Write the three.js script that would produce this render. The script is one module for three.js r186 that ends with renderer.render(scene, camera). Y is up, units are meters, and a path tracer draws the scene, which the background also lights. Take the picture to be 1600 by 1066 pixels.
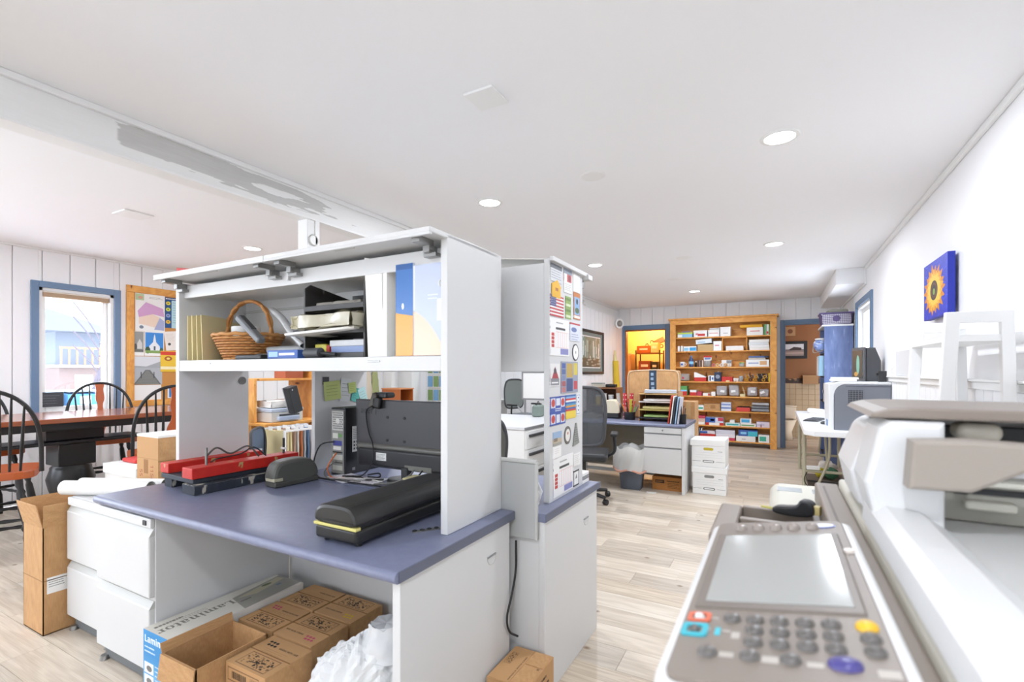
import * as THREE from 'three';
import { RoundedBoxGeometry } from 'three/addons/geometries/RoundedBoxGeometry.js';
import { mergeGeometries } from 'three/addons/utils/BufferGeometryUtils.js';
import { RectAreaLightUniformsLib } from 'three/addons/lights/RectAreaLightUniformsLib.js';
import { ImprovedNoise } from 'three/addons/math/ImprovedNoise.js';
RectAreaLightUniformsLib.init();

// ---------- camera, sky, exposure ----------
const scene = new THREE.Scene();
const FPX = 763, CAM_Y = 1.30, YAW = 0.4981;
const camera = new THREE.PerspectiveCamera(2 * Math.atan(533 / FPX) * 180 / Math.PI, 1600 / 1066, 0.05, 200);
camera.position.set(0, CAM_Y, 0);
camera.rotation.set(0, YAW, 0);
camera.setViewOffset(1600, 1066, 0, -48, 1600, 1066);
camera.focus = 3.8; camera.userData.fStop = 3.2;
scene.add(camera);
scene.background = new THREE.Color(4.4, 4.75, 5.25);
const renderer = new THREE.WebGLRenderer();
renderer.toneMapping = THREE.LinearToneMapping;
renderer.toneMappingExposure = 1.68;
renderer.shadowMap.enabled = true;
const LAMP = 255;          // radiance of one ceiling downlight
const CEIL = 2.54, LEFT = -6.5, RIGHT = 0.92, BACK = -9.55, FRONT = 2.6, BEAMX = -2.79;

// ---------- helpers ----------
let seed = 7;
const rnd = () => { seed = (seed * 1664525 + 1013904223) >>> 0; return seed / 4294967296; };
const rr = (a, b) => a + (b - a) * rnd();
const PI = Math.PI, noise = new ImprovedNoise();
const M = (color, roughness = 0.6, o = {}) => new THREE.MeshStandardMaterial({ color, roughness, ...o });
const taken = new Map();
function numbered(n) { const k = taken.get(n) ?? 0; taken.set(n, k + 1); return k ? n + '_' + String(k).padStart(3, '0') : n; }
function shade(o) { o.castShadow = true; o.receiveShadow = true; return o; }
function tag(o, label, category, group) { o.userData.label = label; o.userData.category = category; if (group) o.userData.group = group; return o; }
function thing(name, label, category, pos = [0, 0, 0], turn = 0, group) {
  const o = new THREE.Group(); o.name = numbered(name); o.position.set(...pos); o.rotation.y = turn; scene.add(o);
  return tag(o, label, category, group);
}
function struct(name) { const o = new THREE.Group(); o.name = name; o.userData.kind = 'structure'; scene.add(o); return o; }
function part(parent, name, geo, mat, pos, rot) {
  const m = shade(new THREE.Mesh(geo, mat)); m.name = name; parent.add(m);
  if (pos) m.position.set(...pos); if (rot) m.rotation.set(...rot); return m;
}
function solo(name, label, category, geo, mat, pos = [0, 0, 0], rot, group) {   // a thing that is one mesh
  const m = part(scene, numbered(name), geo, mat, pos, rot); return tag(m, label, category, group);
}
function copyOf(root, pos, turn, label, group) {
  const c = root.clone(); c.name = numbered(root.name.replace(/_\d+$/, '')); c.userData = { ...root.userData, label }; if (group) c.userData.group = group;
  c.position.set(...pos); c.rotation.y = turn; scene.add(c); return c;
}
// box given by its corners; r > 0 rounds the edges
function bx(x0, x1, y0, y1, z0, z1, r = 0.003, s = 1) {
  const w = Math.abs(x1 - x0), h = Math.abs(y1 - y0), d = Math.abs(z1 - z0), q = Math.min(r, w * 0.49, h * 0.49, d * 0.49);
  const g = r > 0 ? new RoundedBoxGeometry(w, h, d, s, q) : new THREE.BoxGeometry(w, h, d);
  return g.translate((x0 + x1) / 2, (y0 + y1) / 2, (z0 + z1) / 2);
}
const V = (a) => new THREE.Vector3(...a);
const tube = (pts, r, seg = 24, rs = 8, closed = false) => new THREE.TubeGeometry(new THREE.CatmullRomCurve3(pts.map(V), closed), seg, r, rs, closed);
function rod(a, b, r0, r1 = r0, seg = 10) {
  const A = V(a), B = V(b), d = B.clone().sub(A), g = new THREE.CylinderGeometry(r1, r0, d.length(), seg);
  return g.applyQuaternion(new THREE.Quaternion().setFromUnitVectors(new THREE.Vector3(0, 1, 0), d.normalize())).translate((A.x + B.x) / 2, (A.y + B.y) / 2, (A.z + B.z) / 2);
}
const lathe = (pts, seg = 24) => new THREE.LatheGeometry(pts.map(([r, y]) => new THREE.Vector2(r, y)), seg);
function turned(a, b, prof, seg = 12) {       // a lathed profile [radius, 0..1] between two points
  const A = V(a), B = V(b), d = B.clone().sub(A), L = d.length();
  return lathe(prof.map(([r, t]) => [r, t * L]), seg).applyQuaternion(new THREE.Quaternion().setFromUnitVectors(new THREE.Vector3(0, 1, 0), d.normalize())).translate(A.x, A.y, A.z);
}
function ext(pts, depth, bevel = 0, curve = 6) {     // outline in xy, extruded along +z
  const s = pts instanceof THREE.Shape ? pts : new THREE.Shape(pts.map((p) => new THREE.Vector2(...p)));
  return new THREE.ExtrudeGeometry(s, { depth, bevelEnabled: bevel > 0, bevelThickness: bevel, bevelSize: bevel, bevelOffset: -bevel, bevelSegments: 2, curveSegments: curve });
}
function smoothShape(pts) { const s = new THREE.Shape(); const c = new THREE.CatmullRomCurve3(pts.map(([x, y]) => new THREE.Vector3(x, y, 0)), true); c.getPoints(pts.length * 5).forEach((p, i) => (i ? s.lineTo(p.x, p.y) : s.moveTo(p.x, p.y))); return s; }
const merge = (list) => mergeGeometries(list.map((g) => { const q = g.index ? g.toNonIndexed() : g; for (const k of Object.keys(q.attributes)) if (!['position', 'normal', 'uv'].includes(k)) q.deleteAttribute(k); return q; }));
function metric(g, s = 1, swap = false) {      // uv in metres, from the side each face points to
  const q = g.index ? g.toNonIndexed() : g, p = q.attributes.position, n = q.attributes.normal, uv = new Float32Array(p.count * 2);
  for (let i = 0; i < p.count; i++) {
    const ax = Math.abs(n.getX(i)), ay = Math.abs(n.getY(i)), az = Math.abs(n.getZ(i));
    let a, b;
    if (ay >= ax && ay >= az) { a = p.getX(i); b = p.getZ(i); } else if (ax >= az) { a = p.getZ(i); b = p.getY(i); } else { a = p.getX(i); b = p.getY(i); }
    uv[2 * i] = (swap ? b : a) * s; uv[2 * i + 1] = (swap ? a : b) * s;
  }
  q.setAttribute('uv', new THREE.BufferAttribute(uv, 2)); return q;
}
function wobble(g, amp, freq, off = 0) {       // pushes the surface in and out along its normal
  const p = g.attributes.position, n = g.attributes.normal;
  for (let i = 0; i < p.count; i++) {
    const x = p.getX(i), y = p.getY(i), z = p.getZ(i);
    const k = amp * (noise.noise(x * freq + off, y * freq, z * freq) + 0.5 * noise.noise(x * freq * 2.3, y * freq * 2.3 + off, z * freq * 2.3));
    p.setXYZ(i, x + n.getX(i) * k, y + n.getY(i) * k, z + n.getZ(i) * k);
  }
  g.computeVertexNormals(); return g;
}
// ---------- textures ----------
function ctex(w, h, draw) {
  const c = document.createElement('canvas'); c.width = w; c.height = h; const g = c.getContext('2d'); draw(g, w, h);
  const t = new THREE.CanvasTexture(c); t.colorSpace = THREE.SRGBColorSpace; t.anisotropy = 8; return t;
}
function dtex(w, h, fn, srgb = true) {
  const a = new Uint8Array(w * h * 4);
  for (let y = 0; y < h; y++) for (let x = 0; x < w; x++) { const c = fn(x / w, y / h), i = 4 * (y * w + x); for (let k = 0; k < 3; k++) a[i + k] = Math.max(0, Math.min(255, c[k])); a[i + 3] = 255; }
  const t = new THREE.DataTexture(a, w, h); t.magFilter = THREE.LinearFilter; t.minFilter = THREE.LinearMipmapLinearFilter; t.generateMipmaps = true;
  t.wrapS = t.wrapT = THREE.RepeatWrapping; if (srgb) t.colorSpace = THREE.SRGBColorSpace; t.needsUpdate = true; return t;
}
const mix = (a, b, t) => a.map((v, i) => v + (b[i] - v) * Math.max(0, Math.min(1, t)));
const fbm = (x, y, z = 0) => noise.noise(x, y, z) * 0.55 + noise.noise(x * 2.1, y * 2.1, z + 5) * 0.3 + noise.noise(x * 4.3, y * 4.3, z + 9) * 0.15;
function woodTex(w, h, light, dark, k, o = {}) {      // grain runs along u
  return dtex(w, h, (u, v) => {
    const warp = fbm(u * 3 * (o.lu ?? 1), v * 3, k) * 0.6;
    const ring = Math.sin((v * (o.rings ?? 7) + warp * 3 + k) * 6.283) * 0.5 + 0.5;
    const fine = noise.noise(u * 6, v * 90, k * 3) * 0.5 + noise.noise(u * 16, v * 190, k) * 0.35;
    let t = (o.ring ?? 0.35) * ring + (o.fine ?? 0.45) * (fine + 0.5) + 0.35 * fbm(u * 2, v * 2.4, k + 20);
    let c = mix(light, dark, t);
    if (o.knots) for (const [ku, kv, kr] of o.knots) { const d = Math.hypot((u - ku) * (o.ka ?? 3), v - kv); if (d < kr * 2.2) c = mix(c, o.knot ?? [96, 48, 18], 1.15 - d / (kr * 1.6)); }
    return c;
  });
}
const card = (w, h, draw, rough = 0.55) => M(0xffffff, rough, { map: ctex(w, h, draw) });
function text(g, s, x, y, size, color, o = {}) {
  g.save(); g.translate(x, y); if (o.rot) g.rotate(o.rot); if (o.sx) g.scale(o.sx, 1);
  g.fillStyle = color; g.font = (o.bold === false ? '' : 'bold ') + size + 'px ' + (o.font ?? 'sans-serif'); g.textAlign = o.align ?? 'left'; g.textBaseline = 'middle'; g.fillText(s, 0, 0); g.restore();
}
const rect = (g, c, x, y, w, h) => { g.fillStyle = c; g.fillRect(x, y, w, h); };
const ell = (g, c, x, y, rx, ry) => { g.fillStyle = c; g.beginPath(); g.ellipse(x, y, rx, ry, 0, 0, 7); g.fill(); };
const scribble = (g, c, x, y, w, lines, gap, th = 2) => { g.fillStyle = c; for (let i = 0; i < lines; i++) { let q = x; while (q < x + w * rr(0.75, 1)) { const l = rr(0.04, 0.12) * w; g.fillRect(q, y + i * gap, Math.min(l, x + w - q), th); q += l + 0.025 * w; } } };

// ---------- shared materials ----------
const mWall = M(0xf6f6f7, 0.6), mCeil = M(0xfafafb, 0.85), mTrimW = M(0xf4f4f2, 0.5);
const mBlueTrim = M(0x6d87a6, 0.45), mOffice = M(0xdcdcdb, 0.45), mOfficeD = M(0xc6c6c2, 0.5), mOfficeG = M(0xb4b5b3, 0.5);
const mBlack = M(0x17181a, 0.4), mDark = M(0x2b2c2e, 0.5), mCharcoal = M(0x46474a, 0.5), mGrey = M(0x8c8d8f, 0.5), mSteel = M(0x9a9a98, 0.3, { metalness: 0.85 }), mChrome = M(0xc8c8c8, 0.2, { metalness: 0.9 });
const mWhite = M(0xf4f4f2, 0.5), mPaper = M(0xf3f1ec, 0.8), mCream = M(0xe8d9a8, 0.75), mRed = M(0xc9302a, 0.5), mBlue = M(0x3a62b0, 0.5), mYellow = M(0xe6c32e, 0.5), mGreen = M(0x5ea35a, 0.5), mTeal = M(0x3fb0b5, 0.5), mOrange = M(0xd9762c, 0.5), mTan = M(0xc9a878, 0.75), mLilac = M(0xc8c3da, 0.5), mPink = M(0xd9848e, 0.5);
const tCard = dtex(256, 256, (u, v) => { const n = fbm(u * 6, v * 6, 3) * 18 + noise.noise(u * 90, v * 14, 1) * 9 + noise.noise(u * 160, v * 160, 2) * 7; return [196 + n, 152 + n, 104 + n * 0.9]; });
const mCard = M(0xffffff, 0.85, { map: tCard });
const tLam = dtex(512, 512, (u, v) => { const n = (rnd() < 0.1 ? rr(-26, 34) : 0) + fbm(u * 9, v * 9, 4) * 8 + rr(-5, 5); return [124 + n, 129 + n, 154 + n]; });
tLam.repeat.set(3, 3);
const mLam = M(0xffffff, 0.34, { map: tLam }), mLamEdge = M(0x666a7c, 0.5);
const tPine = woodTex(512, 256, [244, 184, 98], [206, 130, 54], 1.3, { rings: 5, knots: [[0.2, 0.3, 0.035], [0.62, 0.74, 0.045], [0.85, 0.2, 0.03]] });
const mPine = M(0xffffff, 0.5, { map: tPine });
const mCable = M(0x1c1c1e, 0.5), mGlass = new THREE.MeshPhysicalMaterial({ color: 0xffffff, roughness: 0.02, transmission: 1, thickness: 0, ior: 1.45 });
const mClear = new THREE.MeshPhysicalMaterial({ color: 0xeef2f4, roughness: 0.25, transmission: 0.75, thickness: 0, ior: 1.4 });
const mBag = new THREE.MeshPhysicalMaterial({ color: 0xf4f5f5, roughness: 0.35, transmission: 0.25, thickness: 0 });
// ---------- floor: vinyl planks laid across the room ----------
{
  const f = struct('floor');
  part(f, 'subfloor', bx(LEFT, RIGHT, -0.12, -0.008, BACK - 2.6, FRONT, 0), M(0x6d6255, 0.9));
  const tones = [[[228, 216, 199], [182, 166, 146]], [[220, 208, 191], [172, 155, 135]], [[232, 222, 206], [192, 176, 156]], [[212, 200, 184], [162, 147, 129]], [[224, 210, 190], [166, 147, 124]]];
  const mats = tones.map(([a, b], i) => M(0xffffff, 0.38, { map: woodTex(512, 128, a, b, i * 2.7 + 0.4, { rings: 2.2, ring: 0.28, fine: 0.55, lu: 0.7, knots: i % 2 ? [[0.3 + i * 0.1, 0.4, 0.05]] : null, knot: [128, 104, 80], ka: 5 }) }));
  const PL = 1.22, PW = 0.18, gap = 0.0014, geos = new Map();
  const plank = (len, k) => {
    const key = len.toFixed(2) + k; if (geos.has(key)) return geos.get(key);
    const g = new THREE.BoxGeometry(len - gap, 0.008, PW - gap).translate(0, -0.004, 0), uv = g.attributes.uv, p = g.attributes.position;
    for (let i = 0; i < uv.count; i++) uv.setXY(i, (p.getX(i) / PL + 0.5) + k * 0.37, (p.getZ(i) / PW + 0.5) * 0.96 + 0.02);
    geos.set(key, g); return g;
  };
  const list = [];
  for (let z = FRONT, row = 0; z > BACK - 2.5; z -= PW, row++) {
    let x = LEFT - ((row * 0.43) % 1) * PL;
    while (x < RIGHT) {
      const a = Math.max(x, LEFT), b = Math.min(x + PL, RIGHT); x += PL;
      if (b - a < 0.06) continue;
      const cx = (a + b) / 2, cz = z - PW / 2, fw = -Math.sin(YAW) * cx - Math.cos(YAW) * cz, rt = Math.cos(YAW) * cx - Math.sin(YAW) * cz;
      const seen = fw > 0.3 && Math.abs(rt / fw) < 1.2 && 1.3 / fw < 0.75, hid = cx > -2.6 && cx < -0.9 && cz > -2.3 && cz < -1.05;
      list.push({ len: b - a, cx, cz, d: seen ? fw + (hid ? 8 : 0) : 99, k: Math.floor(rnd() * 3), m: Math.floor(rnd() * mats.length) });
    }
  }
  list.sort((a, b) => a.d - b.d);
  list.slice(0, 300).forEach((q) => part(f, 'plank', plank(q.len, q.k), mats[q.m], [q.cx, 0, q.cz]));
  for (let i = 0; i < mats.length; i++) {
    const rest = list.slice(300).filter((q) => q.m === i).map((q) => plank(q.len, q.k).clone().translate(q.cx, 0, q.cz));
    if (rest.length) part(f, 'far_planks', merge(rest), mats[i]).userData.kind = 'stuff';
  }
}
// ---------- ceiling, beam, post, trims ----------
{
  const c = struct('ceiling');
  part(c, 'ceiling_board', bx(LEFT - 0.2, RIGHT + 0.2, CEIL, CEIL + 0.12, BACK - 0.1, FRONT + 0.2, 0), mCeil);
  const b = struct('trim_1');
  const tBeam = dtex(512, 64, (u, v) => { const e = fbm(u * 9, v * 3, 2), worn = u > 0.222 + e * 0.01 && u < 0.44 + e * 0.28 && v > 0.16 + e * 0.3 && v < 0.84 + e * 0.4 && e + 0.4 * noise.noise(u * 30, v * 6, 8) > -0.34 ? 1 : 0, n = noise.noise(u * 60, v * 120, 3) * 7 + e * 10; return worn ? [203 + n, 202 + n, 199 + n] : [242 + n * 0.3, 242 + n * 0.3, 240 + n * 0.3]; });
  const mb = M(0xffffff, 0.6, { map: tBeam }), z0 = FRONT, z1 = BACK, g = bx(BEAMX - 0.1, BEAMX, CEIL - 0.195, CEIL, z1, z0, 0), uv = g.attributes.uv, p = g.attributes.position;
  for (let i = 0; i < uv.count; i++) uv.setXY(i, (-p.getZ(i) - 0) / 5.2, (p.getY(i) - CEIL + 0.195) / 0.195);
  part(b, 'beam', g, mb);
  part(b, 'beam_moulding', bx(BEAMX, BEAMX + 0.022, CEIL - 0.03, CEIL, z1, z0, 0.004), mTrimW);
  part(b, 'beam_lip', bx(BEAMX - 0.105, BEAMX + 0.006, CEIL - 0.205, CEIL - 0.19, z1, z0, 0.003), mTrimW);
  const q = struct('trim_2');
  part(q, 'post', bx(BEAMX - 0.1, BEAMX - 0.005, 1.95, CEIL - 0.2, -2.335, -2.24, 0.004), mTrimW);
  part(q, 'post_edge', bx(BEAMX - 0.005, BEAMX + 0.004, 1.95, CEIL - 0.2, -2.335, -2.3, 0.002), mTrimW);
  part(q, 'cover_ring', new THREE.TorusGeometry(0.034, 0.005, 8, 28).rotateY(PI / 2), M(0xcfcfca, 0.5), [BEAMX + 0.002, 2.2, -2.287]);
  part(q, 'cover_plate', new THREE.CylinderGeometry(0.032, 0.032, 0.008, 28).rotateZ(PI / 2), mTrimW, [BEAMX, 2.2, -2.287]);
  const s = struct('trim_3');       // boxed duct in the corner
  part(s, 'duct_boxing', bx(0.62, RIGHT, 2.35, CEIL, BACK, -7.06, 0.004), mWall);
  part(s, 'duct_moulding', bx(RIGHT - 0.02, RIGHT, 2.33, 2.352, BACK, -7.03, 0.003), mTrimW);
  part(s, 'duct_moulding', bx(RIGHT - 0.02, RIGHT, 2.33, CEIL, -7.06, -7.035, 0.003), mTrimW);
  const t = struct('trim_4');
  part(t, 'crown_moulding', bx(RIGHT - 0.022, RIGHT, CEIL - 0.04, CEIL, -7.04, FRONT, 0.006, 2), mTrimW);
  part(t, 'chair_rail', bx(RIGHT - 0.03, RIGHT, 1.21, 1.25, -6.4, FRONT, 0.006, 2), mTrimW);
  part(t, 'chair_rail_cap', bx(RIGHT - 0.045, RIGHT, 1.25, 1.262, -6.4, FRONT, 0.004), mTrimW);
}
// ---------- walls with vertical boards ----------
// axis 'x': wall lies along z at x = at; axis 'z': wall lies along x at z = at; side = the way the boards face
function boards(parent, axis, at, side, from, to, pitch, holes, m = mWall, y0 = 0, y1 = CEIL) {
  const shared = new Map(), t = 0.014;
  const n = Math.round((to - from) / pitch);
  for (let i = 0; i < n; i++) {
    const a = from + i * pitch + 0.0035, b = from + (i + 1) * pitch - 0.0035;
    let segs = [[y0, y1]], lo = a, hi = b;
    for (const [h0, h1, g0, g1] of holes) {
      if (b <= h0 || a >= h1) continue;
      if (a >= h0 && b <= h1) segs = segs.flatMap(([p, q]) => [[p, Math.min(q, g0)], [Math.max(p, g1), q]].filter(([u, v]) => v - u > 0.02));
      else if (a < h0) hi = Math.min(hi, h0); else lo = Math.max(lo, h1);
    }
    const pieces = segs.map((s) => [lo, hi, ...s]);
    if (lo > a || hi < b) for (const [h0, h1, g0, g1] of holes) {       // the strip that runs over and under an opening
      const c0 = Math.max(a, h0), c1 = Math.min(b, h1); if (c1 - c0 < 0.02) continue;
      if (g0 > y0 + 0.02) pieces.push([c0, c1, y0, g0]); if (g1 < y1 - 0.02) pieces.push([c0, c1, g1, y1]);
    }
    for (const [p, q, u, v] of pieces) {
      if (q - p < 0.012) continue;
      const key = (q - p).toFixed(3) + (v - u).toFixed(3);
      if (!shared.has(key)) shared.set(key, axis === 'x' ? bx(-t / 2, t / 2, 0, v - u, -(q - p) / 2, (q - p) / 2, 0.003) : bx(-(q - p) / 2, (q - p) / 2, 0, v - u, -t / 2, t / 2, 0.003));
      part(parent, 'board', shared.get(key), m, axis === 'x' ? [at + side * t / 2, u, (p + q) / 2] : [(p + q) / 2, u, at + side * t / 2]);
    }
  }
}
function wallWithHoles(parent, axis, at0, at1, from, to, holes, m) {     // the thick wall behind the boards
  const cuts = [from, ...holes.flatMap(([a, b]) => [a, b]), to].sort((a, b) => a - b);
  for (let i = 0; i + 1 < cuts.length; i++) {
    const a = cuts[i], b = cuts[i + 1]; if (b - a < 1e-4) continue;
    const h = holes.find(([p, q]) => a >= p - 1e-6 && b <= q + 1e-6);
    for (const [u, v] of h ? [[0, h[2]], [h[3], CEIL]] : [[0, CEIL]]) if (v - u > 0.01) part(parent, 'wall_core', axis === 'x' ? bx(at0, at1, u, v, a, b, 0) : bx(a, b, u, v, at0, at1, 0), m);
  }
}
const WIN1 = [-2.66, -2.03, 0.86, 2.15], WINF = [-0.7, 1.6, 0.7, 2.25];
{
  const w = struct('wall_left'), holes = [WIN1, WINF];
  wallWithHoles(w, 'x', LEFT - 0.18, LEFT - 0.014, BACK, FRONT, holes, mWall);
  boards(w, 'x', LEFT - 0.014, 1, -9.505, 2.535, 0.219, holes);
  part(w, 'wall_cap', bx(LEFT, LEFT + 0.016, CEIL - 0.02, CEIL, BACK, FRONT, 0.003), mTrimW);
  const b = struct('wall_back'), dh = [[-2.65, -1.87, 0, 2.12], [0.1, 0.86, 0, 2.12]];
  wallWithHoles(b, 'z', BACK - 0.14, BACK - 0.014, LEFT, RIGHT + 0.15, dh, mWall);
  boards(b, 'z', BACK - 0.014, 1, -6.46, 0.92, 0.2172, dh);
  const r = struct('wall_right'), wh = [[-7.75, -6.66, 0.95, 2.13]];
  wallWithHoles(r, 'x', RIGHT, RIGHT + 0.16, BACK, FRONT, wh, mWall);
  boards(r, 'x', RIGHT, -1, -6.4, -1.6, 0.12, [], mWall, 0.1, 1.21);
  const p = struct('wall_partition');
  part(p, 'wall_core', bx(-2.84, -2.714, 0, CEIL - 0.2, BACK, -7.05, 0), mWall);
  boards(p, 'x', -2.714, 1, -9.54, -7.05, 0.2075, [], mWall, 0, CEIL - 0.2);
  part(p, 'end_board', bx(-2.85, -2.7, 0, CEIL - 0.2, -7.05, -7.03, 0.003), mWall);
  const f = struct('wall_front');      // behind the camera, with the shop windows
  wallWithHoles(f, 'z', FRONT, FRONT + 0.16, LEFT, RIGHT + 0.15, [[-5.9, -3.9, 0.9, 2.25], [-1.1, -0.3, 0.9, 2.25]], mWall);
  const bb = struct('baseboard_back');
  part(bb, 'baseboard', bx(-1.78, 0.02, 0, 0.09, BACK, BACK + 0.014, 0.003), mTrimW);
  const br = struct('baseboard_right');
  part(br, 'baseboard', bx(RIGHT - 0.016, RIGHT, 0, 0.1, BACK, FRONT, 0.003), mTrimW);
}
function casing(parent, axis, at, side, a, b, y0, y1, w, m, sill) {
  const t = 0.022, q = (p0, p1, u, v, n) => part(parent, n, axis === 'x' ? bx(at, at + side * t, u, v, p0, p1, 0.005, 2) : bx(p0, p1, u, v, at, at + side * t, 0.005, 2), m);
  q(a - w, a, y0, y1 + w, 'casing'); q(b, b + w, y0, y1 + w, 'casing'); q(a, b, y1, y1 + w, 'casing'); if (sill) q(a - w, b + w, y0 - w, y0, 'casing');
}
{ // left window
  const w = struct('window_1'), [z0, z1, y0, y1] = WIN1, x = LEFT;
  casing(w, 'x', x, 1, z0, z1, y0, y1, 0.062, mBlueTrim, true);
  for (const [a, b, u, v] of [[z0, z0 + 0.03, y0, y1], [z1 - 0.03, z1, y0, y1], [z0, z1, y0, y0 + 0.03], [z0, z1, y1 - 0.03, y1]]) part(w, 'jamb', bx(x - 0.18, x - 0.001, u, v, a, b, 0), mTrimW);
  for (const [a, b, u, v] of [[z0 + 0.03, z0 + 0.075, y0 + 0.03, y1 - 0.03], [z1 - 0.075, z1 - 0.03, y0 + 0.03, y1 - 0.03], [z0 + 0.075, z1 - 0.075, y0 + 0.03, y0 + 0.08], [z0 + 0.075, z1 - 0.075, y1 - 0.075, y1 - 0.03]]) part(w, 'sash', bx(x - 0.11, x - 0.07, u, v, a, b, 0.004), mTrimW);
  part(w, 'pane', bx(x - 0.095, x - 0.091, y0 + 0.08, y1 - 0.075, z0 + 0.075, z1 - 0.075, 0), mGlass);
  part(w, 'blind_roll', bx(x - 0.055, x - 0.006, y1 - 0.09, y1 - 0.03, z0 + 0.033, z1 - 0.033, 0.012, 2), M(0xb79c7f, 0.7));
  part(w, 'blind_valance', bx(x - 0.06, x - 0.003, y1 - 0.045, y1 - 0.031, z0 + 0.032, z1 - 0.032, 0.003), M(0xe9e2d6, 0.6));
  const w3 = struct('window_3'), [a0, a1, b0, b1] = WINF;
  casing(w3, 'x', x, 1, a0, a1, b0, b1, 0.062, mBlueTrim, true);
  part(w3, 'pane', bx(x - 0.095, x - 0.091, b0, b1, a0, a1, 0), mGlass);
  for (const [n, p, q] of [['window_4', -5.9, -3.9], ['window_5', -1.1, -0.3]]) { const f = struct(n); part(f, 'pane', bx(p, q, 0.9, 2.25, FRONT + 0.08, FRONT + 0.084, 0), mGlass); part(f, 'mullion', bx((p + q) / 2 - 0.03, (p + q) / 2 + 0.03, 0.9, 2.25, FRONT + 0.06, FRONT + 0.1, 0.004), mTrimW); }
}
{ // right window, seen at a slant
  const w = struct('window_2'), x = RIGHT, [z0, z1, y0, y1] = [-7.75, -6.66, 0.95, 2.13];
  casing(w, 'x', x, -1, z0, z1, y0, y1, 0.075, mBlueTrim, true);
  for (const [a, b, u, v] of [[z0, z0 + 0.025, y0, y1], [z1 - 0.025, z1, y0, y1], [z0, z1, y0, y0 + 0.025], [z0, z1, y1 - 0.025, y1]]) part(w, 'jamb', bx(x + 0.001, x + 0.16, u, v, a, b, 0), mTrimW);
  for (const [a, b, u, v] of [[z0 + 0.025, z0 + 0.085, y0 + 0.02, y1 - 0.02], [z1 - 0.085, z1 - 0.025, y0 + 0.02, y1 - 0.02], [z0 + 0.085, z1 - 0.085, y1 - 0.08, y1 - 0.02], [z0 + 0.085, z1 - 0.085, 1.48, 1.52], [-7.225, -7.185, y0, y1 - 0.08]]) part(w, 'sash', bx(x + 0.05, x + 0.09, u, v, a, b, 0.003), mTrimW);
  part(w, 'pane', bx(x + 0.07, x + 0.074, y0 + 0.02, y1 - 0.08, z0 + 0.085, z1 - 0.085, 0), mGlass);
}
{ // two doorways in the back wall
  const d1 = struct('door_1'), d2 = struct('door_2');
  casing(d1, 'z', BACK, 1, -2.65, -1.87, 0, 2.12, 0.085, mBlueTrim); casing(d2, 'z', BACK, 1, 0.1, 0.86, 0, 2.12, 0.06, mBlueTrim);
  for (const [d, a, b] of [[d1, -2.65, -1.87], [d2, 0.1, 0.86]]) for (const [p, q, u, v] of [[a, a + 0.018, 0, 2.12], [b - 0.018, b, 0, 2.12], [a + 0.018, b - 0.018, 2.1, 2.12]]) part(d, 'jamb', bx(p, q, u, v, BACK - 0.14, BACK - 0.001, 0), d === d1 ? M(0x9c5a34, 0.5) : mBlueTrim);
  // yellow store room behind the left doorway
  const my = M(0xeecb84, 0.7), [y, y2, y3, y4] = ['wall_storeroom_back', 'wall_storeroom_right', 'wall_storeroom_left', 'ceiling_storeroom'].map(struct);
  part(y, 'wall_core', bx(-3.6, -1.2, 0, CEIL, BACK - 2.1, BACK - 2.0, 0), my); part(y2, 'wall_core', bx(-1.3, -1.2, 0, CEIL, BACK - 2.0, BACK - 0.14, 0), my); part(y3, 'wall_core', bx(-3.6, -3.5, 0, CEIL, BACK - 2.0, BACK - 0.14, 0), my);
  part(y4, 'storeroom_ceiling', bx(-3.6, -1.2, CEIL, CEIL + 0.1, BACK - 2.1, BACK - 0.1, 0), my);
  // tiled washroom behind the right doorway
  const mb = M(0x8a5c38, 0.7), [w, w2, w3, w4] = ['wall_washroom_back', 'wall_washroom_left', 'wall_washroom_right', 'ceiling_washroom'].map(struct);
  part(w, 'wall_core', bx(-0.6, 1.6, 0, CEIL, BACK - 1.7, BACK - 1.6, 0), mb); part(w2, 'wall_core', bx(-0.7, -0.6, 0, CEIL, BACK - 1.7, BACK - 0.14, 0), mb); part(w3, 'wall_core', bx(1.6, 1.7, 0, CEIL, BACK - 1.7, BACK - 0.14, 0), mb);
  part(w4, 'washroom_ceiling', bx(-0.7, 1.7, CEIL, CEIL + 0.1, BACK - 1.7, BACK - 0.1, 0), mb);
  const tg = bx(-0.052, 0.052, 0, 0.104, 0, 0.008, 0.002), mt = M(0xb09878, 0.35);
  for (let i = 0; i < 9; i++) for (let j = 0; j < 10; j++) part(w, 'tile', tg, mt, [0.05 + i * 0.107, j * 0.107 + 0.002, BACK - 1.6]);
  part(w, 'tile_border', bx(-0.05, 1.0, 1.075, 1.17, BACK - 1.6, BACK - 1.59, 0.002), card(256, 32, (g, W, H) => { rect(g, '#3b2a22', 0, 0, W, H); for (let i = 0; i < 40; i++) ell(g, ['#7d5a3c', '#a1764e', '#5a3a2a', '#2a1c18'][i % 4], rr(0, W), rr(4, H - 4), rr(3, 9), rr(2, 6)); }));
}
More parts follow.
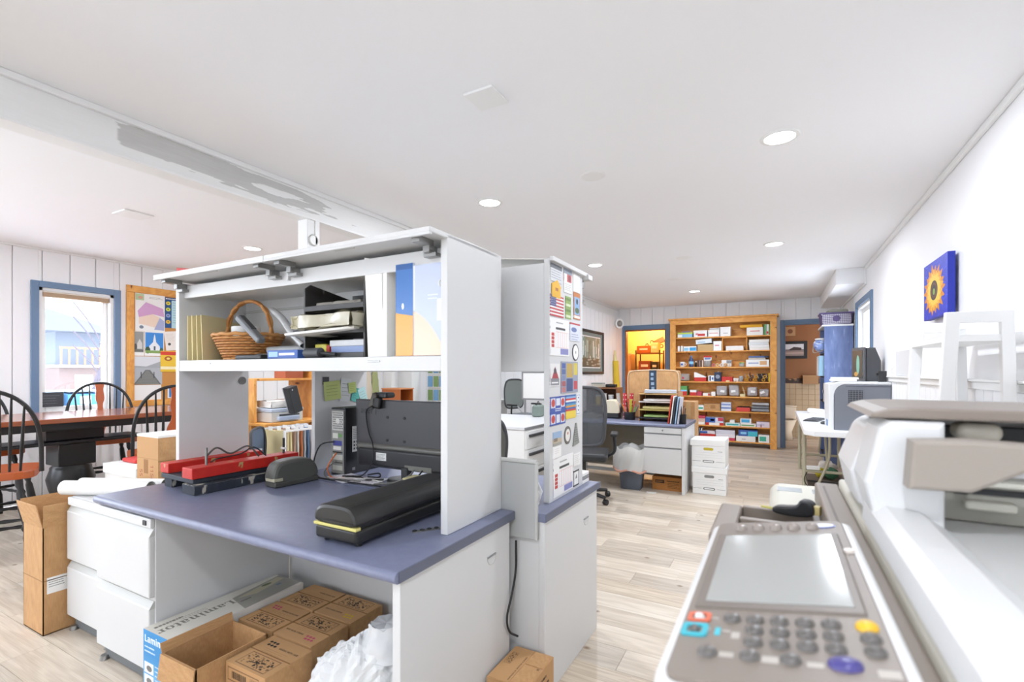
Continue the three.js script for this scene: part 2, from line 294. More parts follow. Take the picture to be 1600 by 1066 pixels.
// ---------- ceiling fittings ----------
{
  const spots = [[0.01, -2.94, 'recessed ceiling light nearest the right wall, in the foreground'], [-1.85, -3.06, 'recessed ceiling light above the open bin hutch'], [-1.86, -5.44, 'recessed ceiling light just right of the magnet-covered panel'], [-0.03, -5.37, 'recessed ceiling light over the aisle, second along the right wall'], [-1.12, -7.94, 'recessed ceiling light farthest back, before the pine bookcase'],
    [-4.63, -3.06, 'recessed ceiling light beyond the beam, above the dining table'], [-4.63, -0.4, 'recessed ceiling light out of view at the left front'], [0.0, 0.3, 'recessed ceiling light out of view above the copier'], [-1.85, 1.4, 'recessed ceiling light out of view in front of the blue desk'], [-4.63, -5.6, 'recessed ceiling light beyond the beam, hidden behind the hutch'], [-4.63, -8.1, 'recessed ceiling light deep in the far left office']];
  const mGlow = M(0xffffff, 0.4, { emissive: 0xffffff, emissiveIntensity: 5 });
  for (const [x, z, label] of spots) {
    const t = thing('ceiling_light', label, 'ceiling light', [x, CEIL, z], 0, 'recessed ceiling lights');
    part(t, 'trim_ring', lathe([[0.073, -0.004], [0.076, -0.008], [0.092, -0.006], [0.095, 0]], 36), mTrimW);
    part(t, 'diffuser', new THREE.CylinderGeometry(0.073, 0.073, 0.006, 36).translate(0, -0.003, 0), mGlow);
    const l = new THREE.RectAreaLight(0xeff5ff, LAMP, 0.13, 0.13); l.position.set(0, -0.012, 0); l.rotation.x = -PI / 2; l.name = 'lamp_light'; t.add(l);
  }
  const y = new THREE.PointLight(0xffd89a, 2.6); y.position.set(-2.45, 2.3, BACK - 1.4); y.castShadow = true; y.name = 'storeroom_light';
  const bl = thing('bulb_fitting', 'bare warm bulb in the yellow store room', 'lamp', [-2.45, CEIL, BACK - 1.4]); part(bl, 'bulb', new THREE.SphereGeometry(0.05, 16, 12).translate(0, -0.24, 0), M(0xffe0a0, 0.4, { emissive: 0xffc36a, emissiveIntensity: 3 })); part(bl, 'cord', rod([0, 0, 0], [0, -0.2, 0], 0.006), mBlack); y.position.set(0, -0.24, 0); bl.add(y);
  const wl = thing('washroom_lamp', 'small lamp on the washroom ceiling out of view', 'lamp', [0.9, CEIL, BACK - 0.8]); part(wl, 'globe', new THREE.SphereGeometry(0.07, 16, 12).translate(0, -0.09, 0), M(0xffe6c0, 0.4, { emissive: 0xffd9a0, emissiveIntensity: 1 })); const w = new THREE.PointLight(0xffd9a0, 0.3); w.position.set(0, -0.09, 0); w.castShadow = true; w.name = 'washroom_light'; wl.add(w);
  for (const [x, z, l] of [[-1.03, -2.96, 'flat round white cover on the ceiling between two lights'], [-0.9, -5.56, 'flat round white cover on the ceiling beside the aisle light'], [-1.23, -6.8, 'flat round white ceiling cover nearest the bookcase']]) solo('ceiling_cover', l, 'ceiling cover', lathe([[0, -0.006], [0.055, -0.006], [0.075, -0.004], [0.08, 0]], 32), mTrimW, [x, CEIL, z]);
  solo('ceiling_plate', 'square white blank plate on the foreground ceiling', 'ceiling plate', bx(-0.075, 0.075, -0.012, 0, -0.075, 0.075, 0.004, 2), mTrimW, [-1.155, CEIL, -1.88]);
  solo('ceiling_plate', 'square white blank plate on the ceiling beyond the beam', 'ceiling plate', bx(-0.1, 0.1, -0.012, 0, -0.1, 0.1, 0.004, 2), mTrimW, [-4.45, CEIL, -1.95]);
}
// ---------- outdoors, seen through the left window ----------
{
  const gr = struct('snow_ground'); part(gr, 'snow', new THREE.PlaneGeometry(120, 120, 1, 1).rotateX(-PI / 2).translate(-20, -0.35, 0), M(0xf4f6fa, 0.9));
  const h = thing('house', 'brown two-storey house with a balcony seen through the window', 'house', [-30, -0.35, -11.2]);
  part(h, 'lower_storey', bx(-4, 0, 0, 1.9, -4, 1.1, 0), M(0x6d5f5c, 0.8)); part(h, 'upper_storey', bx(-5, -1, 1.9, 3.6, -4, 0.9, 0), M(0x6d7684, 0.8));
  part(h, 'balcony_floor', bx(-1.2, 0.4, 1.85, 1.98, -4, 1.2, 0), M(0xa89c94, 0.8)); part(h, 'balcony_rail', bx(0.3, 0.36, 2.75, 2.84, -4, 1.2, 0), M(0x9a6a4c, 0.7));
  for (let i = 0; i < 16; i++) part(h, 'baluster', bx(0.3, 0.35, 1.98, 2.76, 1.1 - i * 0.3, 1.16 - i * 0.3, 0), M(0x9c6a4c, 0.7));
  part(h, 'roof', ext([[-4.6, 0], [1.8, 0], [-1.4, 1.0]], 5.4).rotateY(PI / 2).translate(-5.2, 3.6, 0.2), M(0x5f6672, 0.8));
  part(h, 'window', bx(-1.0, -0.96, 2.3, 3.2, -1.8, -0.9, 0), M(0xf2f6fa, 0.2)); part(h, 'window', bx(0, 0.03, 0.5, 1.5, -0.2, 0.5, 0), M(0xf2f6fa, 0.2));
  const tr = thing('bare_tree', 'bare tree in front of the house outside the window', 'tree', [-24, -0.35, -9.1]);
  part(tr, 'trunk', tube([[0, 0, 0], [0.06, 1.2, -0.1], [0.1, 2.4, -0.5], [0.2, 3.7, -0.7]], 0.09, 20, 8), M(0x55505a, 0.9));
  for (let i = 0; i < 8; i++) part(tr, 'branch', tube([[0.08, 1.3 + i * 0.24, -0.2], [0.1, 1.9 + i * 0.26, -0.4 + (i % 2 ? 0.6 : -0.5)], [0, 2.4 + i * 0.28, -0.4 + (i % 2 ? 1.0 : -0.9)]], 0.03, 8, 5), M(0x55505a, 0.9));
  for (const [x, z, c, l] of [[-21, -7.55, 0x2a6c9c, 'blue dumpster with a white sign outside the window'], [-21, -8.75, 0x2f6a94, 'right-hand blue dumpster behind the window sash'], [-21, -6.55, 0x9fb0b8, 'white dumpster at the left outside the window']]) {
    const d = thing('dumpster', l, 'dumpster', [x, -0.3, z]);
    part(d, 'bin_body', ext([[-0.5, 0.12], [0.5, 0.12], [0.56, 0.85], [-0.5, 0.95]], 0.82, 0.02).translate(0, 0, -0.41), M(c, 0.6)); part(d, 'lid', bx(-0.55, 0.6, 0.93, 0.98, -0.44, 0.44, 0.01), M(0x8fa6b4, 0.5));
    for (const s of [-1, 1]) part(d, 'wheel', new THREE.CylinderGeometry(0.08, 0.08, 0.06, 14).rotateX(PI / 2).translate(0.35, 0.05, s * 0.36), mDark);
    part(d, 'sign_plate', bx(0.55, 0.565, 0.52, 0.78, -0.18, 0.12, 0), mWhite);
  }
  solo('window_sign', 'dark grey sign standing in the bottom corner of the window', 'sign', bx(-0.012, 0.012, 0, 0.15, -0.11, 0.11, 0.004), card(256, 180, (g, W, H) => { rect(g, '#4a4d52', 0, 0, W, H); scribble(g, '#8a8d92', 24, 40, 200, 4, 32, 5); }), [LEFT - 0.048, 0.94, -2.13]);
}
// ---------- bulletin board on the left wall ----------
{
  const x = LEFT, t = thing('bulletin_board', 'pine-framed cork bulletin board with posters beside the window', 'bulletin board', [x, 0.9, -3.35]);
  part(t, 'cork', bx(0, 0.014, 0.03, 1.35, -0.56, 0.53, 0), M(0xcf9350, 0.9));
  const f = (z0, z1, y0, y1, sw) => part(t, 'frame', metric(bx(0, 0.028, y0, y1, z0, z1, 0.006, 2), 1.6, sw), mPine);
  f(-0.6, 0.575, 1.31, 1.39, false); f(-0.6, 0.575, 0, 0.07, false); f(0.5, 0.575, 0.07, 1.31, true); f(-0.6, -0.53, 0.07, 1.31, true);
  const pin = (name, label, z0, z1, y0, y1, draw, tilt = 0, k = 0) => solo(name, label, name === 'photo_print' ? 'photo' : 'poster', new THREE.BoxGeometry(z1 - z0, y1 - y0, 0.002).rotateY(PI / 2), card(256, Math.round(256 * (y1 - y0) / (z1 - z0)), draw, 0.5), [x + 0.0162 + k * 0.0026, (y0 + y1) / 2, (z0 + z1) / 2], [tilt, 0, 0]);
  pin('wall_map', 'coloured map poster pinned top left on the bulletin board', -3.17, -2.86, 1.77, 2.21, (g, W, H) => {
    rect(g, '#f4f3f0', 0, 0, W, H); rect(g, '#b9cfa0', 4, 6, 70, 60); ell(g, '#d9a08a', 45, 40, 20, 14); scribble(g, '#999', 120, 26, 120, 2, 12, 4);
    g.fillStyle = '#d6a6cf'; g.beginPath(); g.moveTo(20, 170); g.lineTo(90, 80); g.lineTo(240, 130); g.lineTo(250, 210); g.lineTo(150, 190); g.lineTo(30, 230); g.fill();
    g.fillStyle = '#f1d9c4'; g.beginPath(); g.moveTo(30, 230); g.lineTo(150, 190); g.lineTo(210, 220); g.lineTo(170, 320); g.lineTo(30, 290); g.fill(); g.fillStyle = '#aab2d6'; g.beginPath(); g.moveTo(170, 320); g.lineTo(210, 220); g.lineTo(250, 250); g.lineTo(250, 345); g.lineTo(160, 340); g.fill(); ell(g, '#7d8794', 52, 322, 18, 16);
  });
  pin('flower_poster', 'dark blue poster with yellow flower pictures on the bulletin board', -3.36, -3.168, 1.83, 2.2, (g, W, H) => { rect(g, '#bfe2ea', 0, 0, W, H); rect(g, '#1f4f86', 0, 0, W, 44); scribble(g, '#fff', 14, 16, 220, 1, 10, 14); rect(g, '#1f4f86', 0, 44, 100, H - 44); for (let i = 0; i < 4; i++) { ell(g, ['#e0cf3e', '#d6dd52', '#8fa2d8', '#eebd3a'][i], 50, 95 + i * 100, 34, 30); ell(g, '#5a6a2c', 50, 95 + i * 100, 12, 10); } scribble(g, '#4e8aa0', 120, 80, 120, 9, 40, 6); });
  pin('photo_print', 'grey photo of a church pinned on the bulletin board', -2.95, -2.842, 1.485, 1.768, (g, W, H) => { rect(g, '#f2f2ee', 0, 0, W, H); rect(g, '#9a9c98', 14, 14, W - 28, H - 110); g.fillStyle = '#d8d8d4'; g.beginPath(); g.moveTo(90, 480); g.lineTo(90, 330); g.lineTo(150, 210); g.lineTo(210, 330); g.lineTo(210, 480); g.fill(); ell(g, '#555', 50, 430, 36, 90); rect(g, '#6f716c', 14, 500, W - 28, 60); });
  pin('photo_print', 'photo of a white chapel under blue sky on the bulletin board', -3.16, -2.955, 1.485, 1.77, (g, W, H) => { rect(g, '#f4f4f0', 0, 0, W, H); rect(g, '#3f8fdd', 10, 10, W - 20, H - 90); g.fillStyle = '#eef2f6'; g.beginPath(); g.moveTo(60, 300); g.lineTo(60, 210); g.lineTo(110, 150); g.lineTo(120, 70); g.lineTo(130, 30); g.lineTo(140, 70); g.lineTo(150, 150); g.lineTo(200, 210); g.lineTo(200, 300); g.fill(); rect(g, '#4c5a6a', 118, 210, 24, 60); ell(g, '#3c5a40', 40, 270, 34, 50); ell(g, '#46664a', 222, 275, 26, 44); rect(g, '#86a95c', 10, H - 82, W - 20, 40); });
  pin('photo_print', 'grey photo of a wooden pier on a still lake', -3.14, -2.83, 1.15, 1.478, (g, W, H) => { rect(g, '#dfe2e6', 0, 0, W, H); g.fillStyle = '#aab0b4'; g.beginPath(); g.moveTo(0, 90); g.lineTo(120, 96); g.lineTo(256, 40); g.lineTo(256, 110); g.lineTo(0, 112); g.fill(); rect(g, '#b6bbc1', 0, 110, W, H - 110); g.fillStyle = '#6d6f6c'; g.beginPath(); g.moveTo(10, H); g.lineTo(110, 130); g.lineTo(150, 130); g.lineTo(246, H); g.fill(); for (let i = 0; i < 12; i++) rect(g, '#8e918c', 128 - 14 - i * 8, 140 + i * 11, 28 + i * 16, 6); for (const q of [70, 180]) rect(g, '#44464a', q, 150, 8, 60); });
  pin('leaflet', 'pale leaflet pinned askew at the right of the bulletin board', -3.31, -3.17, 1.56, 1.79, (g, W, H) => { rect(g, '#f6efe8', 0, 0, W, H); ell(g, '#4a4a4a', 80, 280, 30, 30); scribble(g, '#c9bdb0', 30, 60, 180, 6, 30, 5); }, 0.12, 1);
  pin('leaflet', 'yellow and red flyer below the leaflet on the bulletin board', -3.3, -3.12, 1.3, 1.55, (g, W, H) => { rect(g, '#f0c83a', 0, 0, W, H); rect(g, '#d8412c', 0, 10, W, 60); ell(g, '#b05a24', 120, 130, 60, 40); ell(g, '#f7e27a', 120, 130, 28, 20); rect(g, '#fff3c8', 0, H - 90, W, 50); }, 0, 2);
  pin('leaflet', 'blank white sheet at the bottom left of the bulletin board', -3.13, -2.84, 0.97, 1.145, (g, W, H) => { rect(g, '#f4f3f0', 0, 0, W, H); });
  pin('leaflet', 'blue and white leaflet low on the bulletin board behind a chair', -3.34, -3.2, 0.98, 1.13, (g, W, H) => { rect(g, '#f2f4f6', 0, 0, W, H); rect(g, '#3a7fc4', 30, 20, 90, H - 40); rect(g, '#6fb06a', 140, 30, 90, 60); });
}
// ---------- windsor chairs and counter-height table ----------
const mSeat = M(0xb4592c, 0.32), mBlk = M(0x1b1b1d, 0.35);
function windsor(label, pos, turn) {      // faces +z
  const t = thing('windsor_chair', label, 'chair', pos, turn, 'windsor chairs around the dining table');
  const s = smoothShape([[-0.22, -0.2], [-0.24, 0], [-0.22, 0.17], [-0.1, 0.21], [0.1, 0.21], [0.22, 0.17], [0.24, 0], [0.22, -0.2], [0, -0.235]]);
  part(t, 'seat', ext(s, 0.038, 0.008).rotateX(PI / 2).translate(0, 0.625, 0), mSeat);
  const hoop = []; for (let i = 0; i <= 16; i++) { const a = PI * i / 16; hoop.push([0.275 * Math.cos(a) * (1 + 0.06 * Math.sin(a)), 0.62 + 0.56 * Math.pow(Math.sin(a), 0.6), -0.19 - 0.085 * Math.sin(a)]); }
  part(t, 'back_hoop', tube(hoop, 0.0135, 48, 8), mBlk);
  for (const u of [-0.2, -0.14, -0.085, 0.085, 0.14, 0.2]) { const top = 0.62 + 0.56 * Math.pow(Math.sqrt(Math.max(0.05, 1 - (u / 0.285) ** 2)), 0.6); part(t, 'spindle', turned([u * 0.85, 0.6, -0.195], [u, top, -0.19 - 0.085 * (top - 0.62) / 0.56], [[0.006, 0], [0.0095, 0.3], [0.0105, 0.4], [0.006, 1]], 8), mBlk); }
  const sp = smoothShape([[-0.022, 0], [-0.028, 0.06], [-0.052, 0.15], [-0.048, 0.22], [-0.026, 0.28], [-0.022, 0.34], [-0.036, 0.4], [-0.03, 0.5], [-0.034, 0.555], [0.034, 0.555], [0.03, 0.5], [0.036, 0.4], [0.022, 0.34], [0.026, 0.28], [0.048, 0.22], [0.052, 0.15], [0.028, 0.06], [0.022, 0]]);
  part(t, 'splat', ext(sp, 0.012, 0.002).rotateX(-0.15).translate(0, 0.618, -0.2), mSeat);
  const prof = [[0.012, 0], [0.017, 0.08], [0.02, 0.3], [0.013, 0.36], [0.022, 0.4], [0.013, 0.44], [0.024, 0.62], [0.02, 0.8], [0.013, 0.84], [0.021, 0.88], [0.014, 1]];
  const foot = {}; for (const sx of [-1, 1]) for (const sz of [-1, 1]) { const a = [sx * 0.225, 0, sz * 0.22], b = [sx * 0.15, 0.6, sz * 0.14]; foot[sx + ',' + sz] = [a, b]; part(t, 'leg', turned(a, b, prof, 12), mBlk); }
  const at = (k, f) => foot[k][0].map((v, i) => v + (foot[k][1][i] - v) * f), rung = [[0.008, 0], [0.014, 0.25], [0.01, 0.35], [0.015, 0.5], [0.01, 0.65], [0.014, 0.75], [0.008, 1]];
  for (const [p, q, f] of [['-1,-1', '-1,1', 0.4], ['1,-1', '1,1', 0.4], ['-1,1', '1,1', 0.28], ['-1,-1', '1,-1', 0.5], ['-1,-1', '-1,1', 0.6], ['1,-1', '1,1', 0.6], ['-1,1', '1,1', 0.52]]) part(t, 'rung', turned(at(p, f), at(q, f), rung, 10), mBlk);
  return t;
}
{
  windsor('windsor chair cut by the left picture edge, in front of the table', [-4.72, 0, -1.23], -2.0);
  windsor('windsor chair across the table, with its back before the window', [-6.03, 0, -2.4], 1.38);
  windsor('windsor chair partly hidden by the hutch, before the bulletin board', [-4.66, 0, -2.28], -1.75);
  windsor('windsor chair across the table at the far left picture edge', [-6.0, 0, -1.5], 1.7);
  const t = thing('dining_table', 'counter-height dining table with brown top, black apron and pedestal', 'table', [-5.4, 0, -1.9]);
  const s = smoothShape([[-0.42, -1.05], [-0.45, -0.6], [-0.45, 0.6], [-0.42, 1.05], [0, 1.12], [0.42, 1.05], [0.45, 0.6], [0.45, -0.6], [0.42, -1.05], [0, -1.12]]);
  part(t, 'tabletop', ext(s, 0.026, 0.006).rotateX(PI / 2).translate(0, 0.925, 0), M(0x98583a, 0.16));
  part(t, 'apron', bx(-0.38, 0.38, 0.83, 0.897, -0.95, 0.95, 0.01, 2), mBlk);
  part(t, 'lower_beam', bx(-0.16, 0.16, 0.69, 0.72, -0.5, 0.6, 0.01), mBlk);
  part(t, 'pedestal', lathe([[0.0, 0.0], [0.24, 0.0], [0.25, 0.05], [0.16, 0.1], [0.12, 0.2], [0.15, 0.3], [0.165, 0.38], [0.14, 0.46], [0.14, 0.48], [0.12, 0.5], [0.12, 0.69]], 36), mBlk);
  part(t, 'pedestal_block', bx(-0.13, 0.13, 0.5, 0.69, -0.13, 0.13, 0.01), mBlk); part(t, 'column', bx(-0.1, 0.1, 0.72, 0.83, -0.2, 0.2, 0.005), mBlk);
  // white cartons behind the desk end
  const b = thing('carton', 'flat white carton under a red lid behind the paper rolls', 'box', [-4.25, 0, -1.95]); part(b, 'carton_body', bx(-0.16, 0.3, 0, 0.58, -0.2, 0.2, 0.004), mPaper); part(b, 'lid', bx(-0.17, 0.31, 0.55, 0.62, -0.21, 0.21, 0.004), mWhite);
  solo('plastic_dish', 'flat red plastic dish lying on the white carton', 'dish', bx(-0.1, 0.1, 0, 0.03, -0.07, 0.07, 0.012, 2), mRed, [-4.25, 0.621, -1.9]);
  const k = thing('equipment_case', 'black case on the floor between chair and cardboard box', 'case', [-3.95, 0, -1.42]); part(k, 'case_body', ext([[-0.2, 0], [0.2, 0], [0.2, 0.24], [0.06, 0.3], [-0.2, 0.2]], 0.3, 0.015).translate(0, 0, -0.15), mDark); part(k, 'handle', tube([[-0.06, 0.29, 0], [0, 0.35, 0], [0.1, 0.29, 0]], 0.01, 12, 6), mBlack);
}
// ---------- workstations ----------
function worktop(t, x0, x1, z0, z1, y, lip = 0.034, fr = 1) {    // rounded front edge towards +z (fr = 1) or -z
  const r = lip / 2, s = new THREE.Shape(); s.moveTo(0, 0); s.lineTo(z1 - z0 - r, 0); s.absarc(z1 - z0 - r, r, r, -PI / 2, PI / 2, false); s.lineTo(0, lip);
  let g = ext(s, x1 - x0, 0, 10).rotateY(-PI / 2); if (fr < 0) g.rotateY(PI).translate(-(x1 - x0), 0, z1 - z0);
  part(t, 'worktop', metric(g.translate(x1, y - lip, z0), 1), mLam);
  for (const x of [x0 - 0.004, x1]) part(t, 'edge_band', bx(x, x + 0.004, y - lip + 0.002, y - 0.001, z0 + 0.002, z1 - r * (fr > 0 ? 1 : 0), 0), mLamEdge);
}
function grommet(t, x, y, z) {       // D-shaped finger grip on a panel that faces +x
  part(t, 'grip_ring', new THREE.TorusGeometry(0.03, 0.0022, 8, 24, PI).rotateZ(PI).rotateY(PI / 2), mOfficeD, [x, y, z]);
  part(t, 'grip_bar', bx(x - 0.001, x + 0.003, y - 0.002, y + 0.004, z - 0.03, z + 0.03, 0), mGrey);
}
{ // desk in the foreground
  const t = thing('office_desk', 'foreground office desk with blue speckled top and white end panel', 'desk', [-1.82, 0, -1.38]), o = t.position;
  const p = (n, a, b, c, d, e, f, m = mOffice, r = 0.003) => part(t, n, bx(a - o.x, b - o.x, c, d, e - o.z, f - o.z, r), m);
  worktop(t, -0.89, 0.89, -0.35, 0.35, 0.74);
  p('end_panel', -0.965, -0.935, 0, 0.706, -1.70, -1.06); p('modesty_panel', -2.24, -0.966, 0.05, 0.706, -1.718, -1.70, mOffice); p('front_rail', -2.24, -0.966, 0.68, 0.706, -1.12, -1.10, mOfficeD);
  grommet(t, -0.935 - o.x, 0.615, -1.56 - o.z);
}
function fileCabinet(label, x0, x1, z0, z1, top, lock) {
  const cx = (x0 + x1) / 2, t = thing('file_cabinet', label, 'cabinet', [cx, 0, (z0 + z1) / 2], 0, 'two-drawer file cabinets'), w = (x1 - x0) / 2, d = (z1 - z0) / 2;
  part(t, 'cabinet_body', bx(-w, w, 0.07, top, -d, d - 0.022, 0.004), mOffice);
  part(t, 'plinth', bx(-w + 0.012, w - 0.012, 0.008, 0.07, -d + 0.03, d - 0.03, 0.002), M(0x6f7275, 0.5)); 
  for (const s of [-1, 1]) part(t, 'glide_foot', new THREE.CylinderGeometry(0.016, 0.02, 0.02, 14).translate(s * (w - 0.03), 0.01, d - 0.022), mSteel);
  const hs = (top - 0.075 - 0.03) / 2;
  part(t, 'top_rail', bx(-w + 0.002, w - 0.002, top - 0.042, top - 0.002, d - 0.022, d - 0.004, 0.004), mOffice);
  for (let i = 0; i < 2; i++) {
    const y0 = 0.075 + i * hs, y1 = y0 + hs - 0.034;
    const dr = part(t, 'drawer', bx(-w + 0.003, w - 0.003, y0, y1 - 0.006, d - 0.024, d, 0.006, 2), mOffice);
    part(dr, 'finger_lip', ext([[0, 0], [0.024, 0], [0.006, 0.03], [0, 0.03]], 2 * w - 0.006).rotateY(-PI / 2).translate(w - 0.003, y1 - 0.012, d - 0.024), mOfficeD);
  }
  if (lock) { part(t, 'lock', bx(w - 0.055, w - 0.03, top - 0.032, top - 0.012, d - 0.006, d + 0.001, 0.002), mCharcoal); }
  return t;
}
fileCabinet('white two-drawer file cabinet under the blue desk top, with a lock', -2.705, -2.245, -1.69, -1.04, 0.7, true);
fileCabinet('left white two-drawer file cabinet standing beside the desk under paper rolls', -3.15, -2.73, -1.74, -1.09, 0.67, false);
{ // open overhead bin above the foreground desk
  const t = thing('desk_hutch', 'white overhead hutch with flipped-up doors on the foreground desk', 'hutch', [-1.835, 0.74, -1.545]), o = t.position;
  const p = (n, a, b, c, d, e, f, m = mOffice, r = 0.003) => part(t, n, bx(a - o.x, b - o.x, c - o.y, d - o.y, e - o.z, f - o.z, r), m);
  p('side_panel', -1.02, -0.99, 0.74, 1.772, -1.73, -1.36); p('side_panel', -2.68, -2.65, 0.74, 1.748, -1.73, -1.36);
  p('shelf', -2.65, -1.02, 1.318, 1.356, -1.72, -1.38); p('shelf_front_rail', -2.65, -1.02, 1.302, 1.356, -1.38, -1.362); p('back_panel', -2.65, -1.02, 1.356, 1.70, -1.728, -1.712);
  p('top_panel', -2.65, -1.02, 1.69, 1.71, -1.728, -1.40); p('top_front_rail', -2.65, -1.02, 1.672, 1.735, -1.40, -1.385); p('back_rib', -2.65, -1.02, 1.628, 1.640, -1.712, -1.700, mOfficeD); p('rail_post', -1.846, -1.832, 1.69, 1.752, -1.392, -1.372);
  for (const [a, b] of [[-2.69, -1.842], [-1.838, -0.99]]) {
    const d = part(t, 'door', bx(a - o.x, b - o.x, 1.756 - o.y, 1.774 - o.y, -1.70 - o.z, -1.262 - o.z, 0.004, 2), mOffice);
    part(d, 'door_lip', bx(a - o.x, b - o.x, 1.748 - o.y, 1.757 - o.y, -1.276 - o.z, -1.262 - o.z, 0.002), mOffice); part(d, 'door_pull', bx((a + b) / 2 - 0.05 - o.x, (a + b) / 2 + 0.05 - o.x, 1.753 - o.y, 1.757 - o.y, -1.30 - o.z, -1.285 - o.z, 0.001), mOfficeD);
    for (const hx of [a + 0.055, b - 0.075]) {
      part(t, 'hinge', merge([bx(hx - 0.018, hx + 0.018, 1.735, 1.756, -1.36, -1.28, 0.003), bx(hx - 0.014, hx + 0.014, 1.712, 1.738, -1.385, -1.335, 0.003), bx(hx - 0.024, hx + 0.03, 1.70, 1.714, -1.384, -1.352, 0.002), rod([hx - 0.02, 1.725, -1.35], [hx + 0.02, 1.725, -1.35], 0.006)]).translate(-o.x, -o.y, -o.z), mSteel);
    }
  }
  part(t, 'cable_cap', new THREE.CylinderGeometry(0.022, 0.022, 0.006, 20).rotateZ(PI / 2), M(0x7a7a78, 0.5), [-2.648 - o.x, 1.25 - o.y, -1.69 - o.z]);
  p('shelf_key', -2.42, -2.38, 1.336, 1.342, -1.363, -1.359, mSteel, 0.001); p('shelf_key', -1.36, -1.3, 1.336, 1.342, -1.363, -1.359, mSteel, 0.001);
}
{ // second desk, back to back with the first
  const t = thing('office_desk', 'second office desk backing onto the first, beneath the magnet panel', 'desk', [-1.57, 0, -2.07]), o = t.position;
  const p = (n, a, b, c, d, e, f, m = mOffice, r = 0.003) => part(t, n, bx(a - o.x, b - o.x, c, d, e - o.z, f - o.z, r), m);
  worktop(t, -0.77, 0.77, -0.34, 0.325, 0.74, 0.034, -1);
  p('end_panel', -0.832, -0.805, 0, 0.706, -2.38, -1.752); p('end_panel', -2.33, -2.305, 0, 0.706, -2.38, -1.752); p('back_panel', -2.305, -0.832, 0.03, 0.706, -1.775, -1.755);
  grommet(t, -0.805 - o.x, 0.6, -2.22 - o.z);
  const g = thing('desk_divider', 'small grey metal divider standing between the two desks', 'divider', [-0.96, 0.6, -1.738]);
  part(g, 'panel', bx(-0.14, 0.125, 0.035, 0.335, -0.006, 0.006, 0.004), mOfficeG); part(g, 'top_cap', bx(-0.14, 0.125, 0.335, 0.35, -0.01, 0.01, 0.005), mOfficeD); part(g, 'side_cap', bx(0.12, 0.13, 0.035, 0.34, -0.008, 0.008, 0.002), mOfficeD);
}
{
  const t = thing('desk_hutch', 'second hutch, its end panel covered in fridge magnets', 'hutch', [-1.57, 0.74, -2.1]), o = t.position;
  const p = (n, a, b, c, d, e, f, m = mOffice, r = 0.003) => part(t, n, bx(a - o.x, b - o.x, c - o.y, d - o.y, e - o.z, f - o.z, r), m);
  p('side_panel', -0.875, -0.848, 0.74, 1.782, -2.29, -1.892); p('side_panel', -2.325, -2.298, 0.74, 1.74, -2.29, -1.892);
  p('shelf', -2.298, -0.875, 1.318, 1.356, -2.28, -1.912); p('back_panel', -2.298, -0.875, 1.3, 1.765, -1.912, -1.896); p('top_panel', -2.298, -0.875, 1.68, 1.7, -2.28, -1.92);
  p('door', -2.31, -0.82, 1.757, 1.782, -2.36, -2.3); p('side_cap', -0.848, -0.83, 1.77, 1.79, -2.33, -1.89); p('door_hinge', -0.9, -0.86, 1.72, 1.757, -2.35, -2.31, mSteel);
  p('cable_cap', -2.298, -2.294, 1.225, 1.27, -1.99, -1.945, mCharcoal);
  solo('paper_sheet', 'bent white sheet lying on top of the magnet hutch', 'paper', ext([[-0.24, 0], [-0.14, 0.045], [0.16, 0.01], [0.16, 0.013], [-0.14, 0.049], [-0.24, 0.003]], 0.26).translate(0, 0, -0.13), mPaper, [-1.06, 1.785, -2.09]);
}
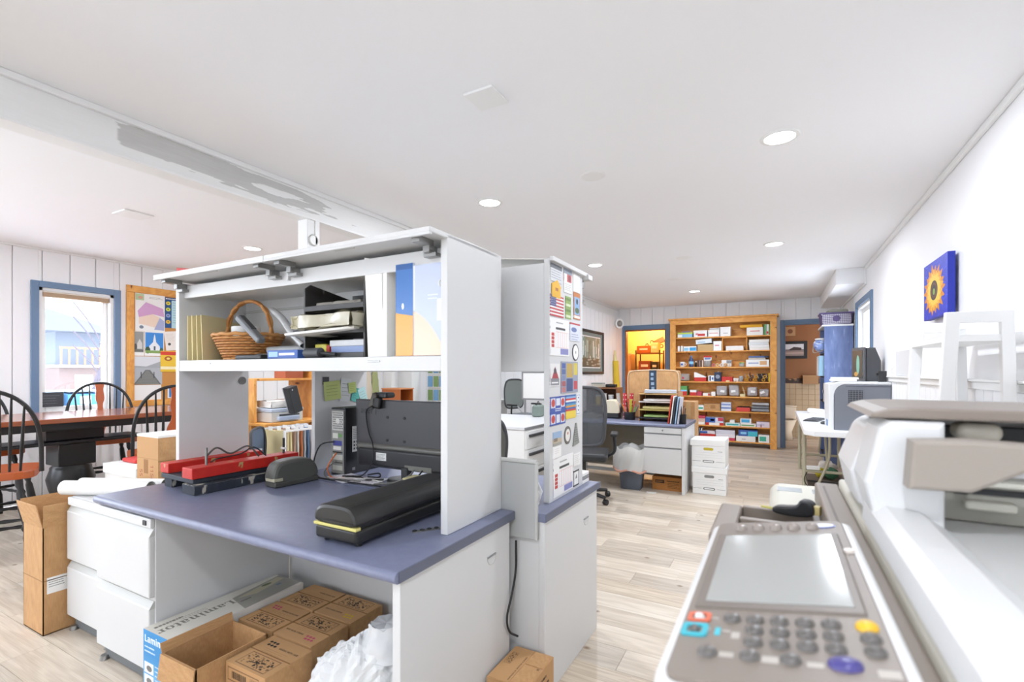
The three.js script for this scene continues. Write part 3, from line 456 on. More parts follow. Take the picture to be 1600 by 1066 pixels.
{ // magnets on the end panel
  const x = -0.8465, group = 'magnets on the hutch end panel';
  const mag = (label, z0, z1, y0, y1, draw, o = {}) => {
    const w = Math.abs(z1 - z0), h = y1 - y0, m = card(160, Math.round(160 * h / w), draw, 0.45);
    const g = o.round ? new THREE.CylinderGeometry(0.5, 0.5, 0.003, 36).rotateX(PI / 2).scale(w, h, 1) : o.shape ? ext(o.shape, 0.003).scale(w, h, 1) : new THREE.BoxGeometry(w, h, 0.003);
    if (o.shape || o.round) { const p = g.attributes.position, uv = g.attributes.uv; for (let i = 0; i < uv.count; i++) uv.setXY(i, p.getX(i) / w + 0.5, p.getY(i) / h + 0.5); }
    solo(o.paper ? 'notice_sheet' : 'fridge_magnet', label, o.paper ? 'notice' : 'magnet', g.rotateY(PI / 2), m, [x, (y0 + y1) / 2, (z0 + z1) / 2], null, group);
  };
  const sheet = (g, W, H) => { rect(g, '#f7f6f4', 0, 0, W, H); scribble(g, '#999', W * 0.3, 12, W * 0.4, 1, 8, 4); rect(g, '#444', W * 0.28, H * 0.24, W * 0.5, 7); g.fillStyle = '#c9433c'; for (let i = 0; i < 4; i++) g.fillRect(10, H * (0.4 + i * 0.1), 22, H * 0.08); g.strokeStyle = '#e6a5a0'; for (let i = 0; i < 6; i++) { g.strokeRect(46 + i * 18, H * 0.36, 16, H * 0.42); } rect(g, '#8f90c4', W * 0.52, H * 0.8, W * 0.44, H * 0.16); };
  mag('grey calendar magnet in the top left corner of the panel', -1.9, -2.02, 1.69, 1.765, (g, W, H) => { rect(g, '#dcdde0', 0, 0, W, H); rect(g, '#5d6068', 0, 0, W, 26); scribble(g, '#8d9098', 10, 36, 140, 4, 14, 4); });
  mag('yellow house-shaped magnet above the flag', -1.91, -2.01, 1.622, 1.7, (g, W, H) => { rect(g, '#f0b81e', 0, 0, W, H); rect(g, '#b06a20', 55, H * 0.45, 50, 22); }, { shape: [[-0.5, -0.5], [0.42, -0.5], [0.42, 0.1], [0.5, 0.1], [0.08, 0.5], [-0.5, 0.22]] });
  mag('American flag magnet on the hutch end panel', -1.895, -2.04, 1.54, 1.632, (g, W, H) => { for (let i = 0; i < 13; i++) rect(g, i % 2 ? '#f6f4f2' : '#c8434a', 0, H * i / 13, W, H / 13 + 1); rect(g, '#4a4f86', 0, 0, W * 0.42, H * 7 / 13); g.fillStyle = '#fff'; for (let i = 0; i < 6; i++) for (let j = 0; j < 5; j++) g.fillRect(5 + i * 11, 4 + j * 10, 3, 3); });
  mag('red and grey photo magnet in the top middle', -2.045, -2.14, 1.66, 1.775, (g, W, H) => { rect(g, '#ecebe8', 0, 0, W, H); rect(g, '#8a93a0', 0, 0, W, H * 0.25); rect(g, '#c8504c', 60, H * 0.25, 90, H * 0.3); ell(g, '#8c2a30', 110, H * 0.4, 24, 26); scribble(g, '#b9b6b0', 20, H * 0.65, 120, 4, 14, 4); });
  mag('plain white card magnet in the top right corner', -2.16, -2.245, 1.68, 1.765, (g, W, H) => { rect(g, '#faf8f6', 0, 0, W, H); scribble(g, '#e3bcb4', 30, 40, 90, 3, 20, 4); });
  mag('narrow green striped magnet right of the flag', -2.065, -2.13, 1.543, 1.645, (g, W, H) => { rect(g, '#8fae5c', 0, 0, W, H); for (let i = 0; i < 4; i++) rect(g, i % 2 ? '#d9e4c0' : '#6c8a44', 14, 20 + i * H / 4, W - 28, H / 9); });
  mag('tall orange-framed magnet of blue scenery', -2.165, -2.25, 1.55, 1.678, (g, W, H) => { rect(g, '#c97a3c', 0, 0, W, H); rect(g, '#8db4dc', 16, 40, W - 32, H - 80); ell(g, '#2f3a4a', 80, 80, 24, 26); ell(g, '#4f6a44', 80, H - 80, 50, 26); rect(g, '#f0efe8', 10, H - 34, W - 20, 24); });
  mag('large white schedule sheet under the flag', -1.893, -2.105, 1.37, 1.533, sheet, { paper: true });
  mag('blue and white card magnet right of the upper schedule', -2.12, -2.248, 1.445, 1.53, (g, W, H) => { rect(g, '#dfe3f0', 0, 0, W, H); rect(g, '#c0484c', 0, 0, W, 10); ell(g, '#6a7db0', 60, 40, 44, 14); scribble(g, '#8c94b0', 20, 66, 120, 3, 14, 4); });
  mag('white oval magnet with a dark rim', -2.15, -2.23, 1.352, 1.432, (g, W, H) => { rect(g, '#4a4a4e', 0, 0, W, H); ell(g, '#f6f6f6', 80, H / 2, 68, H / 2 - 12); ell(g, '#999', 80, H / 2, 12, 14); }, { round: true });
  mag('grey and red Santa photo magnet', -1.893, -1.995, 1.238, 1.335, (g, W, H) => { rect(g, '#f0eeec', 0, 0, W, H); g.fillStyle = '#b0454c'; g.beginPath(); g.moveTo(20, 110); g.lineTo(80, 20); g.lineTo(150, 110); g.fill(); ell(g, '#5a5058', 80, 50, 22, 20); rect(g, '#8c8c90', 10, 100, 140, H - 106); rect(g, '#f4f4f4', 24, 124, 110, 10); });
  mag('large poster magnet in blue, gold and yellow blocks', -2.012, -2.218, 1.203, 1.346, (g, W, H) => { rect(g, '#9aa0b2', 0, 0, W, H); for (let i = 0; i < 5; i++) rect(g, ['#4e62a8', '#5a6ea0', '#7c8ab0', '#a85a5c', '#c07a78'][i], 6, 6 + i * 21, 34, 18); rect(g, '#c2a556', 48, 6, 60, 50); rect(g, '#4a5a88', 48, 60, 60, 46); rect(g, '#dcc84e', 118, 4, 36, 44); rect(g, '#c84a50', 118, 70, 36, 30); });
  mag('blue magnet with four red picture squares', -1.893, -2.062, 1.068, 1.192, (g, W, H) => { rect(g, '#3d57a8', 0, 0, W, H); for (const [a, b] of [[8, 6], [108, 6], [8, H - 46], [108, H - 46]]) { rect(g, '#d8dce8', a, b, 44, 40); ell(g, '#c8443c', a + 22, b + 20, 18, 16); } rect(g, '#e6e8f0', 60, 8, 40, 30); scribble(g, '#fff', 50, H / 2 - 10, 64, 2, 8, 4); rect(g, '#e6e8f0', 62, H - 42, 36, 34); });
  mag('striped blue magnet with a yellow foot', -2.07, -2.19, 1.083, 1.193, (g, W, H) => { for (let i = 0; i < 9; i++) rect(g, ['#3f6fb0', '#8fb6dc', '#d8433c', '#f0f0f0', '#3f6fb0', '#58a0c4', '#e8a03c', '#3f6fb0', '#c94040'][i], 0, i * H * 0.075, W, H * 0.075 + 1); rect(g, '#efd24a', 0, H * 0.68, W, H * 0.32); });
  mag('narrow white strip magnet by the right edge of the panel', -2.2, -2.25, 1.092, 1.194, (g, W, H) => { rect(g, '#eceff4', 0, 0, W, H); g.strokeStyle = '#8c94a8'; g.lineWidth = 8; g.strokeRect(20, 20, W - 40, H - 40); for (let i = 0; i < 4; i++) ell(g, '#4a526a', 80, 60 + i * 64, 22, 12); });
  mag('small photo magnet of a town under blue sky', -1.925, -2.018, 0.978, 1.038, (g, W, H) => { rect(g, '#9db8d6', 0, 0, W, H * 0.5); rect(g, '#c8b79c', 0, H * 0.5, W, H * 0.3); rect(g, '#8a7c6c', 10, H * 0.45, 70, H * 0.25); rect(g, '#a8a49c', 0, H * 0.8, W, H * 0.2); });
  mag('oval wreath magnet in the lower panel', -2.05, -2.13, 0.968, 1.05, (g, W, H) => { rect(g, '#6e6a64', 0, 0, W, H); ell(g, '#efece6', 80, H / 2, 56, H / 2 - 24); ell(g, '#c8826c', 80, H / 2 - 18, 16, 14); }, { round: true });
  mag('grey bell-shaped magnet beside the oval wreath', -2.152, -2.236, 0.948, 1.056, (g, W, H) => { rect(g, '#8f928c', 0, 0, W, H); scribble(g, '#5a5c56', 30, 40, 100, 7, 20, 6); }, { shape: [[-0.5, -0.5], [0.5, -0.42], [0.3, -0.1], [0.16, 0.3], [0.1, 0.5], [-0.06, 0.5], [-0.16, 0.3], [-0.34, -0.1]] });
  mag('small blank white note above the lower schedule', -1.925, -2.012, 0.925, 0.975, (g, W, H) => { rect(g, '#faf9f6', 0, 0, W, H); scribble(g, '#d4d0cc', 30, 20, 90, 3, 16, 4); }, { paper: true });
  mag('lower white schedule sheet near the desk top', -1.928, -2.155, 0.755, 0.92, sheet, { paper: true });
  mag('thin white receipt at the right of the lower schedule', -2.165, -2.252, 0.85, 0.908, (g, W, H) => { rect(g, '#f4f3f0', 0, 0, W, H); scribble(g, '#c9c5c0', 20, 14, 120, 5, 16, 4); }, { paper: true });
  mag('small black-framed sign magnet nearest the desk top', -2.162, -2.232, 0.755, 0.83, (g, W, H) => { rect(g, '#2e2e30', 0, 0, W, H); rect(g, '#f6f5f2', 16, 16, W - 32, H - 32); g.fillStyle = '#8a8a8c'; g.beginPath(); g.moveTo(80, 40); g.lineTo(50, 90); g.lineTo(110, 90); g.fill(); });
}
{ // sticky notes on the inner left panel of the second hutch
  const x = -2.296, note = (label, y0, y1, z0, z1, c, tilt) => solo('sticky_note', label, 'note', new THREE.BoxGeometry(0.0016, y1 - y0, Math.abs(z1 - z0)), card(96, 96, (g, W, H) => { rect(g, c, 0, 0, W, H); scribble(g, 'rgba(60,70,50,.5)', 14, 22, 70, 4, 16, 2); }, 0.8), [x + rr(0, 0.006) + 0.004, (y0 + y1) / 2, (z0 + z1) / 2], [tilt, 0, 0]);
  note('yellow-green sticky note at the left of the divider panel', 1.135, 1.245, -1.95, -2.07, '#cdd98a', 0.08);
  note('pale lined note between the green sticky notes', 1.12, 1.26, -2.07, -2.15, '#e6eaea', -0.1);
  note('lime sticky note in the middle of the divider panel', 1.17, 1.235, -2.13, -2.19, '#cfe08a', 0.1);
  note('teal sticky note low on the divider panel', 1.115, 1.2, -2.16, -2.22, '#5fb9ae', -0.3);
  note('pale aqua sticky note at the right edge of the divider panel', 1.1, 1.2, -2.22, -2.28, '#bfe4e2', 0.35);
}
{ // third desk, near the bookcase
  const t = thing('office_desk', 'desk near the pine bookcase with a drawer pedestal', 'desk', [-1.53, 0, -5.7]), o = t.position;
  const p = (n, a, b, c, d, e, f, m = mOffice, r = 0.003) => part(t, n, bx(a - o.x, b - o.x, c, d, e - o.z, f - o.z, r), m);
  worktop(t, -0.685, 0.685, -0.38, 0.365, 0.74);
  const mBeige = M(0xa79c88, 0.6);
  p('end_panel', -0.885, -0.855, 0, 0.706, -6.06, -5.36); p('end_panel', -2.2, -2.17, 0, 0.706, -6.06, -5.36); p('modesty_panel', -2.17, -0.885, 0.12, 0.706, -6.06, -6.04, mBeige); p('base_rail', -2.17, -0.885, 0.05, 0.085, -6.06, -6.0, mOfficeD);
  const pd = p('drawer_pedestal', -1.28, -0.885, 0.2, 0.706, -6.03, -5.372);
  for (const [y0, y1] of [[0.205, 0.475], [0.49, 0.625], [0.64, 0.7]]) { const d = part(t, 'drawer', bx(-1.277 - o.x, -0.888 - o.x, y0, y1, -5.372 - o.z, -5.352 - o.z, 0.004, 2), mOffice); part(d, 'pull_recess', bx(-1.277 - o.x, -0.888 - o.x, y1 - 0.006, y1 + 0.01, -5.37 - o.z, -5.36 - o.z, 0.002), mGrey); }
  part(t, 'lock', new THREE.CylinderGeometry(0.008, 0.008, 0.006, 12).rotateX(PI / 2), mSteel, [-1.08 - o.x, 0.672, -5.35 - o.z]);
}
{ // white-topped desk seen through the gap
  const t = thing('office_desk', 'white-topped desk with two drawers seen below the second hutch', 'desk', [-3.0, 0, -4.95]);
  part(t, 'worktop', bx(-0.8, 0.77, 0.706, 0.74, -0.7, 0.58, 0.008, 2), M(0xe2e3e6, 0.3)); part(t, 'edge_band', bx(0.765, 0.775, 0.708, 0.736, -0.68, 0.58, 0.002), mGrey); part(t, 'cabinet_body', bx(0.2, 0.76, 0.05, 0.705, -0.6, 0.57, 0.004), mWhite);
  for (const [y0, y1] of [[0.06, 0.3], [0.31, 0.5], [0.51, 0.69]]) { const d = part(t, 'drawer', bx(0.758, 0.775, y0, y1, -0.5, 0.555, 0.003), mWhite); part(d, 'drawer_pull', bx(0.774, 0.795, y1 - 0.06, y1 - 0.03, -0.45, 0.5, 0.006), mCharcoal); }
}
// ---------- things in the overhead bin (shelf top y = 1.356) ----------
const SH = 1.357;
{
  const f = thing('file_folders', 'cream manila folders standing at the left end of the bin', 'folder', [-2.585, SH, -1.55]);
  for (let i = 0; i < 4; i++) part(f, 'folder', ext([[-0.15, 0], [0.15, 0], [0.15, 0.21], [0.04, 0.21], [0.02, 0.225], [-0.15, 0.225]], 0.004).rotateY(PI / 2 + 0.1 + i * 0.07), mCream, [-0.045 + i * 0.022, 0, 0.02 - i * 0.004], [0, 0, 0.02 * i]);
  const b = thing('wicker_basket', 'small wicker basket with a hoop handle in the overhead bin', 'basket', [-2.36, SH, -1.54]), mw = M(0xb5763c, 0.6), mw2 = M(0xc98f52, 0.6);
  for (let k = 0; k < 9; k++) { const pts = [], R = 0.105 + k * 0.0055; for (let i = 0; i < 40; i++) { const a = i / 40 * 2 * PI, q = R + (i % 2 ? 0.004 : -0.004) * (k % 2 ? 1 : -1); pts.push([q * Math.cos(a) * 1.18, 0.008 + k * 0.0125, q * Math.sin(a) * 0.95]); } part(b, 'woven_band', tube(pts, 0.0062, 80, 6, true), k % 2 ? mw : mw2); }
  const rim = []; for (let i = 0; i < 30; i++) { const a = i / 30 * 2 * PI; rim.push([0.155 * Math.cos(a) * 1.18, 0.122 + (i % 2) * 0.005, 0.155 * Math.sin(a) * 0.95]); } part(b, 'rim', tube(rim, 0.009, 90, 7, true), mw2);
  part(b, 'basket_base', new THREE.CylinderGeometry(0.1, 0.1, 0.006, 24).scale(1.18, 1, 0.95).translate(0, 0.003, 0), mw);
  for (const s of [0, 1]) { const h = []; for (let i = 0; i <= 20; i++) { const a = PI * i / 20; h.push([0.18 * Math.cos(a), 0.1 + 0.2 * Math.pow(Math.sin(a), 0.75), (s ? 1 : -1) * 0.007 * Math.cos(i * 1.3)]); } part(b, 'handle', tube(h, 0.0085, 44, 7), s ? mw2 : mw); }
  const c = thing('plastic_tub', 'white lidded tub sitting in the wicker basket', 'tub', [-2.38, SH + 0.007, -1.54]); part(c, 'tub_body', lathe([[0, 0], [0.052, 0], [0.062, 0.14], [0.06, 0.14]], 28), M(0xece5d4, 0.5)); part(c, 'lid', lathe([[0, 0.165], [0.06, 0.165], [0.067, 0.162], [0.067, 0.135], [0.062, 0.135]], 28), mWhite); part(c, 'band', lathe([[0.0575, 0.06], [0.062, 0.1]], 28), mTeal);
  const mGs = M(0x77797c, 0.4);
  const st = thing('stapler', 'grey stapler propped open against the basket', 'stapler', [-2.16, SH, -1.43], 0.05); part(st, 'base', bx(-0.1, 0.08, 0, 0.022, -0.02, 0.02, 0.006, 2), mDark); part(st, 'arm', bx(-0.16, 0.04, 0.0, 0.03, -0.02, 0.02, 0.009, 2).rotateZ(-0.65).translate(0.02, 0.095, 0), mGs); part(st, 'arm_cap', bx(-0.15, -0.04, 0.028, 0.034, -0.014, 0.014, 0.002).rotateZ(-0.65).translate(0.02, 0.095, 0), mCharcoal);
  const hp = thing('hole_punch', 'three-hole punch with a long white lever in the bin', 'hole punch', [-2.03, SH, -1.53]); part(hp, 'base', bx(-0.2, 0.14, 0, 0.03, -0.05, 0.05, 0.012, 2), mGs); part(hp, 'punch_head', bx(-0.15, 0.1, 0.03, 0.065, -0.03, 0.025, 0.014, 2), M(0x9fa1a2, 0.4)); part(hp, 'lever', tube([[0.16, 0.06, 0.03], [0.06, 0.12, 0.02], [-0.06, 0.2, 0], [-0.2, 0.255, -0.03]], 0.013, 24, 8).scale(1, 1, 1.6), M(0xd3d4d4, 0.35)); part(hp, 'lever_foot', bx(0.12, 0.17, 0.03, 0.09, 0.0, 0.05, 0.01, 2), mGs);
  const bs = thing('stapler', 'heavy black stapler leaning at the middle of the bin', 'stapler', [-1.79, SH, -1.5]); part(bs, 'base', bx(-0.05, 0.1, 0, 0.02, -0.025, 0.025, 0.005, 2), mBlack); part(bs, 'arm', ext([[-0.15, 0.13], [-0.1, 0.135], [0.02, 0.08], [0.09, 0.05], [0.09, 0.018], [0.0, 0.03], [-0.14, 0.105]], 0.04, 0.006).translate(0, 0, -0.02), mBlack); part(bs, 'spring', rod([0.02, 0.02, 0.028], [0.02, 0.05, 0.028], 0.005), mChrome); part(bs, 'spring', rod([0.07, 0.02, 0.028], [0.07, 0.05, 0.028], 0.005), mChrome);
  const sb = thing('staple_box', 'small blue box of staples at the bin front edge', 'box', [-1.885, SH, -1.4]); part(sb, 'box_body', bx(-0.1, 0.1, 0, 0.037, -0.018, 0.018, 0.002), mBlue); part(sb, 'print_band', bx(-0.09, -0.03, 0.008, 0.03, 0.018, 0.0188, 0), M(0x9cc3ea, 0.5)); part(sb, 'print_band', bx(-0.02, 0.08, 0.014, 0.024, 0.018, 0.0188, 0), mWhite);
  const hb = thing('hand_roller', 'grey rubber-ended roller lying at the bin edge', 'roller', [-1.7, SH, -1.395]); part(hb, 'roller', new THREE.CylinderGeometry(0.021, 0.021, 0.085, 20).rotateZ(PI / 2).translate(0, 0.0215, 0), mCharcoal); part(hb, 'end_cap', new THREE.CylinderGeometry(0.019, 0.019, 0.004, 20).rotateZ(PI / 2).translate(-0.044, 0.0215, 0), mGrey); part(hb, 'handle', rod([0.04, 0.02, 0], [0.12, 0.014, -0.01], 0.008), mDark);
  // letter trays
  const lt = thing('letter_tray', 'black stacked letter tray full of papers in the bin', 'letter tray', [-1.6, SH, -1.55]), mt = M(0x3b3937, 0.45);
  for (const y of [0, 0.1, 0.2]) { part(lt, 'tray_floor', bx(-0.19, 0.16, y, y + 0.006, -0.14, 0.13, 0.002), mt); part(lt, 'tray_lip', bx(-0.19, 0.16, y, y + 0.022, 0.126, 0.132, 0.002), mt); }
  for (const [a, b] of [[-0.195, -0.185], [0.155, 0.165]]) part(lt, 'tray_side', ext([[-0.14, 0], [0.13, 0], [0.13, 0.3], [0.1, 0.32], [-0.14, 0.28]], 0.008).rotateY(-PI / 2).translate(b, 0, 0), mt);
  part(lt, 'tray_back', bx(-0.19, 0.16, 0.2, 0.305, -0.146, -0.14, 0.001), mt); for (let i = 0; i < 12; i++) part(lt, 'rib', bx(-0.05 + i * 0.017, -0.044 + i * 0.017, 0.22, 0.3, -0.14, -0.134, 0), M(0x5d5a56, 0.5)); part(lt, 'label_card', bx(-0.17, -0.07, 0.245, 0.285, -0.14, -0.136, 0), mCream);
  const sheetPile = (n, l, pos, w, d, h, m, off) => { const g = new THREE.BoxGeometry(w, h, d, 14, 2, 10); wobble(g, 0.012, 14, off); return solo(n, l, 'paper', g, m, pos); };
  sheetPile('paper_pile', 'grey papers lying in the top letter tray', [-1.61, SH + 0.226, -1.53], 0.26, 0.18, 0.022, M(0x9a948a, 0.7), 1);
  const pb = sheetPile('plastic_sleeves', 'crumpled clear plastic sleeves bulging from the middle tray', [-1.63, SH + 0.15, -1.47], 0.36, 0.22, 0.05, new THREE.MeshPhysicalMaterial({ color: 0xe6e0c8, roughness: 0.25, transmission: 0.3, thickness: 0 }), 4); wobble(pb.geometry, 0.02, 9, 2);
  const ps = solo('paper_pile', 'white sheets sticking out of the middle letter tray', 'paper', bx(-0.2, 0.15, 0, 0.01, -0.1, 0.1, 0.002), mPaper, [-1.62, SH + 0.105, -1.46], [0, 0.15, 0.06]);
  const yb = thing('marker_pack', 'yellow and red marker pack in the lowest letter tray', 'pack', [-1.71, SH + 0.0065, -1.47]); part(yb, 'pack_body', bx(-0.05, 0.02, 0, 0.055, -0.02, 0.02, 0.003), M(0xd9cf3c, 0.4)); part(yb, 'pack_end', bx(0.02, 0.04, 0, 0.05, -0.02, 0.02, 0.003), mRed);
  const lb = thing('paper_box', 'blue and white paper box in the lowest letter tray', 'box', [-1.57, SH + 0.0065, -1.49]); part(lb, 'box_body', bx(-0.08, 0.12, 0, 0.045, -0.05, 0.05, 0.003), M(0x93a5cf, 0.5)); part(lb, 'lid', bx(-0.085, 0.12, 0.042, 0.068, -0.053, 0.053, 0.003), M(0xd5d6d8, 0.5));
  // binders
  const wf = thing('document_folder', 'tall plain white folder standing beside the blue binder', 'folder', [-1.31, SH, -1.5], 0);
  part(wf, 'cover', ext([[-0.075, 0], [0.0, 0], [0.0, 0.36], [-0.095, 0.385], [-0.085, 0.2]], 0.003).translate(0, 0, 0.11), mPaper); part(wf, 'cover', bx(-0.06, 0.0, 0, 0.37, 0.1, 0.103, 0), mWhite); part(wf, 'spine', bx(-0.004, 0.02, 0.0, 0.355, -0.1, 0.113, 0.002), mPaper); for (let i = 0; i < 3; i++) part(wf, 'sheet', bx(-0.05 + i * 0.015, -0.048 + i * 0.015, 0, 0.33, -0.1, 0.09, 0), mPaper);
  const side = card(256, 256, (g, W, H) => { rect(g, '#c7d0e6', 0, 0, W, H); g.fillStyle = '#f4d2ba'; g.beginPath(); g.moveTo(0, 130); g.bezierCurveTo(90, 140, 180, 180, W, 230); g.lineTo(W, H); g.lineTo(0, H); g.fill(); rect(g, '#eef2fa', 0, 0, 14, H * 0.5); scribble(g, '#eef1f8', 130, 86, 90, 2, 10, 3); rect(g, '#f4f4ee', 210, 100, 36, 60); }, 0.25);
  const spine = card(96, 256, (g, W, H) => { rect(g, '#3f77bd', 0, 0, W, H); g.fillStyle = '#f0a233'; g.beginPath(); g.moveTo(0, 136); g.lineTo(W, 146); g.lineTo(W, H); g.lineTo(0, H); g.fill(); ell(g, '#f2f4f6', 40, 118, 7, 9); rect(g, '#2d5f9f', 0, 0, W, 16); }, 0.22);
  const bi = thing('ring_binder', 'large binder with blue and orange spine at the right bin end', 'binder', [-1.135, SH, -1.5]);
  part(bi, 'binder_cover', new THREE.BoxGeometry(0.08, 0.335, 0.24), [M(0xc7d0e6, 0.3), mPaper, mPaper, mPaper, spine, mPaper], [-0.06, 0.1685, 0.005]); part(bi, 'binder_face', new THREE.BoxGeometry(0.13, 0.325, 0.02), [mPaper, mPaper, mPaper, mPaper, side, mPaper], [0.045, 0.1635, 0.112]); part(bi, 'pages', bx(-0.018, 0.1, 0.01, 0.31, -0.11, 0.1, 0.002), mPaper);
  solo('clip_ring', 'small white ring clipped beside the binder', 'clip', new THREE.TorusGeometry(0.01, 0.003, 8, 18), mWhite, [-1.026, SH + 0.25, -1.37], [0, PI / 2, 0]);
  const rb = thing('red_booklet', 'red and white booklet lying on top of the bin doors', 'booklet', [-2.5, 1.7745, -1.4], 0.1);
  part(rb, 'cover', ext([[-0.1, 0], [0.12, 0], [0.1, 0.012], [-0.1, 0.036]], 0.14, 0.002).translate(0, 0, -0.07), mRed); part(rb, 'pages', bx(-0.09, 0.03, 0.005, 0.01, 0.07, 0.074, 0), mWhite);
}
// ---------- on the foreground desk (y = 0.74) ----------
const DK = 0.7405;
{
  const j = thing('clamp_jig', 'two red bars clamped on dark worn wooden rails', 'jig', [-2.44, DK, -1.5], -0.04), mWorn = M(0xffffff, 0.7, { map: dtex(256, 64, (u, v) => { const n = fbm(u * 14, v * 5, 6); return n > 0.2 ? [190, 182, 168] : [44 + n * 20, 50 + n * 20, 60 + n * 20]; }) }), mRedW = M(0xffffff, 0.45, { map: dtex(256, 64, (u, v) => { const n = fbm(u * 10, v * 6, 8); return n > 0.34 ? [196, 168, 110] : [205 + n * 20, 44 + n * 14, 34]; }) });
  // bars run along z in local space
  part(j, 'rail', metric(bx(-0.19, -0.12, 0, 0.045, -0.24, 0.22, 0.004), 2), mWorn); part(j, 'rail', metric(bx(0.04, 0.15, 0, 0.045, -0.28, 0.25, 0.004), 2), mWorn); part(j, 'rail_upper', metric(bx(-0.19, 0.11, 0.045, 0.068, -0.26, 0.235, 0.004), 2), M(0x2f353e, 0.6));
  part(j, 'red_bar', metric(bx(-0.21, -0.13, 0.068, 0.115, -0.25, 0.23, 0.004), 2), mRedW); part(j, 'red_bar', metric(bx(0.03, 0.12, 0.068, 0.118, -0.3, 0.245, 0.004), 2), mRedW);
  part(j, 'bolt', rod([0.075, 0.118, 0.16], [0.075, 0.2, 0.16], 0.006), mSteel); part(j, 'bolt', rod([0.075, 0.118, -0.24], [0.075, 0.2, -0.24], 0.006), mDark); part(j, 'wing_nut', bx(0.06, 0.09, 0.14, 0.15, -0.25, -0.23, 0.002), mWhite);
  part(j, 'wire', tube([[0.075, 0.16, 0.16], [0.05, 0.19, 0.1], [0.03, 0.15, 0.02], [0.06, 0.18, -0.05], [0.075, 0.122, -0.1]], 0.0045, 40, 7), M(0x5c5c58, 0.5)); part(j, 'wire', tube([[0.075, 0.13, 0.14], [-0.02, 0.125, 0.05], [0.02, 0.14, -0.04], [0.06, 0.17, -0.08], [0.09, 0.122, -0.13]], 0.0035, 40, 7), mDark);
  const e = thing('electric_stapler', 'dark grey dome-shaped electric stapler on the blue desk', 'stapler', [-2.14, DK, -1.62], PI / 2 - 0.1), me = M(0x55554f, 0.5);
  part(e, 'housing', ext(smoothShape([[-0.11, 0.028], [-0.108, 0.08], [-0.085, 0.115], [0, 0.128], [0.075, 0.12], [0.115, 0.085], [0.122, 0.028]]), 0.06, 0.016).translate(0, 0, -0.03), me); part(e, 'base', bx(-0.112, 0.125, 0, 0.03, -0.042, 0.048, 0.01, 2), M(0x4a4a45, 0.5)); part(e, 'slot_plate', bx(-0.116, -0.07, 0.03, 0.046, -0.03, 0.048, 0.003), M(0xb5ae96, 0.5));
  const l = thing('laminator', 'long black laminator with a pale yellow stripe on the desk', 'laminator', [-1.255, DK, -1.385], 0), ml = M(0x1f1f1d, 0.36);
  part(l, 'lower_housing', bx(-0.095, 0.095, 0.012, 0.058, -0.275, 0.275, 0.012, 2), ml); part(l, 'upper_housing', ext(smoothShape([[-0.094, 0.07], [-0.094, 0.1], [-0.07, 0.122], [0, 0.13], [0.07, 0.122], [0.094, 0.09], [0.094, 0.07]]), 0.53, 0.012).translate(0, 0, -0.265), M(0x262624, 0.34)); part(l, 'slot', bx(-0.085, 0.085, 0.055, 0.075, -0.262, 0.262, 0.002), mBlack);
  part(l, 'stripe', bx(-0.0965, 0.0965, 0.056, 0.066, 0.255, 0.2775, 0.002), M(0xd9cf7c, 0.45)); part(l, 'stripe', bx(-0.0985, -0.09, 0.056, 0.066, -0.1, 0.26, 0.002), ml); for (const [a, b] of [[-0.07, -0.24], [0.07, -0.24], [-0.07, 0.24], [0.07, 0.24]]) part(l, 'rubber_foot', new THREE.CylinderGeometry(0.012, 0.012, 0.013, 12).translate(a, 0.0065, b), mBlack);
  const mc = thing('metal_clip', 'flat perforated metal clip lying by the hutch panel', 'clip', [-1.085, DK, -1.37], 0.95); part(mc, 'strip', bx(-0.055, 0.055, 0, 0.003, -0.009, 0.009, 0.001), mSteel); for (let i = 0; i < 4; i++) part(mc, 'loop', new THREE.TorusGeometry(0.007, 0.002, 6, 14).rotateX(PI / 2).translate(-0.045 + i * 0.026, 0.005, 0), mDark);
  // on the second desk, seen under the bin
  const p = thing('computer_tower', 'black computer tower seen from the back beside sticky notes', 'computer', [-2.1, DK, -2.05]), vents = card(96, 320, (g, W, H) => {
    rect(g, '#8d8d88', 0, 0, W, H); rect(g, '#c9c9c4', 6, 8, 84, 96); g.fillStyle = '#3a3a3a'; for (let a = 0; a < 7; a++) for (let b = 0; b < 8; b++) ell(g, '#4a4a48', 14 + a * 11 + (b % 2) * 5, 16 + b * 11, 3.6, 3.6); ell(g, '#dcdcd6', 48, 56, 14, 15); rect(g, '#d5d6cc', 10, 118, 40, 26); rect(g, '#6e9a5c', 54, 120, 30, 18); rect(g, '#3d4690', 12, 156, 70, 24); rect(g, '#e0e0da', 14, 184, 60, 18); rect(g, '#2a2a2a', 10, 210, 76, 8); rect(g, '#c9c9c0', 10, 226, 76, 26); rect(g, '#55554f', 10, 262, 76, 8); rect(g, '#c4c4ba', 10, 280, 76, 24);
  });
  part(p, 'case', bx(-0.055, 0.055, 0, 0.363, -0.2, 0.168, 0.005), M(0x222326, 0.45)); part(p, 'rear_plate', new THREE.BoxGeometry(0.094, 0.345, 0.004), [mGrey, mGrey, mGrey, mGrey, vents, mGrey], [0, 0.18, 0.17]);
  part(p, 'label_sheet', bx(0.055, 0.0562, 0.12, 0.26, 0.05, 0.12, 0), card(64, 128, (g, W, H) => { rect(g, '#e6e6e2', 0, 0, W, H); scribble(g, '#555', 6, 14, 52, 6, 9, 3); for (let i = 0; i < 9; i++) rect(g, '#444', 8 + (i % 3) * 18, 74 + Math.floor(i / 3) * 17, 9, 9); })); part(p, 'badge', bx(0.055, 0.0565, 0.02, 0.035, 0.1, 0.12, 0), mSteel);
  const m = thing('monitor', 'black acer monitor seen from behind under the bin', 'monitor', [-1.69, DK, -1.955]), mm = M(0x4a4a4d, 0.4);
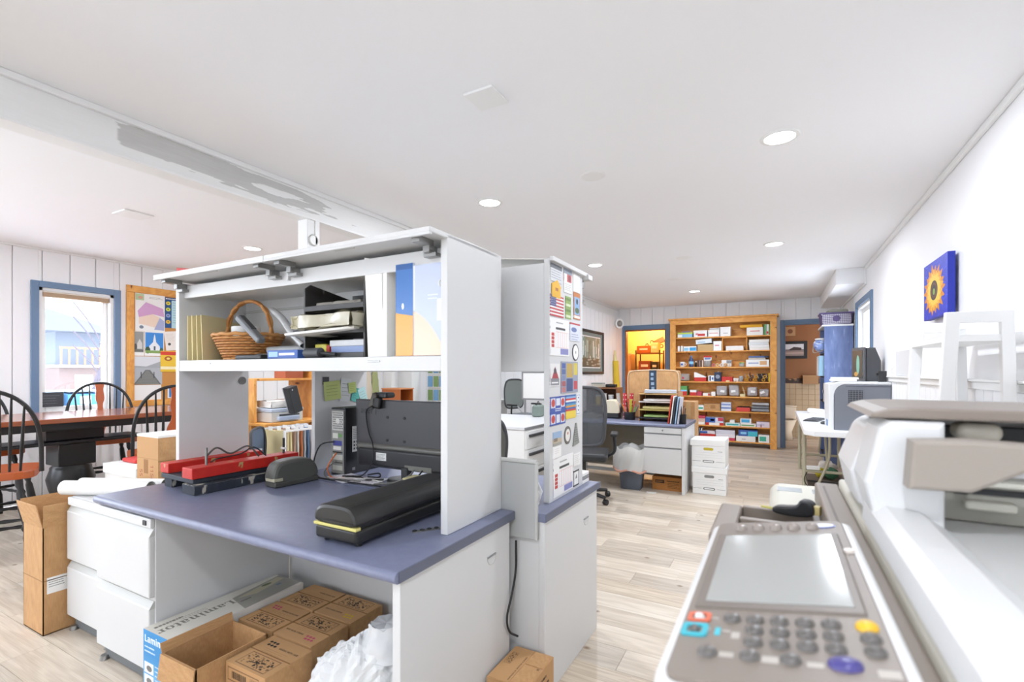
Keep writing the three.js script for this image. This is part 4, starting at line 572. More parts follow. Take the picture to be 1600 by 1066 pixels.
  part(m, 'back_shell', ext([[-0.325, 0.075], [-0.31, 0.052], [0.325, 0.052], [0.335, 0.41], [-0.335, 0.41]], 0.03, 0.005).translate(0, 0, -0.015), mm); part(m, 'back_bulge', bx(-0.3, 0.31, 0.06, 0.155, 0.01, 0.04, 0.014, 2), M(0x2a2a2c, 0.4)); part(m, 'ridge', rod([-0.31, 0.162, 0.018], [0.32, 0.162, 0.018], 0.017).scale(1, 1, 1), M(0x6c6a64, 0.35)); part(m, 'screen', bx(-0.32, 0.32, 0.075, 0.4, -0.022, -0.019, 0), mBlack);
  part(m, 'stand', bx(0.01, 0.055, 0, 0.075, 0.01, 0.05, 0.008, 2), mDark); part(m, 'foot', new THREE.CylinderGeometry(0.1, 0.105, 0.012, 28).scale(1.1, 1, 0.8).translate(0.03, 0.006, 0.02), mBlack);
  part(m, 'port_plate', bx(0.03, 0.2, 0.062, 0.085, 0.038, 0.043, 0), M(0x77766e, 0.4)); part(m, 'rating_label', bx(-0.165, -0.095, 0.095, 0.135, 0.04, 0.0412, 0), card(96, 56, (g, W, H) => { rect(g, '#e9e9e4', 0, 0, W, H); scribble(g, '#666', 8, 10, 80, 5, 9, 3); }));
  for (const [a, b] of [[-0.105, 0.32], [0.01, 0.32], [-0.105, 0.2], [0.01, 0.2]]) part(m, 'mount_hole', new THREE.CylinderGeometry(0.008, 0.008, 0.004, 12).rotateX(PI / 2).translate(a, b, 0.021), mBlack);
  part(m, 'lettering', new THREE.BoxGeometry(0.13, 0.047, 0.002), M(0xffffff, 0.4, { map: ctex(220, 80, (g, W, H) => { rect(g, '#4a4a4d', 0, 0, W, H); text(g, 'acer', W / 2, H / 2, 74, '#0c0c0e', { align: 'center' }); }) }), [-0.25, 0.352, 0.0206]);
  const wc = thing('webcam', 'black webcam clipped on top of the acer monitor', 'webcam', [-1.84, DK + 0.415, -1.955]); part(wc, 'head', bx(-0.05, 0.05, 0.005, 0.035, -0.04, 0.035, 0.013, 2), mCharcoal); part(wc, 'clip', bx(-0.035, 0.02, -0.05, 0.012, 0.023, 0.05, 0.01, 2).rotateZ(-0.15), mBlack); part(wc, 'arm', bx(-0.045, -0.01, -0.06, 0.02, 0.03, 0.05, 0.006).rotateZ(-0.4), M(0x5f5c54, 0.5));
  solo('webcam_cable', 'black webcam cable hanging down the monitor back', 'cable', tube([[-1.87, 1.12, -1.9], [-1.93, 1.09, -1.92], [-1.92, 0.98, -1.925], [-1.87, 0.92, -1.905], [-1.865, 0.83, -1.9], [-1.9, 0.76, -1.86], [-1.98, 0.748, -1.82]], 0.0035, 60, 7), mCable);
  for (let i = 0; i < 9; i++) solo('desk_cable', ['orange cable curling from the computer tower', 'black cable leaving the tower towards the jig', 'grey cable tangled beside the tower foot', 'black cable lying along the back desk edge', 'black cable crossing the loose papers', 'white cable among the papers under the monitor', 'grey cable plugged into the monitor ports', 'black cable beside the grey monitor cable', 'thin black cable looping near the monitor foot'][i], 'cable',
    tube([[[-2.1, 0.86, -1.87], [-2.11, 0.79, -1.82], [-2.06, 0.747, -1.8], [-1.98, 0.747, -1.82]], [[-2.12, 0.92, -1.876], [-2.19, 0.9, -1.84], [-2.2, 0.78, -1.8], [-2.12, 0.747, -1.77], [-1.9, 0.746, -1.78]], [[-2.1, 0.82, -1.87], [-2.14, 0.77, -1.83], [-2.09, 0.7465, -1.79], [-1.97, 0.7465, -1.78], [-1.85, 0.7465, -1.8]], [[-2.15, 0.7455, -1.765], [-1.95, 0.7455, -1.76], [-1.75, 0.7455, -1.77], [-1.6, 0.7455, -1.775]], [[-2.02, 0.748, -1.84], [-1.92, 0.752, -1.86], [-1.84, 0.75, -1.83], [-1.76, 0.752, -1.87]], [[-2.0, 0.75, -1.79], [-1.9, 0.755, -1.81], [-1.8, 0.75, -1.84], [-1.72, 0.753, -1.82]], [[-1.59, 0.81, -1.905], [-1.59, 0.79, -1.87], [-1.64, 0.76, -1.83], [-1.74, 0.748, -1.78]], [[-1.54, 0.81, -1.905], [-1.54, 0.79, -1.87], [-1.58, 0.76, -1.82], [-1.64, 0.748, -1.775]], [[-1.9, 0.756, -1.9], [-1.84, 0.765, -1.92], [-1.8, 0.757, -1.88], [-1.86, 0.757, -1.86]]][i], i === 5 ? 0.003 : 0.004, 40, 6), i === 0 ? M(0xcf6a2e, 0.5) : i === 5 ? M(0xd9d6d0, 0.5) : i === 2 || i === 6 ? M(0x77756f, 0.5) : mCable);
  for (const [x, z, r, l] of [[-1.86, -1.84, 0.2, 'loose white papers lying under the monitor cables'], [-1.98, -1.83, -0.3, 'white sheet with pink print beside the tower']]) solo('paper_sheet', l, 'paper', new THREE.BoxGeometry(0.2, 0.002, 0.14), card(128, 96, (g, W, H) => { rect(g, '#e9e9f0', 0, 0, W, H); scribble(g, '#b58ca0', 10, 12, 100, 8, 10, 2); }), [x, 0.7425 + (r > 0 ? 0 : 0.0025), z], [0, r, 0]);
  const ph = thing('desk_phone', 'cream box behind the laminator under the monitor', 'box', [-1.47, DK, -1.82]); part(ph, 'box_body', bx(-0.09, 0.09, 0, 0.05, -0.05, 0.05, 0.012, 2), M(0xe2d9b0, 0.5)); part(ph, 'lid', bx(-0.085, 0.085, 0.05, 0.058, -0.045, 0.045, 0.003), M(0xd8cf9f, 0.5)); 
  const tr = thing('paper_sorter', 'white curved paper sorter behind the grey divider', 'paper sorter', [-0.98, DK, -1.82]); for (let i = 0; i < 3; i++) part(tr, 'divider_plate', ext([[-0.12, 0], [0.1, 0], [0.12, 0.06], [0.07, 0.15], [0.02, 0.19 - i * 0.01], [-0.12, 0.19 - i * 0.01]], 0.005).translate(0, 0, 0.03 - i * 0.03), mWhite); part(tr, 'base', bx(-0.12, 0.1, 0, 0.012, -0.045, 0.045, 0.003), mWhite);
  const pp = thing('paper_stack', 'stack of booklets at the far corner of the magnet desk', 'paper', [-0.93, DK, -2.34]); for (let i = 0; i < 3; i++) part(pp, 'booklet', bx(-0.02, 0.08, i * 0.018, i * 0.018 + 0.016, -0.05, 0.045, 0.002), i === 1 ? mGrey : mPaper);
}
// ---------- paper rolls and boxes round the cabinets ----------
{
  for (const [x, z, l, r] of [[-3.0, -1.2, 'paper roll lying on the cabinet, nearest the desk', 0.036], [-3.035, -1.285, 'paper roll behind the nearer roll on the cabinet', 0.033]]) {
    const t = thing('paper_roll', l, 'paper roll', [x, 0.671 + r, z], -1.12);
    part(t, 'outer_sheet', new THREE.CylinderGeometry(r, r, 0.46, 30, 1, true).rotateX(PI / 2), M(0xf2f1ed, 0.75, { side: THREE.DoubleSide })); part(t, 'inner_sheet', new THREE.CylinderGeometry(r * 0.86, r * 0.86, 0.454, 30, 1, true).rotateX(PI / 2), M(0xbdbab2, 0.75, { side: THREE.DoubleSide })); part(t, 'end_ring', new THREE.RingGeometry(r * 0.86, r, 30).translate(0, 0, 0.229), mPaper);
  }
  const faceTex = card(160, 200, (g, W, H) => { rect(g, '#c49868', 0, 0, W, H); rect(g, '#b38a5c', 0, 84, W, 3); rect(g, '#a07448', 52, 90, 34, 56); text(g, '1150 LL', 112, 108, 30, '#a04a3a', { rot: PI / 2, bold: false }); text(g, '5S', 30, 130, 30, '#a04a3a', { rot: PI / 2, bold: false }); }, 0.85);
  const a = thing('cardboard_box', 'brown box with handwriting on the cabinet behind the desk', 'box', [-3.02, 0.6705, -1.56]); part(a, 'box_body', new THREE.BoxGeometry(0.22, 0.272, 0.34), [mCard, mCard, mCard, mCard, faceTex, mCard], [0, 0.136, 0]); part(a, 'tape', bx(0.1095, 0.1112, 0.145, 0.149, -0.17, 0.17, 0), M(0x9a7146, 0.7)); part(a, 'white_lid', bx(-0.112, 0.112, 0.272, 0.286, -0.172, 0.172, 0.003), mPaper); part(a, 'hand_hole', new THREE.CylinderGeometry(0.008, 0.008, 0.003, 12).rotateZ(PI / 2).translate(0.1105, 0.21, -0.13), mBlack);
  const b = thing('cardboard_box', 'tall open cardboard box on the floor left of the cabinets', 'box', [-3.285, 0, -1.16]);
  const w = 0.118, d = 0.155, h = 0.53; for (const [p, q, r, s] of [[-w, w, d - 0.004, d], [-w, w, -d, -d + 0.004], [-w, -w + 0.004, -d, d], [w - 0.004, w, -d, d]]) part(b, 'box_wall', bx(p, q, 0, h, r, s, 0), mCard);
  part(b, 'box_floor', bx(-w, w, 0, 0.005, -d, d, 0), mCard); part(b, 'seam', bx(-w - 0.001, w + 0.001, 0.265, 0.269, -d - 0.001, d + 0.001, 0), M(0xa37a4c, 0.8));
  part(b, 'flap', new THREE.BoxGeometry(2 * w, 0.12, 0.004).translate(0, 0.06, 0), mCard, [0, h, d], [0.22, 0, 0]); part(b, 'flap', new THREE.BoxGeometry(0.004, 0.12, 2 * d).translate(0, 0.06, 0), mCard, [-w, h, 0], [0, 0, 0.35]); part(b, 'flap', new THREE.BoxGeometry(0.004, 0.11, 2 * d).translate(0, 0.055, 0), mCard, [w, h, 0], [0, 0, -0.05]); part(b, 'flap', new THREE.BoxGeometry(2 * w, 0.12, 0.004).translate(0, 0.06, 0), mCard, [0, h, -d], [-0.3, 0, 0]);
  part(b, 'shipping_label', bx(w, w + 0.001, 0.2, 0.28, 0.06, 0.14, 0), card(64, 64, (g, W, H) => { rect(g, '#f4f3ef', 0, 0, W, H); scribble(g, '#777', 6, 8, 50, 4, 9, 3); }));
}
// ---------- under the foreground desk ----------
{
  const blue = card(200, 280, (g, W, H) => { rect(g, '#2a8fd0', 0, 0, W, H); for (let i = 0; i < 20; i++) rect(g, `rgba(235,240,250,${i / 26})`, 0, 90 + i * 10, W, 10); text(g, 'Laminator', 8, 34, 40, '#fff'); scribble(g, '#eaf4fb', 10, 64, 80, 2, 18, 6); for (let i = 0; i < 3; i++) { rect(g, '#f4f6f8', 8, 128 + i * 50, 68, 44); ell(g, '#777', 44, 152 + i * 50, 20, 12); } scribble(g, '#dbe9f6', 86, 130, 100, 8, 18, 5); }, 0.4);
  const top = card(600, 200, (g, W, H) => { rect(g, '#d8d4c8', 0, 0, W, H); g.save(); g.translate(W, H); g.rotate(PI); text(g, 'Laminator', W - 320, H - 150 + 60, 58, '#777368', { font: 'serif' }); scribble(g, '#777368', W - 130, H - 46, 110, 1, 10, 14); scribble(g, '#9a968a', W - 220, H - 60, 110, 2, 14, 4); g.restore(); g.fillStyle = '#9d9a90'; g.beginPath(); g.moveTo(330, 60); g.lineTo(600, 20); g.lineTo(600, 180); g.lineTo(300, 200); g.fill(); g.fillStyle = '#bdb69a'; g.beginPath(); g.moveTo(340, 80); g.lineTo(580, 30); g.lineTo(590, 70); g.lineTo(420, 110); g.fill(); ell(g, '#5f6a4c', 500, 62, 26, 10); rect(g, '#6f8696', 520, 100, 26, 16); rect(g, '#4c4a44', 330, 120, 50, 6); }, 0.5);
  const sidem = card(600, 280, (g, W, H) => { rect(g, '#efede6', 0, 0, W, H); text(g, 'Laminator', 40, 60, 70, '#1c1c1c'); }, 0.5);
  const l = thing('laminator_box', 'white and blue laminator box along the cabinet under the desk', 'box', [-2.125, 0, -1.305]), fix = (m) => m;
  part(l, 'box_body', new THREE.BoxGeometry(0.59, 0.275, 0.2).rotateY(PI / 2), [fix(sidem), fix(sidem), top, mPaper, sidem, mPaper], [0, 0.1375, 0]); l.children[0].material = [mPaper, blue, top, mPaper, sidem, mPaper];
  l.position.z = -1.305;
  const o = thing('cardboard_box', 'empty open cardboard box in front under the desk', 'box', [-1.885, 0, -1.1]), w = 0.11, d = 0.135, h = 0.262;
  for (const [p, q, r, s] of [[-w, w, d - 0.004, d], [-w, w, -d, -d + 0.004], [-w, -w + 0.004, -d, d], [w - 0.004, w, -d, d]]) part(o, 'box_wall', bx(p, q, 0, h, r, s, 0), mCard);
  part(o, 'box_floor', bx(-w, w, 0, 0.005, -d, d, 0), mCard); part(o, 'flap', new THREE.BoxGeometry(0.004, 0.035, 2 * d).translate(0, 0.0175, 0), mCard, [-w, h, 0], [0, 0, 0.35]); part(o, 'flap', new THREE.BoxGeometry(2 * w, 0.09, 0.004).translate(0, -0.045, 0), mCard, [0, h, d + 0.003], [-0.12, 0, 0]);
  const dots = { black: '#1a1a1a', magenta: '#c2456a', yellow: '#d9b12c', none: null };
  const toner = (label, x0, x1, z0, z1, col, flip) => {
    const t = thing('toner_carton', label, 'box', [(x0 + x1) / 2, 0, (z0 + z1) / 2], 0, 'toner cartons under the desk'), W0 = x1 - x0, D0 = z1 - z0;
    const topm = card(256, 200, (g, W, H) => {
      rect(g, '#c49868', 0, 0, W, H); g.save(); if (flip) { g.translate(W, H); g.rotate(PI); }
      g.strokeStyle = '#6a4c30'; g.lineWidth = 3; g.strokeRect(40, 112, 180, 74); for (let i = 0; i < 90; i++) rect(g, '#33261a', 46 + rr(0, 166), 118 + rr(0, 58), rr(2, 12), rr(2, 7)); rect(g, '#241a12', 128, 140, 6, 34); rect(g, '#241a12', 116, 150, 30, 6);
      text(g, 'HANDLE WITH CARE', 118, 52, 12.5, '#332519'); if (dots[col]) for (let i = 0; i < 6; i++) ell(g, dots[col], 40 + (i % 3) * 20 + (i > 2 ? 8 : 0), 34 + Math.floor(i / 3) * 18, 8, 6); scribble(g, '#a57c54', 60, 72, 140, 3, 10, 2); g.restore(); rect(g, '#9d7450', 0, 98, W, 2);
    }, 0.8), frontm = card(256, 200, (g, W, H) => { rect(g, '#c49868', 0, 0, W, H); g.strokeStyle = '#7d5c3c'; g.lineWidth = 3; g.strokeRect(14, 14, 200, 36); scribble(g, '#54402c', 40, 22, 110, 1, 12, 20); for (let i = 0; i < 9; i++) rect(g, '#6a4f36', 160 + i * 6, 20, 2, 24); g.strokeRect(18, 62, 150, 120); scribble(g, '#8a6238', 26, 76, 130, 8, 13, 4); }, 0.8);
    part(t, 'carton_body', new THREE.BoxGeometry(W0 - 0.006, 0.25, D0 - 0.006), [mCard, mCard, topm, mCard, frontm, mCard], [0, 0.125, 0]);
    part(t, 'top_flap', bx(-W0 / 2 + 0.004, W0 / 2 - 0.004, 0.25, 0.2512, -0.002, 0.002, 0), M(0x8a6238, 0.8)); return t;
  };
  toner('toner carton in the middle row beside the laminator box, faint red dots', -2.015, -1.79, -1.455, -1.265, 'magenta', false);
  toner('toner carton in the middle row, right one with magenta dots', -1.785, -1.56, -1.455, -1.265, 'magenta', true);
  toner('toner carton in the back row beside the laminator box, no dots', -2.015, -1.79, -1.655, -1.462, 'none', false);
  toner('toner carton in the back row with yellow dots', -1.785, -1.56, -1.655, -1.462, 'yellow', true);
  toner('front toner carton with black dots, partly in the light', -1.765, -1.535, -1.258, -1.06, 'black', false);
  const fb = thing('cardboard_box', 'brown carton on the floor in the corner of two desks', 'box', [-0.842, 0, -1.62], 0), ftop = card(256, 320, (g, W, H) => { rect(g, '#c49868', 0, 0, W, H); g.strokeStyle = '#7c5a34'; g.lineWidth = 2; g.strokeRect(30, 60, 80, 110); for (let i = 0; i < 60; i++) rect(g, '#3c2a18', 34 + rr(0, 68), 64 + rr(0, 96), rr(2, 9), rr(2, 9)); text(g, 'HANDLE WITH CARE', 228, 300, 24, '#4a3420', { rot: -PI / 2 }); }, 0.8);
  part(fb, 'carton_body', new THREE.BoxGeometry(0.165, 0.198, 0.225), [card(160, 128, (g, W, H) => { rect(g, '#c49868', 0, 0, W, H); scribble(g, '#3c2a18', 30, 20, 110, 2, 18, 6); scribble(g, '#3c2a18', 40, 70, 90, 2, 20, 12); }, 0.8), mCard, ftop, mCard, mCard, mCard], [0, 0.099, 0]);
  part(fb, 'top_flap', bx(0.008, 0.08, 0.198, 0.2005, -0.11, -0.02, 0), mCard); part(fb, 'top_flap', bx(0.008, 0.08, 0.198, 0.2005, 0.0, 0.11, 0), mCard); part(fb, 'top_flap', bx(-0.08, 0.004, 0.198, 0.1995, -0.11, 0.11, 0), ftop);
  let g = new THREE.IcosahedronGeometry(1, 24); const p = g.attributes.position;      // plastic bag with a gathered neck
  for (let i = 0; i < p.count; i++) { let x = p.getX(i), y = p.getY(i), z = p.getZ(i); const r = 1 + 0.22 * fbm(x * 1.7 + 3, y * 1.7, z * 1.7) + 0.07 * Math.sin(Math.atan2(z, x) * 13 + 3 * fbm(x * 3, y * 3, z * 3)) * (0.4 + 0.6 * Math.max(0, y)) + 0.05 * noise.noise(x * 9, y * 9, z * 9); const lift = Math.max(0, x * 0.8 + y * 0.7 - 0.35); p.setXYZ(i, x * 0.205 * r + 0.02 * lift, Math.max(0.002, 0.17 + y * 0.165 * r + lift * 0.17), z * 0.15 * r); }
  g.computeVertexNormals();
  const bag = thing('plastic_bag', 'stuffed white plastic bag beside the toner cartons', 'bag', [-1.275, 0, -1.24]); part(bag, 'bag_body', g, mBag);
  part(bag, 'bag_neck', wobble(new THREE.CylinderGeometry(0.05, 0.085, 0.1, 24, 8, false), 0.02, 22, 3).translate(0.12, 0.41, 0), mBag);
  solo('power_cable', 'black cable hanging on the white end panel corner', 'cable', tube([[-0.925, 0.62, -1.735], [-0.925, 0.5, -1.732], [-0.92, 0.42, -1.69], [-0.925, 0.34, -1.66], [-0.925, 0.28, -1.68], [-0.915, 0.24, -1.73]], 0.0045, 40, 7), mCable);
}
// ---------- pine bookcase on the back wall ----------
const BX0 = -1.73, BX1 = -0.01, BZF = -9.235, BZB = -9.53;
const shelfY = [1.92, 1.668, 1.385, 1.127, 0.869, 0.612, 0.355, 0.098];
{
  const t = thing('bookcase', 'tall pine bookcase full of office supplies on the back wall', 'bookcase', [-0.87, 0, -9.38]), o = t.position;
  const p = (n, a, b, c, d, e, f, sw, m = mPine, r = 0.004) => part(t, n, metric(bx(a - o.x, b - o.x, c, d, e - o.z, f - o.z, r), 1.4, sw), m);
  p('side_post', BX0, BX0 + 0.1, 0, 2.16, BZF - 0.02, BZF, true); p('side_post', BX1 - 0.1, BX1, 0, 2.16, BZF - 0.02, BZF, true);
  p('side_panel', BX0 + 0.01, BX0 + 0.03, 0, 2.16, BZB, BZF - 0.02, true); p('side_panel', BX1 - 0.03, BX1 - 0.01, 0, 2.16, BZB, BZF - 0.02, true);
  p('header', BX0, BX1, 2.15, 2.235, BZF - 0.02, BZF + 0.002, false); p('crown', BX0 - 0.03, BX1 + 0.03, 2.235, 2.262, BZB, BZF + 0.03, false); p('top_panel', BX0 + 0.03, BX1 - 0.03, 2.2, 2.235, BZB, BZF - 0.02, false);
  for (const y of shelfY) p('shelf', BX0 + 0.03, BX1 - 0.03, y - 0.022, y, BZB + 0.012, BZF - 0.02, false);
  for (let i = 0; i < 12; i++) p('back_board', BX0 + 0.03, BX1 - 0.03, 0.08 + i * 0.178, 0.256 + i * 0.178, BZB, BZB + 0.012, false, mPine, 0.002);
  p('cubby_side', -0.855, -0.84, 1.668, 1.898, BZB + 0.02, BZF - 0.03, true); p('cubby_side', -0.47, -0.455, 1.668, 1.898, BZB + 0.02, BZF - 0.03, true); p('cubby_top', -0.855, -0.455, 1.886, 1.898, BZB + 0.02, BZF - 0.03, false);
}
// a small carton on a bookcase shelf; bands are [x0, x1, y0, y1, material] on its front, as fractions
function pack(name, label, row, x0, x1, h, m, bands = [], o = {}) {
  const d = o.d ?? 0.2, y = shelfY[row] + 0.0006 + (o.up ?? 0), t = thing(name, label, o.cat ?? 'box', [(x0 + x1) / 2, y, BZF - 0.035 - (o.back ?? 0) - d / 2], o.turn ?? 0, 'supplies in the pine bookcase'), w = x1 - x0;
  part(t, 'carton_body', bx(-w / 2, w / 2, 0, h, -d / 2, d / 2, 0.002), m);
  for (const [a, b, c, e, bm] of bands) part(t, 'print_band', bx(-w / 2 + a * w, -w / 2 + b * w, c * h, e * h, d / 2, d / 2 + 0.001, 0), bm);
  if (o.lid) part(t, 'lid', bx(-w / 2 - 0.003, w / 2 + 0.003, h - 0.03, h + 0.002, -d / 2 - 0.003, d / 2 + 0.003, 0.002), o.lid);
  if (o.roll) t.rotation.z = o.roll; return t;
}
function reams(name, label, row, x0, x1, hs, ms, o = {}) { let up = 0; const t = thing(name, label, 'paper', [(x0 + x1) / 2, shelfY[row] + 0.0006, BZF - 0.15], 0, 'supplies in the pine bookcase'), w = (x1 - x0) / 2; hs.forEach((h, i) => { const e = rr(-0.008, 0.008); part(t, 'ream', bx(-w + e, w + e, up, up + h - 0.001, -0.105, 0.105, 0.003), ms[i % ms.length]); up += h; }); return t; }
const mBlueL = M(0x8cc8ea, 0.5), mLime = M(0xc9dc5a, 0.5), mNavy = M(0x24324f, 0.5), mRose = M(0xc4405a, 0.5), mAqua = M(0x49c0cf, 0.5);
{
  // row 1
  pack('card_pack', 'light blue card pack at the top left bookcase shelf', 0, -1.6, -1.35, 0.058, mBlueL, [[0, 0.3, 0.1, 0.9, mWhite]]); pack('card_pack', 'yellow-green pack on the light blue pack', 0, -1.6, -1.345, 0.03, mLime, [], { up: 0.06 }); pack('notebook', 'purple notebook on the yellow-green pack', 0, -1.53, -1.39, 0.018, M(0x6a5a9c, 0.5), [], { up: 0.092, cat: 'notebook', turn: 0.1 });
  pack('label_box', 'white box with a red label, second on the top shelf', 0, -1.325, -1.1, 0.115, mWhite, [[0.3, 0.85, 0.15, 0.5, mRed], [0.15, 0.35, 0.3, 0.6, mPink]], { lid: mPaper });
  pack('envelope_box', 'white box with a red line and grey book on top', 0, -1.08, -0.9, 0.115, mWhite, [[0.1, 0.9, 0.48, 0.56, mRed]], { lid: mPaper }); pack('book', 'grey-edged book lying on the white box', 0, -1.06, -0.895, 0.03, mPaper, [[0, 1, 0.3, 0.7, mGrey]], { up: 0.119, cat: 'book' });
  pack('envelope_box', 'taller white lidded box in the top shelf middle', 0, -0.885, -0.72, 0.16, mWhite, [[0.3, 0.75, 0.3, 0.36, mGrey]], { lid: mPaper });
  pack('envelope_box', 'white box with red writing under yellow paper', 0, -0.465, -0.215, 0.135, mPaper, [[0.2, 0.8, 0.5, 0.58, mRed]]); pack('paper_bundle', 'bundle of yellow paper overhanging a white box', 0, -0.57, -0.225, 0.045, M(0xe9ae2c, 0.7), [], { up: 0.137, cat: 'paper' });
  const bk = thing('picture_book', 'green and red striped book set at the top right', 'book', [-0.155, shelfY[0] + 0.0006, -9.38], 0, 'supplies in the pine bookcase'); for (let i = 0; i < 4; i++) part(bk, 'volume', bx(-0.05 + i * 0.025, -0.027 + i * 0.025, 0, 0.18, -0.1, 0.1, 0.002), [mGreen, M(0x8fb59a, 0.5), mPaper, mGreen][i]); part(bk, 'print_band', bx(-0.01, 0.02, 0.02, 0.06, 0.1, 0.101, 0), mRed);
  // row 2
  for (const [i, l] of [[0, 'leftmost thin white pad leaning on the second shelf'], [1, 'second thin white pad leaning on the second shelf']]) { const t = pack('note_pad', l, 1, -1.6 + i * 0.05, -1.565 + i * 0.05, 0.1, mPaper, [], { cat: 'pad' }); t.rotation.z = -0.08 * i; }
  pack('tissue_box', 'white and sky blue box on the second shelf', 1, -1.5, -1.28, 0.09, mWhite, [[0.48, 0.98, 0.1, 0.75, M(0x2f9fdc, 0.5)], [0.05, 0.4, 0.1, 0.7, mBlueL]]);
  pack('carton', 'brown carton on the second shelf', 1, -1.26, -1.0, 0.118, mTan, []); pack('carton', 'white and blue box tilted on the brown carton', 1, -1.285, -1.02, 0.08, M(0xdfe7ec, 0.5), [[0.1, 0.6, 0.2, 0.5, M(0xa9c6d8, 0.5)]], { up: 0.132, roll: 0.09 });
  pack('carton', 'white box with pink handwriting beside the wood cubby', 1, -0.995, -0.862, 0.17, mWhite, [[0.2, 0.7, 0.5, 0.62, mPink]]);
  reams('paper_stack', 'low paper stack inside the wooden cubby', 1, -0.79, -0.51, [0.04, 0.04], [mPaper, mWhite]); reams('paper_stack', 'tall stack of paper reams at the right of shelf two', 1, -0.43, -0.125, [0.045, 0.045, 0.045, 0.045], [mPaper, mWhite, M(0xe3e6e6, 0.7)]);
  // row 3
  const mug = thing('mug', 'white mug with a blue emblem on the third shelf', 'mug', [-1.53, shelfY[2] + 0.0006, -9.33], 0, 'supplies in the pine bookcase'); part(mug, 'cup', lathe([[0, 0], [0.042, 0], [0.045, 0.095], [0.041, 0.095], [0.039, 0.008], [0, 0.008]], 24), mWhite); part(mug, 'handle', new THREE.TorusGeometry(0.025, 0.006, 8, 16, PI).rotateZ(-PI / 2).translate(0.043, 0.05, 0), mWhite); part(mug, 'emblem', bx(-0.018, 0.018, 0.03, 0.065, 0.0425, 0.046, 0), mBlue);
  const bot = thing('spray_bottle', 'dark blue bottle on the third shelf', 'bottle', [-1.375, shelfY[2] + 0.0006, -9.33], 0, 'supplies in the pine bookcase'); part(bot, 'bottle_body', lathe([[0, 0], [0.038, 0], [0.04, 0.02], [0.04, 0.13], [0.022, 0.165], [0.018, 0.18]], 20), M(0x3d5484, 0.3)); part(bot, 'cap', lathe([[0.02, 0.175], [0.022, 0.18], [0.02, 0.205], [0, 0.207]], 16), M(0x6d84b0, 0.4)); part(bot, 'label_band', lathe([[0.0405, 0.05], [0.0405, 0.1]], 20), mBlueL);
  const ink = thing('ink_bottle', 'small black bottle beside the blue bottle', 'bottle', [-1.295, shelfY[2] + 0.0006, -9.33], 0, 'supplies in the pine bookcase'); part(ink, 'bottle_body', lathe([[0, 0], [0.024, 0], [0.025, 0.07], [0.012, 0.085]], 16), mBlack); part(ink, 'cap', lathe([[0.013, 0.085], [0.013, 0.105], [0, 0.106]], 14), mWhite);
  for (let i = 0; i < 4; i++) { const t = solo('marker_pen', ['first marker standing right of the black bottle', 'second marker standing right of the black bottle', 'third marker standing right of the black bottle', 'white marker beside the glass jar'][i], 'pen', merge([new THREE.CylinderGeometry(0.008, 0.009, 0.09, 10).translate(0, 0.045, 0), new THREE.CylinderGeometry(0.007, 0.009, 0.03, 10).translate(0, 0.105, 0)]), [mNavy, mGrey, mBlack, mWhite][i], [-1.255 + i * 0.024, shelfY[2] + 0.0006, -9.33], null, 'supplies in the pine bookcase'); }
  const jar = (name, label, x, row, r, h, filling, o = {}) => { const t = thing(name, label, 'jar', [x, shelfY[row] + 0.0006, -9.34], 0, 'supplies in the pine bookcase'); part(t, 'glass', lathe([[0, 0], [r, 0], [r, h * 0.85], [r * 0.9, h], [r * 0.86, h], [r * 0.94, h * 0.84], [r * 0.94, 0.004], [0, 0.004]], 22), mClear); part(t, 'filling', wobble(new THREE.CylinderGeometry(r * 0.88, r * 0.88, h * 0.6, 16, 4), 0.006, 40).translate(0, h * 0.3 + 0.006, 0), filling); if (o.lid) part(t, 'lid', new THREE.CylinderGeometry(r * 0.95, r * 0.95, 0.014, 20).translate(0, h + 0.006, 0), o.lid); return t; };
  jar('storage_jar', 'glass jar of brown bits on the third shelf', -1.1, 2, 0.065, 0.11, M(0x9a6a4a, 0.7), { lid: mWhite });
  pack('picture_card', 'red and blue picture card standing on the glass jar', 2, -1.165, -1.035, 0.075, mWhite, [[0, 1, 0.6, 1, mRed], [0.1, 0.9, 0.1, 0.55, M(0x6a82b0, 0.5)]], { up: 0.125, d: 0.02, cat: 'card', back: 0.08 });
  for (let i = 0; i < 5; i++) { const t = thing('tape_roll', ['pink tape roll nearest the glass jar', 'cream tape roll, second in the row', 'white tape roll in the middle of the row', 'amber tape roll, fourth in the row', 'white tape roll at the right of the row'][i], 'tape roll', [-1.0 + i * 0.066, shelfY[2] + 0.031, -9.32], 0, 'supplies in the pine bookcase'); part(t, 'tape', new THREE.TorusGeometry(0.023, 0.008, 8, 20), [mPink, mCream, mWhite, M(0xd9a050, 0.5), mPaper][i]); part(t, 'core', new THREE.CylinderGeometry(0.016, 0.016, 0.014, 18, 1, true).rotateX(PI / 2), M(0xc49a6a, 0.8, { side: THREE.DoubleSide })); }
  pack('tape_dispenser', 'white and grey carton behind the tape rolls', 2, -0.87, -0.71, 0.12, mPaper, [[0.5, 1, 0.5, 0.95, mGrey], [0, 0.45, 0.6, 0.9, mWhite]], { d: 0.08, back: 0.09 });
  jar('storage_jar', 'low jar with green lid on the third shelf', -0.545, 2, 0.045, 0.06, mPaper, { lid: mGreen });
